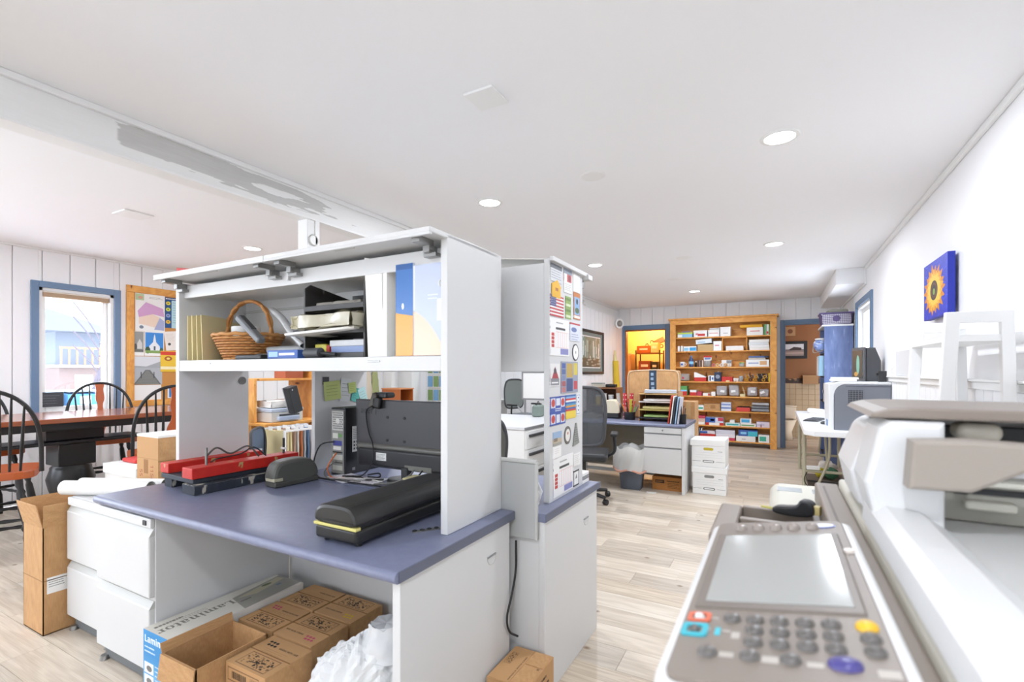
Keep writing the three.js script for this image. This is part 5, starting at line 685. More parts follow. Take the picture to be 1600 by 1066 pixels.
  pack('document_box', 'white box with orange print at the right of shelf three', 2, -0.475, -0.125, 0.12, mWhite, [[0.6, 0.9, 0.25, 0.8, M(0xe0b080, 0.5)], [0.1, 0.55, 0.4, 0.6, M(0xaab4d0, 0.5)]]); pack('folder_stack', 'grey folders lying on the white document box', 2, -0.44, -0.18, 0.03, M(0xc8bfb2, 0.6), [], { up: 0.122, cat: 'folder' }); pack('folder_stack', 'dark blue folder on top of the grey folders', 2, -0.43, -0.13, 0.028, M(0x4a67a0, 0.5), [[0.8, 1, 0, 1, mNavy]], { up: 0.154, cat: 'folder', turn: -0.05 });
  // row 4
  const pouch = (name, label, row, x, w, h, m, o = {}) => { const g = new RoundedBoxGeometry(w, h, o.d ?? 0.12, 5, 0.03); wobble(g, 0.014, 11, x * 7); const t = thing(name, label, 'bag', [x, shelfY[row] + 0.003, -9.36], 0, 'supplies in the pine bookcase'); g.computeBoundingBox(); part(t, 'pouch', g.translate(0, -g.boundingBox.min.y, 0), m); if (o.tag) part(t, 'tag_card', bx(-0.035, 0.035, 0.05, 0.09, 0, 0.002, 0).rotateZ(o.tag), mWhite, [0, h * 0.1, 0.075]); if (o.fill) part(t, 'contents', wobble(new THREE.SphereGeometry(w * 0.3, 14, 10), 0.02, 22).scale(1, 0.8, 0.6), o.fill, [0, h * 0.55, 0.03]); return t; };
  pouch('zip_pouch', 'clear pouch of red and grey pencils on the fourth shelf', 3, -1.5, 0.19, 0.13, M(0xa79f98, 0.4), { fill: mRose });
  { const t = thing('magazine_file', 'slanted white and red magazine file on the fourth shelf', 'magazine file', [-1.22, shelfY[3] + 0.0006, -9.38], 0, 'supplies in the pine bookcase'); part(t, 'file_body', ext([[-0.1, 0.07], [0.1, 0.07], [0.1, 0.08], [-0.08, 0.165], [-0.1, 0.165]], 0.18, 0.002).translate(0, 0, -0.09), mWhite); part(t, 'file_base', bx(-0.1, 0.1, 0, 0.07, -0.092, 0.092, 0.002), mRed); }
  pack('staple_carton', 'white carton with blue print beside the dark frame', 3, -1.08, -0.985, 0.105, mWhite, [[0.2, 0.45, 0.1, 0.9, mNavy], [0.6, 0.9, 0.3, 0.7, mBlue]]);
  { const t = pack('desk_clock', 'dark box clock on the fourth shelf', 3, -0.98, -0.87, 0.165, mNavy, [], { cat: 'clock' }); part(t, 'dial', new THREE.CylinderGeometry(0.036, 0.036, 0.003, 24).rotateX(PI / 2).translate(0, 0.085, 0.101), M(0x8c93a4, 0.4)); part(t, 'knob', new THREE.CylinderGeometry(0.008, 0.008, 0.02, 10).translate(0, 0.175, 0), mWhite); }
  pack('pin_box', 'low red box in the middle of the fourth shelf', 3, -0.86, -0.69, 0.085, mRed, [[0.4, 0.75, 0, 0.25, mCream]]);
  for (const [x, l] of [[-0.66, 'small white cup left of the pen jar'], [-0.615, 'second small white cup left of the pen jar']]) solo('paper_cup', l, 'cup', lathe([[0, 0], [0.018, 0], [0.023, 0.06], [0.02, 0.06], [0.016, 0.004], [0, 0.004]], 18), mWhite, [x, shelfY[3] + 0.0006, -9.33], null, 'supplies in the pine bookcase');
  jar('pen_jar', 'glass jar of grey pens on the fourth shelf', -0.555, 3, 0.035, 0.1, mGrey);
  const tools = ['yellow-handled scissors, leftmost of the tool pile', 'black-handled scissors in the tool pile', 'yellow box cutter in the tool pile', 'black cutter in the tool pile', 'yellow-handled scissors, rightmost of the tool pile', 'black-handled shears at the shelf end'];
  tools.forEach((l, i) => { const t = thing('scissors', l, 'scissors', [-0.475 + i * 0.066, shelfY[3] + 0.003, -9.33], 0, 'supplies in the pine bookcase'), m = i % 2 ? mBlack : M(0xdca52e, 0.5); part(t, 'grip', new THREE.TorusGeometry(0.022, 0.007, 7, 16).translate(0, 0.03, 0), m); part(t, 'grip', new THREE.TorusGeometry(0.02, 0.007, 7, 16).translate(0.02, 0.085, -0.02), m); part(t, 'blade', rod([0, 0.045, 0], [-0.03, 0.13, -0.03], 0.006), mSteel); });
  pack('tool_box', 'dark box behind the scissors pile', 3, -0.3, -0.17, 0.14, M(0x4a3a2c, 0.6), [], { d: 0.08, back: 0.14 }); pack('tool_box', 'narrow yellow box at the right end of shelf four', 3, -0.135, -0.112, 0.15, mYellow, [], { d: 0.12 });
  // row 5
  pack('crayon_box', 'green and red carton half hidden behind the desk tray', 4, -1.55, -1.44, 0.17, mGreen, [[0, 1, 0, 0.45, mRed], [0, 1, 0.45, 0.6, mBlueL]]); pack('crayon_box', 'red and white carton on the fifth shelf', 4, -1.39, -1.28, 0.1, mWhite, [[0, 1, 0, 0.6, mRed]]); pack('crayon_box', 'small red box right of the red and white carton', 4, -1.27, -1.19, 0.075, mRose); pack('clip_box', 'low white box with a red end on the fifth shelf', 4, -1.17, -1.05, 0.05, mPaper, [[0.72, 0.98, 0.1, 0.9, mRed]]); pack('clip_box', 'small white carton left of the bulging bags', 4, -1.03, -0.965, 0.075, mWhite);
  const mZip = new THREE.MeshPhysicalMaterial({ color: 0xb9b4b6, roughness: 0.3, transmission: 0.15, thickness: 0 });
  pouch('zip_pouch', 'grey plastic pouch with a white tag, dark things on top', 4, -0.865, 0.17, 0.17, mZip, { tag: -0.2, fill: mNavy }); pouch('zip_pouch', 'plastic pouch with a yellow packet inside', 4, -0.665, 0.16, 0.19, mZip, { tag: 0.15, fill: mYellow }); pack('clip_box', 'tiny cream box between two pouches', 4, -0.57, -0.49, 0.045, mCream); solo('wooden_ruler', 'wooden ruler leaning between the pouches', 'ruler', bx(-0.008, 0.008, 0, 0.17, -0.002, 0.002, 0), mTan, [-0.485, shelfY[4] + 0.002, -9.32], [0, 0, 0.28], 'supplies in the pine bookcase'); pouch('zip_pouch', 'grey pouch with a white tag right of the ruler', 4, -0.38, 0.16, 0.16, mZip, { tag: -0.15 }); pouch('zip_pouch', 'rightmost grey pouch with a tilted tag', 4, -0.2, 0.155, 0.13, mZip, { tag: 0.4 });
  // row 6
  pack('glove_box', 'white box with a green swoosh on the sixth shelf', 5, -1.29, -1.155, 0.09, mWhite, [[0.2, 0.9, 0.25, 0.6, M(0x3fa88c, 0.5)]]); pack('carton', 'tan cardboard box with brown stains on shelf six', 5, -1.15, -0.885, 0.12, mCard, [[0.4, 0.7, 0.3, 0.8, M(0xa97c4e, 0.8)]]); pack('label_box', 'lower blue and white carton of a pair', 5, -0.87, -0.71, 0.075, M(0xdfe6f2, 0.5), [[0, 1, 0.55, 0.9, M(0x6d86c0, 0.5)]]); pack('label_box', 'upper blue and white carton of a pair', 5, -0.868, -0.715, 0.075, M(0xdfe6f2, 0.5), [[0, 1, 0.3, 0.7, M(0x8d9fd0, 0.5)]], { up: 0.0765 });
  { const t = thing('parts_tray', 'open red tray of black parts on the sixth shelf', 'tray', [-0.52, shelfY[5] + 0.0006, -9.36], 0, 'supplies in the pine bookcase'); for (const [a, b, c, d] of [[-0.11, 0.11, 0.085, 0.09], [-0.11, 0.11, -0.09, -0.085], [-0.11, -0.105, -0.09, 0.09], [0.105, 0.11, -0.09, 0.09]]) part(t, 'tray_wall', bx(a, b, 0, 0.07, c, d, 0.001), M(0xd8483e, 0.5)); part(t, 'tray_floor', bx(-0.11, 0.11, 0, 0.004, -0.09, 0.09, 0), mRed); part(t, 'contents', wobble(new THREE.BoxGeometry(0.18, 0.05, 0.14, 10, 3, 8), 0.02, 30).translate(0, 0.055, 0), mBlack); }
  for (let i = 0; i < 3; i++) { const g = new RoundedBoxGeometry(0.27, 0.045, 0.2, 4, 0.018); wobble(g, 0.008, 12, i * 3); solo('refill_bag', ['bottom grey refill bag of the stack', 'middle grey refill bag of the stack', 'top grey refill bag of the stack'][i], 'bag', g.translate(0, 0.028, 0), [M(0x8b8c92, 0.4), M(0x777a80, 0.4), M(0xb5b3b6, 0.4)][i], [-0.255, shelfY[5] + 0.004 + i * 0.052, -9.37], null, 'supplies in the pine bookcase'); }
  // row 7
  reams('paper_stack', 'red-edged cartons at the left of shelf seven', 6, -1.3, -1.135, [0.05, 0.06, 0.05], [mPaper, M(0xd9b9a8, 0.6), mRose]); pack('paper_ream', 'red and white ream lying under the blue ream', 6, -1.125, -0.83, 0.045, mPaper, [[0, 0.2, 0, 1, mRed], [0.78, 1, 0, 1, mRed]], { cat: 'paper' }); pack('paper_ream', 'blue, white and pink ream on shelf seven', 6, -1.125, -0.835, 0.09, M(0xd8dcec, 0.5), [[0, 0.55, 0, 1, mBlue], [0.28, 0.5, 0.3, 0.7, mWhite], [0.7, 1, 0.35, 1, mRose]], { up: 0.0465, cat: 'paper' });
  pack('glove_box', 'flat aqua and white box on shelf seven', 6, -0.8, -0.57, 0.05, M(0xd8efe9, 0.5), [[0.1, 0.9, 0.3, 0.8, mTeal]]); pack('clip_box', 'little white box on the flat aqua box', 6, -0.73, -0.655, 0.05, mPaper, [], { up: 0.0515 }); pack('glove_box', 'flat green and white box on shelf seven', 6, -0.56, -0.325, 0.05, mPaper, [[0.05, 0.9, 0.3, 0.7, mGreen]]); pack('label_box', 'blue and white carton on the flat green box', 6, -0.565, -0.395, 0.085, mWhite, [[0.1, 0.85, 0.25, 0.9, M(0x4aa8d8, 0.5)]], { up: 0.0515 }); pack('paper_ream', 'lilac and white ream at the right of shelf seven', 6, -0.315, -0.115, 0.09, M(0xe2d8e6, 0.5), [[0, 0.6, 0.3, 0.7, mLilac], [0.3, 0.4, 0.05, 0.5, mPink]], { cat: 'paper' });
  // row 8
  for (let i = 0; i < 3; i++) solo('hanging_file', ['leftmost dark file leaning on the bottom shelf', 'second blue-grey file leaning on the bottom shelf', 'third white file leaning on the bottom shelf'][i], 'file', bx(-0.006, 0.006, 0, 0.2, -0.1, 0.1, 0.001), [mNavy, M(0x8894ac, 0.5), mPaper][i], [-1.3 + i * 0.035, shelfY[7] + 0.003, -9.37], [0, 0, -0.22], 'supplies in the pine bookcase');
  pack('copy_paper', 'tan and red carton behind the banker boxes', 7, -1.22, -0.965, 0.1, mTan, [[0, 1, 0.55, 1, mRed]]); pack('copy_paper', 'white and blue carton on the tan and red carton', 7, -1.22, -0.97, 0.05, M(0xe6dde2, 0.5), [[0, 0.5, 0.1, 0.9, mBlue]], { up: 0.1015 });
  reams('paper_stack', 'white paper stack with a red wrapper at its base', 7, -0.955, -0.65, [0.05, 0.06, 0.07], [M(0xd0405a, 0.5), M(0xeeeaf2, 0.6), M(0xdcdce8, 0.6)]); pack('copy_paper', 'white long box on the bottom shelf', 7, -0.63, -0.33, 0.095, mPaper, [[0.3, 0.5, 0.4, 0.5, mGrey]]); pack('copy_paper', 'blue and aqua ream on the white long box', 7, -0.59, -0.3, 0.1, M(0x3f62b0, 0.5), [[0.5, 1, 0, 0.8, mAqua], [0.1, 0.42, 0.3, 0.7, mBlueL]], { up: 0.0965 }); pack('copy_paper', 'white box with a green mark at the bottom right', 7, -0.285, -0.12, 0.13, mWhite, [[0.1, 0.7, 0.2, 0.8, M(0x46b59a, 0.5)]]);
  solo('tennis_ball', 'yellow-green ball on the floor under the bookcase', 'ball', new THREE.SphereGeometry(0.035, 20, 14), M(0xb9c42c, 0.9), [-0.79, 0.0355, -9.27]);
}
// ---------- on and under the third desk ----------
{
  const y = 0.7405, t = thing('letter_tray', 'wooden letter tray stacked with mail on the desk near the bookcase', 'letter tray', [-1.17, y, -5.72]);
  for (const [i, m] of [[0, mDark], [1, M(0xb9aa5c, 0.6)], [2, M(0xcfc8bf, 0.6)], [3, M(0xcaa66e, 0.6)]]) part(t, 'tray_shelf', bx(-0.22, 0.2, 0.03 + i * 0.09, 0.045 + i * 0.09, -0.14, 0.15, 0.003), m);
  for (const x of [-0.225, 0.2]) part(t, 'tray_side', bx(x, x + 0.014, 0, 0.33, -0.14, 0.13, 0.003), M(0xb98a5e, 0.6)); part(t, 'tray_back', bx(-0.21, 0.2, 0.03, 0.33, -0.146, -0.138, 0), M(0x6d4a34, 0.6));
  for (const [yy, l, m, r, h] of [[0.047, 'green-edged papers in the lowest desk tray', M(0xa9c87c, 0.7), 0.1, 0.02], [0.137, 'loose yellow papers in the second desk tray', M(0xd8cf8c, 0.7), -0.1, 0.025], [0.227, 'white mail in the third desk tray', mPaper, 0.05, 0.02], [0.317, 'mail and envelopes heaped on the desk tray', M(0xcfd4dc, 0.7), 0.15, 0.03]]) { const g = new THREE.BoxGeometry(0.34, h, 0.24, 10, 1, 8); wobble(g, 0.008, 12, yy * 30); solo('mail_pile', l, 'mail', g, m, [-1.17, y + yy + h / 2 + 0.004, -5.7], [0, r, 0]); }
  for (let i = 0; i < 5; i++) solo('brochure', ['orange-red brochure at the tray corner', 'white brochure next to the orange one', 'dark striped brochure in the tray rack', 'light blue brochure in the tray rack', 'grey brochure at the right of the rack'][i], 'brochure', bx(-0.006, 0.006, 0, 0.3 - i * 0.004, -0.08, 0.08, 0.001), [M(0xd8452c, 0.5), mPaper, M(0x3b4150, 0.5), M(0xa9c8e4, 0.5), M(0xc8c8d0, 0.5)][i], [-1.03 + i * 0.024, y + 0.003, -5.472], [0, 0, -0.12], 'brochures standing on the desk corner');
  const cup = thing('pen_holder', 'black mesh holder with dark pens at the desk corner', 'pen holder', [-0.895, y, -5.48]); part(cup, 'cup', lathe([[0, 0], [0.036, 0], [0.038, 0.1], [0.035, 0.1], [0.033, 0.004]], 18), mBlack); for (let i = 0; i < 6; i++) part(cup, 'pen', rod([0.012 * Math.cos(i), 0.01, 0.012 * Math.sin(i)], [0.03 * Math.cos(i), 0.17 + 0.01 * (i % 3), 0.03 * Math.sin(i)], 0.005), [mCharcoal, M(0x7a5a4c, 0.5), mBlack][i % 3]);
  const tape = card(64, 256, (g, W, H) => { rect(g, '#22384f', 0, 0, W, H); for (let i = 0; i < 9; i++) rect(g, '#8fa4b8', rr(12, 20), 14 + i * 27, rr(20, 32), rr(10, 18)); });
  const cb = thing('cardboard_box', 'big brown box with dark blue tape on the desk behind the tray', 'box', [-1.31, y, -6.0]); part(cb, 'box_body', metric(bx(-0.3, 0.3, 0, 0.575, -0.07, 0.07, 0.025, 2), 1.3), mCard); part(cb, 'tape', new THREE.BoxGeometry(0.085, 0.53, 0.002), tape, [0.0, 0.31, 0.071]); part(cb, 'edge_wrap', tube([[-0.29, 0.02, 0.072], [-0.29, 0.54, 0.072], [-0.27, 0.56, 0.072], [0.27, 0.565, 0.072], [0.29, 0.54, 0.072], [0.29, 0.02, 0.072]], 0.006, 60, 6), M(0xe0c8a8, 0.7));
  const dsp = thing('tape_dispenser', 'cream and black dome-shaped dispenser on the desk', 'dispenser', [-1.75, y, -5.78]); part(dsp, 'dome', ext(smoothShape([[-0.1, 0.06], [-0.1, 0.16], [-0.06, 0.215], [0.04, 0.215], [0.085, 0.16], [0.09, 0.06]]), 0.14, 0.012).translate(0, 0, -0.07), M(0xd9ceb4, 0.5)); part(dsp, 'base', bx(-0.105, 0.1, 0, 0.075, -0.085, 0.085, 0.02, 2), mBlack); part(dsp, 'side_disc', new THREE.CylinderGeometry(0.05, 0.05, 0.02, 20).rotateZ(PI / 2).translate(0.1, 0.12, 0), mCharcoal); for (let i = 0; i < 3; i++) part(dsp, 'keys', bx(-0.06, 0.05, 0.13 + i * 0.028, 0.145 + i * 0.028, 0.07, 0.076, 0), M(0xa9987c, 0.5));
  const kb = thing('desk_telephone', 'flat grey telephone left of the dome-shaped dispenser', 'phone', [-1.98, y, -5.72]); part(kb, 'phone_body', ext([[-0.1, 0], [0.1, 0], [0.1, 0.03], [-0.1, 0.06]], 0.2, 0.006).translate(0, 0, -0.1), M(0x9a988e, 0.5)); part(kb, 'handset', bx(-0.09, -0.04, 0.055, 0.085, -0.1, 0.1, 0.012, 2), mCharcoal); part(kb, 'keypad', bx(-0.02, 0.07, 0.042, 0.048, -0.06, 0.06, 0.002).rotateZ(-0.13), mDark);
  const cols = [M(0x86b84a, 0.5), M(0xe08a2c, 0.5), mRed, M(0xd9d24a, 0.5), mPink, mGrey, mBlack, M(0xc94a4a, 0.5)];
  const ph = thing('pen_cup', 'cup of green, orange and red pens on the desk', 'pen cup', [-1.52, y, -5.68]); part(ph, 'cup', lathe([[0, 0], [0.06, 0], [0.065, 0.09], [0.06, 0.09], [0.056, 0.004]], 20), mDark); for (let i = 0; i < 14; i++) { const a = i * 2.4, q = 0.045 * Math.sqrt((i + 1) / 14); part(ph, 'pen', rod([q * 0.6 * Math.cos(a), 0.01, q * 0.6 * Math.sin(a)], [q * 2.3 * Math.cos(a), 0.15 + 0.03 * (i % 4), q * 2.3 * Math.sin(a)], 0.007), cols[i % 8]); }
  for (let i = 0; i < 3; i++) solo('wrapping_roll', ['grey wrapped roll standing behind the pen cup', 'red patterned roll behind the pen cup', 'second red patterned roll beside the cardboard box'][i], 'roll', new THREE.CylinderGeometry(0.022, 0.022, 0.3, 18).translate(0, 0.15, 0), i ? card(64, 128, (g, W, H) => { rect(g, '#c22e3a', 0, 0, W, H); for (let k = 0; k < 24; k++) ell(g, '#f2d9d6', (k % 4) * 16 + 8, Math.floor(k / 4) * 22 + 10, 4, 4); }) : M(0xb4b0ac, 0.5), [-1.66 + i * 0.055, y + 0.002, -5.8], [0, 0, 0.12 - i * 0.1]);
  // bin, carton, papers, banker boxes
  const bin = thing('waste_bin', 'grey waste bin with a white liner under the desk', 'bin', [-1.43, 0, -5.44], 0.05); const shell = new THREE.CylinderGeometry(0.19, 0.145, 0.33, 4, 1, true).rotateY(PI / 4).scale(1, 1, 0.8); part(bin, 'bin_body', shell.translate(0, 0.165, 0), M(0x5d6470, 0.55, { side: THREE.DoubleSide })); part(bin, 'bin_floor', bx(-0.1, 0.1, 0, 0.006, -0.08, 0.08, 0), M(0x5d6470, 0.55));
  const lin = new THREE.CylinderGeometry(0.185, 0.196, 0.26, 40, 8, true).rotateY(PI / 4); { const p = lin.attributes.position; for (let i = 0; i < p.count; i++) { const x = p.getX(i), z = p.getZ(i), a = Math.atan2(z, x), k = 1.06 - 0.16 * Math.cos(4 * a) * -0.3 + 0.04 * Math.sin(a * 11 + p.getY(i) * 20); p.setXYZ(i, x * k * 0.97, p.getY(i) + 0.02 * Math.sin(a * 5), z * k * 0.82); } lin.computeVertexNormals(); } part(bin, 'liner', lin.translate(0, 0.335, 0), new THREE.MeshPhysicalMaterial({ color: 0xe9e9e6, roughness: 0.4, transmission: 0.2, thickness: 0, side: THREE.DoubleSide }));
  const pk = []; for (let i = 0; i < 28; i++) { const a = i / 28 * 2 * PI; pk.push([0.2 * Math.cos(a), 0.215 + 0.014 * Math.sin(a * 5), 0.168 * Math.sin(a)]); } part(bin, 'drawstring', tube(pk, 0.012, 60, 6, true), M(0xe0a893, 0.5)); part(bin, 'rubbish', wobble(new THREE.SphereGeometry(0.12, 20, 14), 0.03, 12).translate(0, 0.37, 0), M(0xdcdcd8, 0.6));
  const mBrownCard = M(0xb0753a, 0.85), fx = card(256, 110, (g, W, H) => { rect(g, '#b0753a', 0, 0, W, H); rect(g, '#3a3026', 26, 26, 76, 26); scribble(g, '#b0753a', 32, 34, 64, 1, 8, 10); scribble(g, '#4a3420', 124, 28, 110, 1, 8, 8); scribble(g, '#4a3420', 132, 48, 100, 4, 12, 4); }, 0.8);
  const c = thing('cardboard_box', 'flat brown printed carton on the floor under the drawers', 'box', [-1.06, 0, -5.62]); part(c, 'carton_body', new THREE.BoxGeometry(0.32, 0.145, 0.24), [mBrownCard, mBrownCard, mBrownCard, mBrownCard, fx, mBrownCard], [0, 0.0725, 0]); part(c, 'seam', bx(-0.16, 0.16, 0.145, 0.1462, -0.004, 0.004, 0), M(0x8a6238, 0.8));
  solo('paper_sheet', 'small white slip of paper on the floor by the bin', 'paper', bx(-0.05, 0.05, 0, 0.004, -0.03, 0.03, 0), mPaper, [-1.19, 0.0005, -5.32], [0, 0.1, 0]);
  const banker = (label, yy, turn, hole) => {
    const b = thing('banker_box', label, 'box', [-0.64, yy, -5.69], turn, 'stacked banker boxes'); part(b, 'box_body', bx(-0.165, 0.165, 0, 0.27, -0.16, 0.16, 0.003), mWhite); const ld = part(b, 'lid', bx(-0.175, 0.175, 0.225, 0.288, -0.17, 0.17, 0.004), mWhite); ld.rotation.z = hole === 'y' ? 0.03 : 0;
    const oval = (w, h, m, yv, n, z) => part(b, n, ext((() => { const s = new THREE.Shape(); s.absarc(-w, 0, h, PI / 2, PI * 1.5); s.absarc(w, 0, h, -PI / 2, PI / 2); return s; })(), 0.0016).translate(0, yv, z), m);
    oval(0.035, 0.014, hole === 'y' ? M(0xc9b52c, 0.5) : M(0x8a8a88, 0.5), 0.19, 'hand_hole', 0.16); oval(0.045, 0.012, M(0x4a4a4c, 0.5), 0.06, 'label_oval', 0.16); oval(0.042, 0.007, mWhite, 0.06, 'label_inset', 0.1605);
    for (const [a, e] of [[-0.16, -0.075], [0.075, 0.16]]) part(b, 'printed_line', bx(a, e, 0.058, 0.061, 0.16, 0.161, 0), mGrey); for (let i = 0; i < 3; i++) part(b, 'printed_line', bx(-0.13, 0.14, 0.1 + i * 0.025, 0.1015 + i * 0.025, 0.16, 0.161, 0), M(0xc9c9c9, 0.6)); part(b, 'printed_mark', bx(0.09, 0.135, 0.165, 0.17, 0.16, 0.161, 0), mGrey);
  };
  banker('lower white banker box standing on the floor', 0.0005, 0.03, 'g'); banker('upper white banker box with a yellow grip hole', 0.2905, -0.02, 'y');
  const cbx = thing('carton', 'tan upright carton between desk and bookcase', 'box', [-0.94, 0, -6.3]); part(cbx, 'carton_body', metric(bx(-0.12, 0.075, 0, 0.94, -0.15, 0.15, 0.004), 1.3), mCard); part(cbx, 'tape', bx(-0.025, 0.025, 0.2, 0.9405, 0.15, 0.1512, 0), mTan);
}
// ---------- round the partition wall ----------
{
  const x = -2.7, f = thing('framed_picture', 'large dark-framed waterfall print on the partition wall', 'picture', [x, 1.62, -7.65]);
  part(f, 'frame', merge([bx(0, 0.03, -0.36, 0.36, -0.64, -0.6, 0.004), bx(0, 0.03, -0.36, 0.36, 0.6, 0.64, 0.004), bx(0, 0.03, 0.32, 0.36, -0.6, 0.6, 0.004), bx(0, 0.03, -0.36, -0.32, -0.6, 0.6, 0.004)]), mDark); part(f, 'mat_board', bx(0, 0.012, -0.32, 0.32, -0.6, 0.6, 0), M(0x7f8a86, 0.6)); part(f, 'inner_line', merge([bx(0.012, 0.014, -0.26, 0.26, -0.48, -0.465, 0), bx(0.012, 0.014, -0.26, 0.26, 0.465, 0.48, 0), bx(0.012, 0.014, 0.245, 0.26, -0.465, 0.465, 0), bx(0.012, 0.014, -0.26, -0.245, -0.465, 0.465, 0)]), mWhite);
  part(f, 'print', new THREE.BoxGeometry(0.93, 0.49, 0.001).rotateY(PI / 2), card(256, 136, (g, W, H) => { rect(g, '#5f7f78', 0, 0, W, H); for (let i = 0; i < 40; i++) rect(g, ['#a9c4c0', '#dfeaea', '#3f5c54', '#6f9a96'][i % 4], rr(0, W), rr(0, 50), rr(4, 14), rr(40, 80)); rect(g, '#4a554c', 0, 96, W, 40); for (let i = 0; i < 14; i++) ell(g, '#9aa8a2', rr(0, W), rr(98, 130), rr(10, 26), 4); }, 0.3), [0.0135, 0, 0]);
  const b = thing('alarm_bell', 'round white alarm bell high in the back left corner', 'alarm bell', [-2.62, 2.21, -9.08], -0.75); part(b, 'bell_plate', new THREE.CylinderGeometry(0.085, 0.09, 0.03, 28).rotateZ(PI / 2).translate(-0.018, 0, 0), mTrimW); part(b, 'bell_cap', new THREE.CylinderGeometry(0.035, 0.06, 0.035, 24).rotateZ(-PI / 2).translate(0.012, 0, 0), M(0x8d8884, 0.4)); part(b, 'conduit', tube([[-0.02, 0.08, 0], [-0.02, 0.2, -0.02], [-0.02, 0.32, -0.05]], 0.008, 14, 7), mTrimW);
  const s = thing('low_shelf', 'small brown shelf unit below the waterfall print', 'shelf', [-2.4, 0, -7.6]), mb = M(0x8a5a34, 0.5); for (const q of [-0.29, 0.19]) part(s, 'side_panel', bx(q, q + 0.025, 0, 1.05, -0.15, 0.15, 0.003), mb); for (const yy of [0.1, 0.45, 0.75, 1.03]) part(s, 'shelf_board', bx(-0.265, 0.19, yy, yy + 0.022, -0.15, 0.15, 0.003), mb); part(s, 'back_panel', bx(-0.265, 0.19, 0.1, 1.03, -0.15, -0.14, 0), M(0x6a4226, 0.6));
  for (const [px, m, l, hh] of [[-2.52, mYellow, 'yellow canister in the small brown shelf', 0.14], [-2.42, mPaper, 'white canister in the small brown shelf', 0.17], [-2.31, M(0xcfd4d8, 0.4), 'grey canister in the small brown shelf', 0.15]]) { const c = thing('canister', l, 'canister', [px, 0.7725, -7.52]); part(c, 'can_body', lathe([[0, 0], [0.04, 0], [0.04, hh], [0, hh]], 20), m); part(c, 'lid', lathe([[0.042, hh - 0.005], [0.042, hh + 0.015], [0, hh + 0.016]], 20), mWhite); }
  const mag = thing('notice_card', 'card of small pictures pinned beside the office chair', 'card', [-2.685, 1.1, -6.99]); part(mag, 'card', new THREE.BoxGeometry(0.3, 0.5, 0.002), card(96, 160, (g, W, H) => { rect(g, '#ece8e0', 0, 0, W, H); for (let i = 0; i < 24; i++) ell(g, ['#7a7468', '#a9a08c', '#5f6a5c', '#c0a07c'][i % 4], 12 + (i % 4) * 24, 12 + Math.floor(i / 4) * 26, 8, 8); }), [0, 0, -0.035]); part(mag, 'pin', new THREE.SphereGeometry(0.008, 10, 8).translate(0, 0.22, -0.032), mRed); mag.position.set(-2.76, 1.22, -6.99);
  const cc = thing('cash_box', 'black and cream box on the small brown shelf', 'box', [-2.33, 1.0535, -7.6]); part(cc, 'box_body', bx(-0.08, 0.08, 0, 0.05, -0.07, 0.07, 0.015, 2), mBlack); part(cc, 'dial', new THREE.CylinderGeometry(0.025, 0.025, 0.01, 18).translate(0, 0.053, 0), mCream); 
  const tin = thing('storage_tin', 'pale tin with papers on the small brown shelf', 'tin', [-2.54, 1.0535, -7.58]); part(tin, 'tin_body', bx(-0.09, 0.09, 0, 0.06, -0.07, 0.07, 0.006), M(0xd8d4c4, 0.5)); part(tin, 'lid', bx(-0.094, 0.094, 0.05, 0.068, -0.074, 0.074, 0.004), M(0x9aa6a2, 0.5));
  const yp = thing('yellow_tube', 'yellow and white mailing tube leaning by the doorway', 'tube', [-2.56, 0, -8.9]); part(yp, 'tube', rod([0, 0, 0], [-0.09, 1.45, -0.02], 0.05, 0.045, 18), mWhite); part(yp, 'tube_top', rod([-0.062, 1.0, -0.014], [-0.093, 1.5, -0.021], 0.052, 0.052, 18), mYellow); part(yp, 'tip', rod([-0.093, 1.5, -0.021], [-0.105, 1.7, -0.024], 0.03, 0.012, 14), M(0xe6e0a0, 0.5));
  // store room behind the first doorway
  const cl = thing('wall_cabinet', 'pale wooden cupboard left inside the store room', 'cupboard', [-3.1, 0, BACK - 1.72]); part(cl, 'cupboard_body', bx(-0.3, 0.18, 0, 1.72, -0.2, 0.25, 0.005), M(0xd9b08a, 0.6)); part(cl, 'cupboard_door', bx(-0.29, 0.17, 0.05, 1.68, 0.25, 0.27, 0.004), M(0xd2a67e, 0.6)); part(cl, 'latch', bx(0.1, 0.13, 1.2, 1.28, 0.27, 0.285, 0.003), mYellow);
  const sh = thing('storage_rack', 'dark rack of boxes in the yellow store room', 'rack', [-2.53, 0, BACK - 1.6]); for (const [a, e] of [[-0.26, -0.2], [-0.26, 0.2], [0.26, -0.2], [0.26, 0.2]]) part(sh, 'upright', bx(a - 0.012, a + 0.012, 0, 1.78, e - 0.012, e + 0.012, 0), mDark); for (const yy of [0.5, 0.95, 1.3, 1.7]) part(sh, 'shelf', bx(-0.26, 0.26, yy, yy + 0.02, -0.2, 0.2, 0), M(0x8a4a24, 0.6));
  for (const [a, yy, w, h, m, l] of [[-0.1, 1.72, 0.3, 0.16, M(0xc46a2c, 0.6), 'orange box on top of the store room rack'], [0.14, 1.72, 0.16, 0.22, mCream, 'cream parcel on the store room rack'], [-0.08, 1.32, 0.26, 0.22, M(0x9a4a2c, 0.6), 'brown box on the second rack shelf'], [0.14, 1.32, 0.14, 0.2, mDark, 'black box on the second rack shelf'], [0.0, 0.97, 0.4, 0.2, M(0x8a5a3c, 0.6), 'long brown box on the third rack shelf']]) { const q = thing('stored_box', l, 'box', [-2.53 + a, yy + 0.001, BACK - 1.55]); part(q, 'box_body', bx(-w / 2, w / 2, 0, h, -0.12, 0.12, 0.004), m); part(q, 'print_band', bx(-w * 0.3, w * 0.3, h * 0.4, h * 0.65, 0.12, 0.1212, 0), mPaper); }
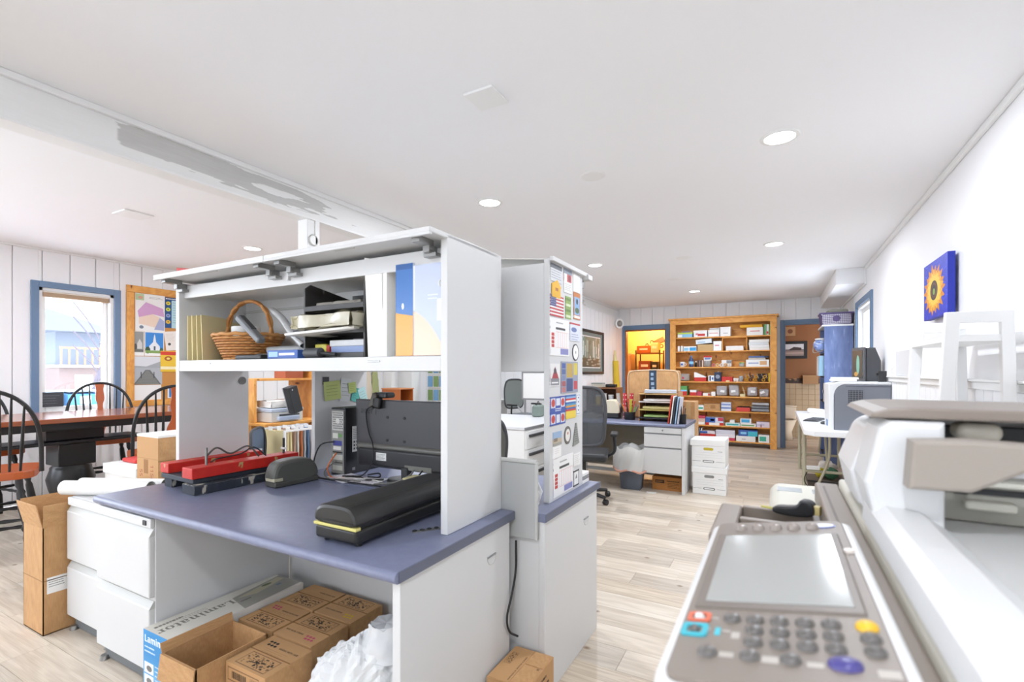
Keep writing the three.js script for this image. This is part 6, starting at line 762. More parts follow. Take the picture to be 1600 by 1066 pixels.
  const dec = thing('metal_ornament', 'dark scrolled metal sign on the store room wall', 'ornament', [-2.42, 2.0, BACK - 1.985]); part(dec, 'sign_plate', bx(-0.12, 0.14, -0.06, 0.06, -0.006, 0.006, 0.003).rotateZ(0.45), M(0x6a4a1c, 0.5)); for (let i = 0; i < 6; i++) part(dec, 'scroll', new THREE.TorusGeometry(0.035, 0.008, 6, 16).translate(-0.26 + i * 0.11, -0.08 + 0.08 * Math.sin(i * 2), 0), mDark);
  // washroom picture
  const wp = thing('framed_picture', 'black-framed beach photo in the washroom', 'picture', [0.2, 1.73, BACK - 1.6]); part(wp, 'frame', bx(-0.31, 0.31, -0.17, 0.17, 0, 0.025, 0.004), mBlack); part(wp, 'print', new THREE.BoxGeometry(0.5, 0.23, 0.002), card(256, 124, (g, W, H) => { rect(g, '#cfd0d4', 0, 0, W, H); rect(g, '#8f7c74', 0, 66, W, 58); rect(g, '#6d6468', 0, 56, W, 12); g.fillStyle = '#3a2c2a'; g.beginPath(); g.moveTo(130, 56); g.lineTo(170, 30); g.lineTo(236, 40); g.lineTo(236, 66); g.lineTo(130, 66); g.fill(); rect(g, '#b9a090', 0, 90, W, 10); }, 0.3), [0, 0, 0.027]);
  const ve = thing('wall_vent', 'small square vent high in the washroom', 'vent', [0.22, 2.1, BACK - 1.6]); part(ve, 'vent_frame', bx(-0.09, 0.09, -0.09, 0.09, 0, 0.012, 0.003), M(0xb08a62, 0.6)); part(ve, 'vent_disc', new THREE.CylinderGeometry(0.045, 0.045, 0.01, 20).rotateX(PI / 2).translate(0, 0, 0.014), M(0x7a4a34, 0.6));
  const wc = thing('toilet', 'beige toilet at the washroom wall', 'toilet', [0.14, 0, BACK - 1.28]); part(wc, 'cistern', bx(-0.18, 0.18, 0.36, 0.62, -0.29, -0.12, 0.02, 2), M(0xd8c6ac, 0.3)); part(wc, 'bowl', lathe([[0, 0], [0.12, 0], [0.1, 0.15], [0.17, 0.36], [0.19, 0.39], [0.14, 0.39]], 24).scale(1, 1, 1.25).translate(0, 0, 0.08), M(0xd8c6ac, 0.3)); part(wc, 'cistern_lid', bx(-0.19, 0.19, 0.62, 0.645, -0.295, -0.11, 0.01), M(0xdcccb4, 0.3));
  const wl = thing('washroom_ledge', 'brown box on the washroom tile ledge', 'box', [0.56, 1.06, BACK - 1.585]); part(wl, 'box_body', bx(-0.13, 0.13, 0, 0.16, 0, 0.1, 0.004), M(0x9c744c, 0.7)); part(wl, 'lid', bx(-0.135, 0.135, 0.15, 0.172, -0.004, 0.104, 0.003), M(0xa67e56, 0.7));
}
// ---------- office chairs ----------
const mMesh = new THREE.MeshStandardMaterial({ color: 0x5a5e63, roughness: 0.7, transparent: true, opacity: 0.62, side: THREE.DoubleSide });
function officeChair(label, pos, turn, seatM, meshM) {      // faces +z
  const t = thing('office_chair', label, 'chair', pos, turn), fr = [];
  for (const [a, b] of [[-0.2, 0.62], [-0.235, 0.8], [-0.235, 1.0], [-0.19, 1.12], [0, 1.15], [0.19, 1.12], [0.235, 1.0], [0.235, 0.8], [0.2, 0.62], [0, 0.59]]) fr.push([a, b, -0.25 - 0.05 * Math.cos((b - 0.85) * 3)]);
  part(t, 'back_frame', tube(fr, 0.016, 70, 8, true), mCharcoal); const s = smoothShape([[-0.2, 0.62], [-0.235, 0.8], [-0.235, 1.0], [-0.19, 1.12], [0, 1.15], [0.19, 1.12], [0.235, 1.0], [0.235, 0.8], [0.2, 0.62], [0, 0.59]]); part(t, 'back_mesh', ext(s, 0.004).translate(0, 0, -0.285), meshM);
  part(t, 'back_bar', tube([[0.1, 0.5, -0.16], [0.08, 0.65, -0.31], [0.0, 0.85, -0.32]], 0.018, 20, 8), M(0xb9babb, 0.35)); part(t, 'seat', bx(-0.25, 0.25, 0.42, 0.5, -0.24, 0.26, 0.035, 3), seatM);
  for (const q of [-1, 1]) { const a = part(t, 'armrest', tube([[q * 0.24, 0.44, 0.02], [q * 0.31, 0.5, 0.0], [q * 0.31, 0.66, 0.0]], 0.016, 16, 8), mDark); part(a, 'arm_pad', bx(q * 0.31 - 0.035, q * 0.31 + 0.035, 0.66, 0.69, -0.12, 0.13, 0.013, 2), mDark); }
  part(t, 'gas_lift', new THREE.CylinderGeometry(0.028, 0.028, 0.32, 14).translate(0, 0.26, 0), mDark); for (let i = 0; i < 5; i++) { const a = i * 2 * PI / 5, c = Math.cos(a), z = Math.sin(a); const l = part(t, 'base_leg', rod([0, 0.1, 0], [0.28 * c, 0.07, 0.28 * z], 0.024, 0.016), mDark); part(l, 'castor', new THREE.CylinderGeometry(0.028, 0.028, 0.035, 14).rotateZ(PI / 2).rotateY(-a).translate(0.29 * c, 0.0285, 0.29 * z), mBlack); }
  return t;
}
officeChair('black mesh office chair at the desk near the bookcase', [-1.74, 0, -4.72], PI + 0.25, mDark, mMesh);
officeChair('small grey office chair far off in the left office', [-4.25, 0, -8.3], 1.2, M(0x7f8488, 0.7), M(0x9aa39f, 0.7));
officeChair('olive fabric office chair beside the white-topped desk, cut by the hutch', [-2.02, 0, -2.98], 0.25, M(0x6b6a62, 0.8), M(0x6b6a62, 0.8)).scale.set(1, 0.82, 1);
// ---------- far left office, seen below the bin ----------
{
  const d = thing('computer_desk', 'pine computer desk with hutch seen under the bin', 'desk', [-5.0, 0, -3.75]), p = (n, a, b, c, e, f, g, sw) => part(d, n, metric(bx(a, b, c, e, f, g, 0.004), 1.4, sw), mPine);
  p('desk_top', -0.35, 0.3, 0.72, 0.75, -0.28, 0.5, false); p('side_panel', -0.35, 0.05, 0, 0.72, 0.46, 0.49, true); p('side_panel', -0.35, 0.1, 0, 1.45, -0.3, -0.26, true); p('back_panel', -0.37, -0.35, 0, 0.72, -0.28, 0.5, true); p('hutch_shelf', -0.35, 0.1, 1.2, 1.225, -0.26, 0.46, false); p('hutch_side', -0.35, 0.1, 0.75, 1.225, 0.46, 0.49, true);
  const pr = thing('flatbed_printer', 'pale grey printer on the pine computer desk', 'printer', [-4.89, 0.751, -3.55]); part(pr, 'printer_body', bx(-0.14, 0.14, 0, 0.11, -0.2, 0.2, 0.012, 2), M(0xd8d8d2, 0.5)); part(pr, 'scanner_lid', bx(-0.145, 0.145, 0.11, 0.15, -0.205, 0.205, 0.012, 2), M(0xc4d0e0, 0.5)); part(pr, 'paper_tray', bx(0.13, 0.18, 0.02, 0.06, -0.13, 0.13, 0.004), M(0xb4c2d8, 0.5)); part(pr, 'control_strip', bx(0.139, 0.143, 0.065, 0.085, -0.15, 0.1, 0), mCharcoal);
  const pw = solo('paper_pile', 'crumpled white papers on the pale grey printer', 'paper', wobble(new THREE.BoxGeometry(0.26, 0.07, 0.36, 12, 3, 14), 0.02, 12, 2), mPaper, [-4.9, 0.945, -3.55]);
  const sp = thing('speaker', 'black speaker box tilted above the hanging files', 'speaker', [-4.62, 0.86, -3.56]); part(sp, 'speaker_body', bx(-0.05, 0.05, 0, 0.29, -0.055, 0.055, 0.006, 2), M(0x2e3236, 0.5)); part(sp, 'speaker_side', bx(-0.062, -0.05, 0, 0.29, -0.055, 0.055, 0.003), M(0xb9bdc0, 0.5)); part(sp, 'knob', new THREE.CylinderGeometry(0.009, 0.009, 0.01, 12).rotateZ(PI / 2).translate(0.053, 0.26, 0.02), mChrome); sp.rotation.set(0.28, 0, 0);
  const rk = thing('file_rack', 'wire rack of hanging files beside the computer desk', 'file rack', [-4.47, 0, -3.44]); for (const [a, e] of [[-0.2, -0.28], [-0.2, 0.28], [0.2, -0.28], [0.2, 0.28]]) part(rk, 'post', bx(a - 0.01, a + 0.01, 0, 0.72, e - 0.01, e + 0.01, 0), mWhite); for (const a of [-0.2, 0.2]) part(rk, 'rail', bx(a - 0.008, a + 0.008, 0.7, 0.72, -0.28, 0.28, 0), mWhite); part(rk, 'base_panel', bx(-0.2, 0.2, 0.14, 0.16, -0.28, 0.28, 0), mWhite);
  const fm = [mCream, mCream, M(0xb99a84, 0.7), M(0xd6d3cc, 0.7), M(0xc0764a, 0.7), M(0xaeb2b8, 0.7), M(0x5a7494, 0.7), M(0xd0cfd2, 0.7), M(0xb5b5bb, 0.7), M(0x3c6a9a, 0.7), M(0xdadada, 0.7), M(0x9a9aa2, 0.7)], fw = ['first cream', 'second cream', 'brown', 'pale grey', 'rust', 'grey', 'slate blue', 'off-white', 'silver', 'blue', 'white', 'dark grey'];
  fm.forEach((m, i) => { const t = thing('hanging_file', fw[i] + ' hanging file in the wire rack', 'file', [-4.47, 0.2, -3.21 - i * 0.041], 0, 'hanging files in the rack'); part(t, 'folder', wobble(new THREE.BoxGeometry(0.36, 0.5, 0.018, 8, 10, 1), 0.008, 9, i).translate(0, 0.25, 0), m); part(t, 'tab', bx(-0.12 + (i % 4) * 0.08, -0.06 + (i % 4) * 0.08, 0.5, 0.54, -0.002, 0.002, 0), mWhite); });
  officeChair('blue-grey office chair in front of the pine computer desk', [-4.58, 0, -2.8], -0.9, M(0x4f6076, 0.8), M(0x5f7188, 0.8)).scale.set(0.85, 0.66, 0.85);
  const pl = thing('shelf_clutter', 'red-brown boxes on the computer desk hutch', 'box', [-5.06, 1.226, -3.8]); part(pl, 'box_body', bx(-0.1, 0.1, 0, 0.16, -0.12, 0.12, 0.004), M(0xa85a3c, 0.6)); part(pl, 'wrapping', bx(-0.11, 0.11, 0.16, 0.19, -0.2, 0.1, 0.01), M(0x8c8f6c, 0.7));
  // white column, coat hooks, brochure rack
  const cp = struct('trim_5'); part(cp, 'column', bx(-6.5, -6.15, 0, CEIL, -7.5, -7.3, 0.006), mTrimW); part(cp, 'column', bx(-6.5, -6.3, 0, CEIL, -7.0, -6.9, 0.006), mTrimW);
  const wb = thing('wooden_crate', 'orange wooden crate on a stand behind the monitor', 'crate', [-5.75, 0.72, -6.45]), mo = M(0xb0622c, 0.5); part(wb, 'crate_side', bx(-0.2, 0.2, 0, 0.28, -0.17, -0.15, 0), mo); part(wb, 'crate_side', bx(-0.2, 0.2, 0, 0.28, 0.15, 0.17, 0), mo); part(wb, 'crate_top', bx(-0.21, 0.21, 0.28, 0.3, -0.18, 0.18, 0.003), M(0xd08a58, 0.5)); part(wb, 'crate_base', bx(-0.2, 0.2, 0, 0.02, -0.15, 0.15, 0), mo); part(wb, 'crate_back', bx(-0.2, -0.18, 0.02, 0.28, -0.15, 0.15, 0), mo);
  const ws = thing('side_table', 'white side table under the orange crate', 'table', [-5.75, 0, -6.45]); part(ws, 'table_top', bx(-0.3, 0.3, 0.69, 0.719, -0.3, 0.3, 0.004), mWhite); for (const a of [-0.26, 0.26]) for (const b of [-0.26, 0.26]) part(ws, 'leg', bx(a - 0.02, a + 0.02, 0, 0.69, b - 0.02, b + 0.02, 0), mWhite);
  const co = thing('hanging_coats', 'pale coats hanging on the far left wall', 'coats', [-6.43, 0.75, -6.3]); for (let i = 0; i < 4; i++) part(co, 'coat', wobble(new THREE.CylinderGeometry(0.05, 0.12, 0.62, 14, 8), 0.03, 7, i).scale(0.4, 1, 1).translate(0, 0.3, 0.2 - i * 0.17), [M(0xd8c2b4, 0.9), M(0xa98f84, 0.9), M(0xd9cdb8, 0.9), M(0xaab07c, 0.9)][i]);
  const br = thing('brochure_rack', 'white wall rack of coloured brochures in the left office', 'brochure rack', [-5.7, 0, -7.75]); part(br, 'rack_board', bx(-0.42, 0.42, 0.3, 1.7, -0.02, 0, 0), mWhite); for (const yy of [0.45, 0.72, 0.99, 1.26]) part(br, 'rack_ledge', bx(-0.42, 0.42, yy, yy + 0.012, 0, 0.05, 0), mWhite); part(br, 'foot', bx(-0.3, 0.3, 0, 0.3, -0.06, 0.04, 0.004), mWhite);
  const bc = [0x7fb0d8, 0xc98a64, 0x5a4a44, 0xd8c29a, 0x4a6aa0, 0xb0505c, 0x8aa86c, 0xe0d9cc, 0x3f8aa8, 0xd0a0a8, 0x8c6a4c, 0x6d92c4]; let n = 0;
  for (const yy of [0.463, 0.733, 1.003, 1.273]) for (let i = 0; i < 6; i++) { const t = solo('brochure', ['bottom', 'second', 'third', 'top'][Math.floor(n / 6)] + ' row brochure number ' + ['one', 'two', 'three', 'four', 'five', 'six'][i] + ' from the left in the wall rack', 'brochure', bx(-0.055, 0.055, 0, 0.21, 0, 0.01, 0), M(bc[(n * 5 + i) % 12], 0.5), [-6.05 + i * 0.14, yy, -7.735], null, 'brochures in the wall rack'); n++; }
  const wh = thing('whiteboard', 'grey-framed whiteboard standing in the left office', 'whiteboard', [-3.1, 0, -6.45]); part(wh, 'board', bx(-0.22, 0.4, 0.9, 1.3, -0.008, 0.008, 0), mWhite); part(wh, 'board_frame', merge([bx(-0.24, 0.42, 1.28, 1.31, -0.014, 0.014, 0.003), bx(-0.24, 0.42, 0.885, 0.91, -0.014, 0.014, 0.003), bx(-0.24, -0.215, 0.91, 1.28, -0.014, 0.014, 0.003), bx(0.395, 0.42, 0.91, 1.28, -0.014, 0.014, 0.003)]), mGrey); for (const a of [-0.2, 0.36]) part(wh, 'leg', bx(a, a + 0.025, 0, 0.9, -0.012, 0.012, 0), mGrey); part(wh, 'foot', bx(-0.22, 0.4, 0, 0.02, -0.15, 0.15, 0), mGrey);
  const fc = thing('office_desk', 'far white desk behind the small grey office chair', 'desk', [-5.2, 0, -8.2]); part(fc, 'worktop', bx(-0.6, 0.45, 0.72, 0.75, -0.4, 0.4, 0.004), mWhite); part(fc, 'drawer_pedestal', bx(-0.1, 0.43, 0, 0.72, -0.36, 0.36, 0.004), mOffice); for (const yy of [0.1, 0.4]) part(fc, 'drawer', bx(0.43, 0.445, yy, yy + 0.28, -0.34, 0.34, 0.004), mOffice);
  const bg = thing('shoulder_bag', 'grey-green bag standing on the white-topped desk', 'bag', [-2.62, 0.741, -5.5]); bg.scale.setScalar(0.7); part(bg, 'bag_body', wobble(new RoundedBoxGeometry(0.16, 0.2, 0.24, 4, 0.04), 0.012, 9).translate(0, 0.105, 0), M(0x7e8c84, 0.8)); part(bg, 'strap', tube([[0, 0.19, -0.08], [0, 0.27, 0], [0, 0.19, 0.08]], 0.008, 16, 6), mDark);
}
// ---------- right side: blue shelf, table, printer, ladder shelf, painting ----------
{
  const s = thing('blue_bookcase', 'worn blue bookcase against the right wall, end on', 'bookcase', [0.735, 0, -8.45]), tB = dtex(256, 256, (u, v) => { const n = fbm(u * 5, v * 8, 3), w = noise.noise(u * 40, v * 12, 1) > 0.52 && n > 0.05; return w ? [158, 174, 208] : [104 + n * 26, 121 + n * 26, 166 + n * 26]; }), mb = M(0xffffff, 0.4, { map: tB });
  part(s, 'end_panel', bx(-0.165, 0.17, 0, 1.93, 0.375, 0.4, 0.003), mb); part(s, 'end_panel', bx(-0.165, 0.17, 0, 1.93, -0.4, -0.375, 0.003), mb); part(s, 'back_panel', bx(0.155, 0.17, 0, 1.93, -0.375, 0.375, 0), mDark); for (const y of [0.1, 0.5, 0.86, 1.22, 1.55]) part(s, 'shelf', bx(-0.16, 0.155, y, y + 0.02, -0.375, 0.375, 0.002), mDark); part(s, 'top_board', bx(-0.19, 0.175, 1.93, 1.955, -0.41, 0.41, 0.004), mWhite);
  const cols = [0xd8b8a4, 0xe6dccc, 0x6a9a98, 0xd9e6ee, 0xeef2f4, 0xc8a090, 0x8fb4c8];
  for (let i = 0; i < 7; i++) { const t = thing('book', ['salmon book nearest the shelf end', 'cream book on the blue bookcase', 'teal book on the blue bookcase', 'pale blue book on the blue bookcase', 'white book on the blue bookcase', 'rose book on the blue bookcase', 'blue-grey book on the blue bookcase'][i], 'book', [0.57 + (i % 3) * 0.012, 1.2405, -8.11 - i * 0.075], 0, 'books in the blue bookcase'); part(t, 'cover', bx(-0.06, 0.14, 0, 0.28 - (i % 3) * 0.02, -0.03, 0.03, 0.002), M(cols[6 - i], 0.6)); part(t, 'pages', bx(-0.055, 0.138, 0.28 - (i % 3) * 0.02, 0.283 - (i % 3) * 0.02, -0.026, 0.026, 0), mPaper); }
  for (let i = 0; i < 2; i++) { const t = thing('binder', ['white binder with black spots in the lower blue bookcase', 'black binder in the lower blue bookcase'][i], 'binder', [0.62, 0.8805, -8.14 - i * 0.14]); part(t, 'binder_body', bx(-0.05, 0.12, 0, 0.26, -0.04, 0.04, 0.003), i ? mBlack : mWhite); part(t, 'spine_label', bx(-0.0515, -0.05, 0.12, 0.16, -0.02, 0.02, 0), i ? mWhite : mBlack); }
  const bag = thing('blue_bag', 'blue-white patterned bag hanging out of the shelf', 'bag', [0.5, 1.571, -8.22]); part(bag, 'bag_body', (() => { const g = new THREE.SphereGeometry(0.12, 24, 16); g.scale(0.9, 0.85, 1); return wobble(g, 0.015, 12).translate(0, 0.1, 0); })(), card(128, 128, (g, W, H) => { rect(g, '#8aa0d8', 0, 0, W, H); for (let i = 0; i < 70; i++) ell(g, ['#e6ecf8', '#3f5490', '#c0ccee'][i % 3], rr(0, W), rr(0, H), rr(2, 8), rr(2, 6)); })); part(bag, 'bag_rim', new THREE.TorusGeometry(0.09, 0.012, 8, 24).rotateX(PI / 2).scale(0.9, 1, 1).translate(0, 0.19, 0), mWhite); part(bag, 'bag_strap', tube([[0.02, 0.04, 0.115], [-0.11, 0.0, 0.05], [-0.1, 0.14, 0]], 0.006, 16, 6), M(0x9a8f84, 0.6)); bag.position.x = 0.56;
  const pp = thing('paper_stack', 'white papers above the patterned bag on the shelf', 'paper', [0.76, 1.571, -8.14]); for (let i = 0; i < 3; i++) part(pp, 'paper_bundle', bx(-0.06, 0.12, i * 0.07, i * 0.07 + 0.066, -0.04, 0.06, 0.003), mPaper);
  const bk = thing('plastic_basket', 'purple lattice basket on top of the blue bookcase', 'basket', [0.715, 1.9555, -8.22]), mp = M(0x5f4f80, 0.45), mLt = M(0xe6e2ec, 0.5);
  part(bk, 'basket_rim', merge([bx(-0.2, 0.2, 0.145, 0.165, 0.17, 0.185, 0.004), bx(-0.2, 0.2, 0.145, 0.165, -0.185, -0.17, 0.004), bx(-0.2, -0.185, 0.145, 0.165, -0.17, 0.17, 0.004), bx(0.185, 0.2, 0.145, 0.165, -0.17, 0.17, 0.004)]), mp); part(bk, 'basket_base', bx(-0.165, 0.165, 0, 0.015, -0.15, 0.15, 0.004), mp);
  for (const sx of [-1, 1]) part(bk, 'basket_side', ext([[sx * 0.165, 0], [sx * 0.16, 0.012], [sx * 0.183, 0.15], [sx * 0.19, 0.15]], 0.33).translate(0, 0, -0.165), mp); part(bk, 'basket_back', bx(-0.175, 0.175, 0.01, 0.15, -0.17, -0.16, 0), mp);
  part(bk, 'front_liner', bx(-0.165, 0.165, 0.01, 0.15, 0.158, 0.162, 0), mLt); const lat = []; for (let i = 0; i < 15; i++) lat.push(bx(-0.15 + i * 0.0214, -0.146 + i * 0.0214, 0.015, 0.148, 0.164, 0.169, 0)); for (let i = 0; i < 6; i++) lat.push(bx(-0.165, 0.165, 0.02 + i * 0.024, 0.024 + i * 0.024, 0.164, 0.169, 0)); part(bk, 'front_lattice', merge(lat), mp); part(bk, 'rosette', new THREE.CylinderGeometry(0.045, 0.045, 0.006, 8).rotateX(PI / 2).translate(0, 0.08, 0.17), mp);
  solo('folded_cloth', 'grey-green folded cloth lying in the lattice basket', 'cloth', wobble(new RoundedBoxGeometry(0.24, 0.2, 0.22, 4, 0.03), 0.015, 8).translate(0, 0.1, 0), M(0x9a9c8e, 0.9), [0.74, 1.972, -8.22], null);
  // folding table and what is on it
  const t = thing('folding_table', 'white plastic folding table with grey legs', 'table', [0.55, 0, -6.65]), mleg = M(0xb9b49c, 0.4, { metalness: 0.2 });
  part(t, 'table_top', ext([[-0.33, -1.3], [-0.29, -1.34], [0.3, -1.34], [0.33, -1.3], [0.33, 1.28], [0.31, 1.3], [-0.25, 1.3], [-0.33, 1.18]], 0.04, 0.008).rotateX(PI / 2).translate(0, 0.742, 0), M(0xeef0f1, 0.4));
  for (const z of [0.32, -0.95]) { for (const x of [-0.29, 0.15]) part(t, 'leg', rod([x, 0, z], [x, 0.7, z], 0.02), mleg); part(t, 'cross_bar', rod([-0.29, 0.2, z], [0.15, 0.2, z], 0.016), mleg); part(t, 'foot_bar', rod([-0.29, 0.018, z], [0.15, 0.018, z], 0.017), mleg); part(t, 'brace', rod([-0.07, 0.24, z], [-0.07, 0.69, z + 0.45 * Math.sign(-z)], 0.012), mleg); }
  part(t, 'brace_bar', tube([[-0.18, 0.04, 0.42], [-0.08, 0.3, 0.4], [-0.06, 0.42, 0.4], [-0.06, 0.69, 0.4]], 0.014, 20, 8), mleg);
  const kb = thing('keyboard', 'dark grey keyboard on the white folding table', 'keyboard', [0.37, 0.7425, -6.5], 1.3); part(kb, 'keyboard_base', bx(-0.2, 0.2, 0, 0.02, -0.07, 0.07, 0.006, 2), mCharcoal); const kg = bx(-0.0085, 0.0085, 0, 0.008, -0.008, 0.008, 0.002); for (let i = 0; i < 18; i++) for (let k = 0; k < 5; k++) part(kb, 'key', kg, M(0x63656a, 0.5), [-0.18 + i * 0.0212, 0.02, -0.05 + k * 0.024]);
  const ms = thing('mouse', 'dark mouse in front of the keyboard', 'mouse', [0.43, 0.7425, -6.05], 0.4); part(ms, 'mouse_shell', new THREE.SphereGeometry(0.05, 20, 12).scale(0.62, 0.42, 1).translate(0, 0.02, 0), mCharcoal); part(ms, 'wheel', new THREE.CylinderGeometry(0.008, 0.008, 0.006, 12).rotateZ(PI / 2).translate(0, 0.04, 0.02), mBlack);
  solo('cloth', 'crumpled white and orange cloth at the far end of the table', 'cloth', wobble(new RoundedBoxGeometry(0.2, 0.05, 0.14, 5, 0.02), 0.02, 16, 5).translate(0, 0.04, 0), M(0xf0e6e0, 0.9), [0.45, 0.7445, -7.6]);
  const pr = thing('laser_printer', 'large grey and white laser printer on the folding table', 'printer', [0.68, 0.7425, -5.85]), mgp = M(0x7a7e88, 0.5);
  const body = new THREE.Shape(); body.moveTo(-0.21, 0); body.lineTo(0.22, 0); body.lineTo(0.22, 0.435); body.lineTo(-0.13, 0.435); body.quadraticCurveTo(-0.2, 0.42, -0.21, 0.33); body.lineTo(-0.21, 0);
  part(pr, 'printer_body', ext(body, 0.5, 0.004, 14).translate(0, 0, -0.16), mgp); const fr = new THREE.Shape(); fr.moveTo(-0.25, 0.005); fr.lineTo(-0.212, 0.005); fr.lineTo(-0.212, 0.33); fr.quadraticCurveTo(-0.2, 0.425, -0.13, 0.438); fr.lineTo(0.225, 0.438); fr.lineTo(0.225, 0.462); fr.lineTo(-0.16, 0.462); fr.lineTo(-0.255, 0.44); fr.lineTo(-0.25, 0.005);
  part(pr, 'white_shell', ext(fr, 0.49, 0.006, 14).translate(0, 0, -0.155), M(0xeceef0, 0.4)); part(pr, 'vent_frame', bx(-0.1, 0.01, 0.265, 0.385, 0.342, 0.348, 0), mCharcoal); for (let i = 0; i < 6; i++) part(pr, 'vent_slat', bx(-0.1, 0.01, 0.275 + i * 0.0195, 0.279 + i * 0.0195, 0.348, 0.351, 0), mgp); for (let i = 0; i < 5; i++) part(pr, 'vent_rib', bx(-0.09 + i * 0.022, -0.087 + i * 0.022, 0.265, 0.385, 0.348, 0.352, 0), mgp); part(pr, 'panel_seam', bx(-0.12, 0.22, 0.418, 0.422, 0.343, 0.3445, 0), mDark); part(pr, 'door_latch', bx(-0.257, -0.25, 0.03, 0.09, 0.1, 0.2, 0.002), M(0x6a8ab4, 0.4));
  const pa = thing('paper_stack', 'stack of white paper on top of the laser printer', 'paper', [0.56, 1.2065, -5.75]); for (let i = 0; i < 2; i++) part(pa, 'paper_bundle', bx(-0.1 + i * 0.01, 0.1 + i * 0.015, i * 0.02, i * 0.02 + 0.019, -0.13, 0.12, 0.002), mPaper);
  const tv = thing('box_monitor', 'old grey box monitor on top of the laser printer', 'monitor', [0.8, 1.2065, -5.88], 0); part(tv, 'monitor_shell', ext([[-0.06, 0], [0.05, 0], [0.07, 0.02], [0.07, 0.2], [0.02, 0.33], [-0.06, 0.33]], 0.2, 0.006).translate(0, 0, -0.1), M(0x4c4d50, 0.5)); part(tv, 'bezel', bx(-0.09, -0.07, 0.0, 0.335, -0.12, 0.12, 0.004), M(0x5c5d60, 0.5)); part(tv, 'screen', bx(-0.093, -0.09, 0.03, 0.305, -0.1, 0.1, 0), card(64, 96, (g, W, H) => { rect(g, '#46514e', 0, 0, W, H); ell(g, '#79b8a6', 36, 50, 10, 34); ell(g, '#c49a5c', 24, 82, 12, 8); }, 0.2)); tv.position.set(0.79, 1.2065, -5.98); tv.rotation.y = 0.3;
  const rd = thing('radio', 'small black speaker beside the box monitor', 'speaker', [0.845, 1.2065, -5.6]); part(rd, 'speaker_body', bx(-0.025, 0.035, 0, 0.1, -0.03, 0.03, 0.004), mDark); part(rd, 'speaker_knob', new THREE.CylinderGeometry(0.012, 0.012, 0.02, 12).rotateZ(PI / 2).translate(-0.03, 0.07, 0), mBlack);
  // clutter under the table
  for (const [x, z, r, c, l] of [[0.5, -6.75, 0.09, 0xd8d2cc, 'white crumpled bag on the floor under the table'], [0.43, -6.62, 0.06, 0xd6c832, 'yellow bundle under the folding table'], [0.52, -6.55, 0.065, 0x3c6a4c, 'green bundle under the folding table'], [0.66, -6.6, 0.07, 0xb7a498, 'pinkish cloth bundle under the folding table']]) solo('cloth_bundle', l, 'bundle', wobble(new THREE.SphereGeometry(r, 22, 16), r * 0.4, 14, x * 9), M(c, 0.8), [x, r * 1.05 + 0.08, z]);
  const ps = thing('floor_crate', 'shallow dark crate of clutter under the folding table', 'crate', [0.52, 0, -6.65]); part(ps, 'crate_body', bx(-0.22, 0.25, 0, 0.08, -0.2, 0.2, 0.004), M(0x6a5f54, 0.7)); part(ps, 'crate_lip', bx(-0.225, 0.255, 0.06, 0.075, -0.205, 0.205, 0.003), mDark);
  const ad = thing('power_adapter', 'white power adapter on the table cross bar', 'adapter', [0.36, 0.0, -6.2]); part(ad, 'adapter_body', bx(-0.08, 0.05, 0.218, 0.26, -0.03, 0.03, 0.01, 2), mWhite); part(ad, 'adapter_cable', tube([[-0.06, 0.22, 0], [-0.1, 0.1, 0.03], [-0.05, 0.01, 0.02]], 0.005, 20, 6), mCable); ad.position.set(0.36, 0, -6.33);
  // painting
  const pt = thing('canvas_painting', 'blue canvas painting with a yellow sunflower on the right wall', 'painting', [0.885, 1.82, -3.96]), pg = card(256, 256, (g, W, H) => {
    rect(g, '#2136c4', 0, 0, W, H); for (let i = 0; i < 260; i++) { g.save(); g.translate(rr(0, W), rr(0, H)); g.rotate(rr(0, 3)); rect(g, ['#1a2aa6', '#2f4ae0', '#3a56ea', '#18249a'][i % 4], 0, 0, rr(6, 30), rr(2, 5)); g.restore(); }
    for (let ring = 0; ring < 3; ring++) for (let i = 0; i < 18; i++) { const a = i / 18 * 6.283 + ring * 0.17, l = 124 - ring * 20; g.save(); g.translate(116, 132); g.rotate(a); g.scale(1, 1); g.fillStyle = ['#e08a1e', '#f2b02c', '#f7cf4c'][ring]; g.beginPath(); g.moveTo(0, -9); g.quadraticCurveTo(l * 0.65, -24, l * rr(0.85, 1), 0); g.quadraticCurveTo(l * 0.65, 24, 0, 9); g.fill(); g.restore(); }
    ell(g, '#3a2416', 116, 132, 40, 44); ell(g, '#6a3a1c', 116, 132, 30, 34); ell(g, '#26201c', 116, 132, 23, 26); ell(g, '#8fae4c', 116, 138, 12, 15);
  }, 0.5);
  const mEdge = M(0x1f2e9c, 0.6); part(pt, 'canvas', new THREE.BoxGeometry(0.52, 0.36, 0.035).rotateY(-PI / 2), [mEdge, mEdge, mEdge, mEdge, pg, mEdge], [0, 0, 0]);
  // white wall panel and white ladder shelf
  const wp = thing('wall_panel', 'pale grey flat panel on the right wall above the rail', 'panel', [RIGHT - 0.001, 1.265, -5.1]); part(wp, 'panel', bx(-0.012, 0, 0, 0.21, -0.26, 0.26, 0.003), M(0xdcdcdc, 0.6)); part(wp, 'hook', tube([[-0.012, 0.08, -0.3], [-0.035, 0.06, -0.3], [-0.035, 0.03, -0.29], [-0.012, 0.02, -0.29]], 0.006, 14, 6), mWhite);
  const ls = thing('ladder_shelf', 'white wooden ladder shelf behind the copier', 'shelf', [0.755, 0, -3.1]), mw = M(0xf1f1f0, 0.4);
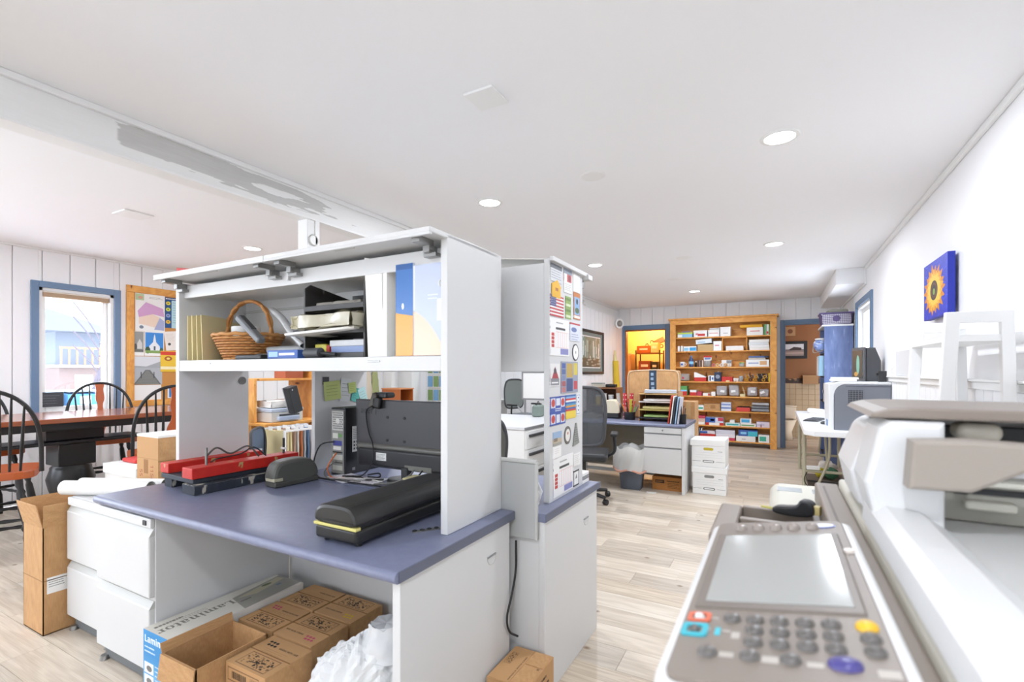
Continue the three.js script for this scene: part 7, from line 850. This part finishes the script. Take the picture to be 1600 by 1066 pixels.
  for (const z of [0.3, -0.3]) {
    const fr = new THREE.Shape([[-0.19, 0], [-0.145, 0], [-0.06, 1.51], [0.07, 1.51], [0.1, 0], [0.145, 0], [0.112, 1.56], [-0.108, 1.56]].map((q) => new THREE.Vector2(...q)));
    part(ls, 'side_frame', ext(fr, 0.03, 0.003).translate(0, 0, z - 0.015), mw); for (const [x, y] of [[-0.075, 1.535], [0.09, 1.535], [-0.08, 1.44], [0.09, 1.45]]) part(ls, 'screw', new THREE.CylinderGeometry(0.004, 0.004, 0.002, 10).rotateX(PI / 2).translate(x, y, z + 0.0165), mGrey);
  }
  for (const [y, a, b] of [[1.43, -0.112, 0.114], [1.12, -0.13, 0.12], [0.8, -0.148, 0.127], [0.48, -0.166, 0.134]]) { part(ls, 'shelf_board', bx(a + 0.002, b, y, y + 0.022, -0.285, 0.285, 0.003), mw); for (const z of [0.3, -0.3]) part(ls, 'cross_rail', bx(a + 0.012, b - 0.01, y, y + 0.03, z - 0.014, z + 0.014, 0.002), mw); }
  part(ls, 'top_rail', bx(0.075, 0.1, 1.52, 1.555, -0.285, 0.285, 0.003), mw);
}
// ---------- copier in the foreground, against the right wall ----------
{
  const t = thing('copier', 'large office copier with touch screen and keypad in the foreground', 'copier', [0.4, 0, -0.95]), o = t.position;
  const mT = M(0x8d8176, 0.45), mTd = M(0x6d645b, 0.5), mC = M(0xd9d6c8, 0.5), mW = M(0xe0e0df, 0.35), mBtn = M(0x65615d, 0.3), mWl = M(0xd2d2cf, 0.45);
  const p = (n, a, b, c, d, e, f, m, r = 0.006, parent = t, s = 2) => part(parent, n, bx(a - o.x, b - o.x, c, d, e - o.z, f - o.z, r, s), m);
  p('cabinet', 0.06, 0.86, 0.04, 0.86, -1.48, -0.42, mWl, 0.01); p('upper_housing', 0.1, 0.86, 0.86, 0.955, -1.48, -0.42, mT, 0.01); for (let i = 0; i < 4; i++) { const d = p('paper_drawer', 0.045, 0.062, 0.08 + i * 0.19, 0.255 + i * 0.19, -1.45, -0.45, mWl, 0.004); p('drawer_grip', 0.04, 0.047, 0.2 + i * 0.19, 0.235 + i * 0.19, -1.1, -0.8, mTd, 0.003, d); }
  for (const [x, z] of [[0.12, -1.42], [0.12, -0.48], [0.8, -1.42], [0.8, -0.48]]) part(t, 'castor', new THREE.CylinderGeometry(0.03, 0.03, 0.03, 14).rotateZ(PI / 2), mBlack, [x - o.x, 0.03, z - o.z]);
  p('scanner_housing', 0.135, 0.86, 0.955, 1.03, -1.48, -0.3, mC, 0.008); p('front_ledge', 0.085, 0.136, 0.955, 1.012, -1.5, -0.3, mT, 0.006); p('ledge_line', 0.1, 0.104, 1.0115, 1.0135, -1.45, -0.3, mTd, 0);
  // control panel, tilted towards the user at -x
  const cp = new THREE.Group(); cp.name = 'control_panel'; cp.position.set(0.0 - o.x, 1.018, -0.76 - o.z); cp.rotation.z = 0.17; t.add(cp);
  const rim = new THREE.Shape(), rr2 = (s, w, h, r) => { s.moveTo(-w + r, -h); s.lineTo(w - r, -h); s.quadraticCurveTo(w, -h, w, -h + r); s.lineTo(w, h - r); s.quadraticCurveTo(w, h, w - r, h); s.lineTo(-w + r, h); s.quadraticCurveTo(-w, h, -w, h - r); s.lineTo(-w, -h + r); s.quadraticCurveTo(-w, -h, -w + r, -h); return s; };
  part(cp, 'panel_rim', ext(rr2(rim, 0.112, 0.285, 0.03), 0.05, 0.006).rotateX(-PI / 2).translate(0, -0.058, 0), mW); part(cp, 'panel_face', ext(rr2(new THREE.Shape(), 0.1, 0.273, 0.022), 0.008, 0.002).rotateX(-PI / 2).translate(0, -0.007, 0), M(0x857a70, 0.45));
  part(cp, 'screen_frame', bx(-0.092, 0.088, -0.003, 0.006, -0.19, 0.115, 0.003), M(0x776d64, 0.45)); part(cp, 'touch_screen', bx(-0.08, 0.078, 0.004, 0.0075, -0.175, 0.1, 0.001), M(0xa9aaa6, 0.12)); 
  for (let i = 0; i < 5; i++) part(cp, 'indicator_knob', lathe([[0, 0.011], [0.007, 0.01], [0.0095, 0.007], [0.0105, 0]], 18), M(0x9a9088, 0.25), [-0.058 + i * 0.028, 0.001, -0.225]); part(cp, 'badge', new THREE.CylinderGeometry(1, 1, 0.004, 30).scale(0.021, 1, 0.012).translate(0.068, 0.002, -0.236), M(0x3a4f9c, 0.3)); part(cp, 'badge_inset', new THREE.CylinderGeometry(1, 1, 0.004, 30).scale(0.018, 1, 0.009).translate(0.068, 0.0035, -0.236), M(0xe4e8f2, 0.3)); part(cp, 'side_button', new THREE.CylinderGeometry(0.007, 0.007, 0.006, 18).translate(0.094, 0.004, -0.1), M(0xe6dcd2, 0.4));
  const bt = lathe([[0, 0.0075], [0.006, 0.007], [0.009, 0.0045], [0.0098, 0]], 20), rows = [0.142, 0.168, 0.194, 0.222];
  for (let r = 0; r < 3; r++) for (let c = 0; c < 4; c++) part(cp, 'key', bt, mBtn, [-0.022 + c * 0.0245, 0.002, rows[r]]);
  part(cp, 'key', bt, mBtn, [-0.046, 0.002, rows[0]]); for (const [x, r] of [[-0.064, 3], [-0.024, 3], [0.012, 3]]) part(cp, 'key', bt, mBtn, [x, 0.002, rows[r]]); part(cp, 'yellow_key', bt.clone().scale(1.1, 1, 1.1), M(0xe9b92c, 0.35), [0.083, 0.002, rows[0]]); for (const r of [1, 2]) part(cp, 'key', bt, mBtn, [0.083, 0.002, rows[r]]); part(cp, 'start_key', bt.clone().scale(1.5, 1, 1.2), M(0x4a4486, 0.3), [0.056, 0.002, rows[3]]);
  const ring = (w, h, m, x, z, n) => { const s = rr2(new THREE.Shape(), w, h, 0.006), q = rr2(new THREE.Path(), w * 0.6, h * 0.55, 0.003); s.holes.push(q); part(cp, n, ext(s, 0.004).rotateX(-PI / 2).translate(x, 0.001, z), m); };
  ring(0.013, 0.012, M(0xd6694a, 0.4), -0.082, rows[0], 'red_key_ring'); ring(0.014, 0.015, M(0x2fb2c2, 0.4), -0.083, rows[1] + 0.006, 'blue_key_ring'); part(cp, 'key', bt.clone().scale(0.6, 1, 0.5), mW, [-0.082, 0.001, rows[0]]); part(cp, 'key', bt.clone().scale(0.6, 1, 0.5), mBtn, [-0.083, 0.001, rows[1] + 0.006]); part(cp, 'blue_lamp', bx(-0.062, -0.056, 0, 0.004, 0.165, 0.182, 0.001), M(0x3fc0d0, 0.3)); 
  for (const [x, z, w, h] of [[-0.065, 0.142, 0.006, 0.006], [-0.071, 0.17, 0.006, 0.012], [-0.05, 0.172, 0.006, 0.006], [-0.04, 0.18, 0.006, 0.022], [-0.046, 0.222, 0.01, 0.014], [-0.006, 0.224, 0.011, 0.018], [0.032, 0.226, 0.01, 0.014], [0.088, 0.23, 0.012, 0.02]]) part(cp, 'key_caption', bx(x - w * 0.7, x + w * 0.7, -0.001, 0.0036, z - h * 0.32, z + h * 0.32, 0), M(0xb9b1a8, 0.5));
  // tray with two compartments beyond the panel
  const tr = new THREE.Group(); tr.name = 'accessory_tray'; t.add(tr); const q = (n, a, b, c, d, e, f, m, r = 0.003) => p(n, a, b, c, d, e, f, m, r, tr, 1);
  q('tray_floor', -0.125, 0.085, 0.9, 0.92, -1.33, -1.07, mT); q('tray_ledge', -0.125, -0.075, 0.92, 0.972, -1.33, -1.07, mT, 0.008); for (const [e, f] of [[-1.33, -1.315], [-1.225, -1.205], [-1.085, -1.07]]) q('tray_wall', -0.075, 0.085, 0.92, 0.972, e, f, mT); q('tray_wall', 0.07, 0.085, 0.92, 0.972, -1.33, -1.07, mT);
  const st = thing('hand_stamp', 'black hand punch lying in the copier tray', 'punch', [0.035, 0.975, -1.28], -0.3); part(st, 'grip', ext(smoothShape([[-0.06, 0], [0.02, -0.002], [0.055, 0.01], [0.05, 0.045], [0.02, 0.05], [0.005, 0.03], [-0.06, 0.014]]), 0.03, 0.006).translate(0, 0.002, -0.015), mBlack); part(st, 'brass_tip', bx(0.05, 0.07, 0.012, 0.04, -0.012, 0.012, 0.003), M(0xc9b77c, 0.4)); st.scale.setScalar(0.72); part(st, 'pointer', rod([-0.1, 0.008, 0], [-0.05, 0.008, 0], 0.004), M(0xc9c06c, 0.5));
  p('side_cover', -0.02, 0.16, 0.86, 0.965, -1.7, -1.36, mC, 0.03, t, 4); p('side_cover_window', 0.0, 0.06, 0.9645, 0.9665, -1.62, -1.57, M(0xc4ccd0, 0.2), 0); p('side_cover_window', 0.085, 0.13, 0.9645, 0.9665, -1.62, -1.57, M(0xc4ccd0, 0.2), 0);
  // document feeder: white cover along z, raised feeder at the far end
  const cov = (pts, z0, z1, m, n, bev = 0.008) => part(t, n, ext(pts.map(([x, y]) => [x - o.x, y]), z1 - z0 - 2 * bev, bev).translate(0, 0, z0 - o.z + bev), m);
  // white front rim of the platen cover, running towards the camera
  cov([[0.135, 1.035], [0.15, 1.03], [0.235, 1.03], [0.235, 1.05], [0.2, 1.075], [0.155, 1.08], [0.138, 1.065]], -1.1, -0.32, mW, 'cover_rim', 0.012); cov([[0.225, 1.03], [0.8, 1.03], [0.8, 1.045], [0.225, 1.045]], -1.1, -0.3, mWl, 'cover_plate', 0.003);
  // feeder housing
  const fe = new THREE.Shape(); fe.moveTo(0.122 - o.x, 1.11); fe.lineTo(0.135 - o.x, 1.05); fe.lineTo(0.16 - o.x, 1.03); fe.lineTo(0.76 - o.x, 1.03); fe.lineTo(0.76 - o.x, 1.205); fe.lineTo(0.18 - o.x, 1.205); fe.quadraticCurveTo(0.155 - o.x, 1.2, 0.147 - o.x, 1.18); fe.lineTo(0.122 - o.x, 1.11);
  part(t, 'feeder_housing', ext(fe, 0.2, 0.008, 10).translate(0, 0, -1.34 - o.z), mW); 
  cov([[0.145, 1.035], [0.233, 1.035], [0.233, 1.218], [0.165, 1.218], [0.148, 1.205], [0.128, 1.115]], -1.14, -1.0, mW, 'feeder_end_cap', 0.009);
  cov([[0.228, 1.045], [0.75, 1.045], [0.75, 1.12], [0.228, 1.12]], -1.14, -1.1, M(0xa9a69b, 0.5), 'exit_wall', 0.002); p('exit_slot', 0.235, 0.75, 1.093, 1.103, -1.102, -1.097, mDark, 0); p('exit_guide', 0.235, 0.75, 1.108, 1.118, -1.102, -1.085, mC, 0.003); p('exit_handle', 0.275, 0.34, 1.07, 1.085, -1.1, -1.075, mC, 0.005); p('exit_sensor', 0.263, 0.283, 1.092, 1.104, -1.1, -1.09, mBlack, 0.002);
  cov([[0.228, 1.16], [0.75, 1.16], [0.75, 1.205], [0.228, 1.205]], -1.15, -1.13, mDark, 'feed_slot', 0.002); part(t, 'feed_roller', bx(0.262 - o.x, 0.32 - o.x, 1.185, 1.215, -1.12 - o.z, -1.06 - o.z, 0.014, 3), M(0xcfc8b8, 0.5));
  cov([[0.138, 1.223], [0.146, 1.221], [0.78, 1.221], [0.78, 1.237], [0.2, 1.24], [0.165, 1.237], [0.145, 1.231]], -1.34, -1.03, mT, 'feeder_lid', 0.004);
  // document tray, a taupe wedge towards the camera
  cov([[0.176, 1.12], [0.25, 1.122], [0.32, 1.165], [0.75, 1.165], [0.75, 1.19], [0.32, 1.196], [0.25, 1.199], [0.181, 1.194]], -0.992, -0.945, M(0xa0968b, 0.5), 'document_tray', 0.006);
}
renderer.render(scene, camera);
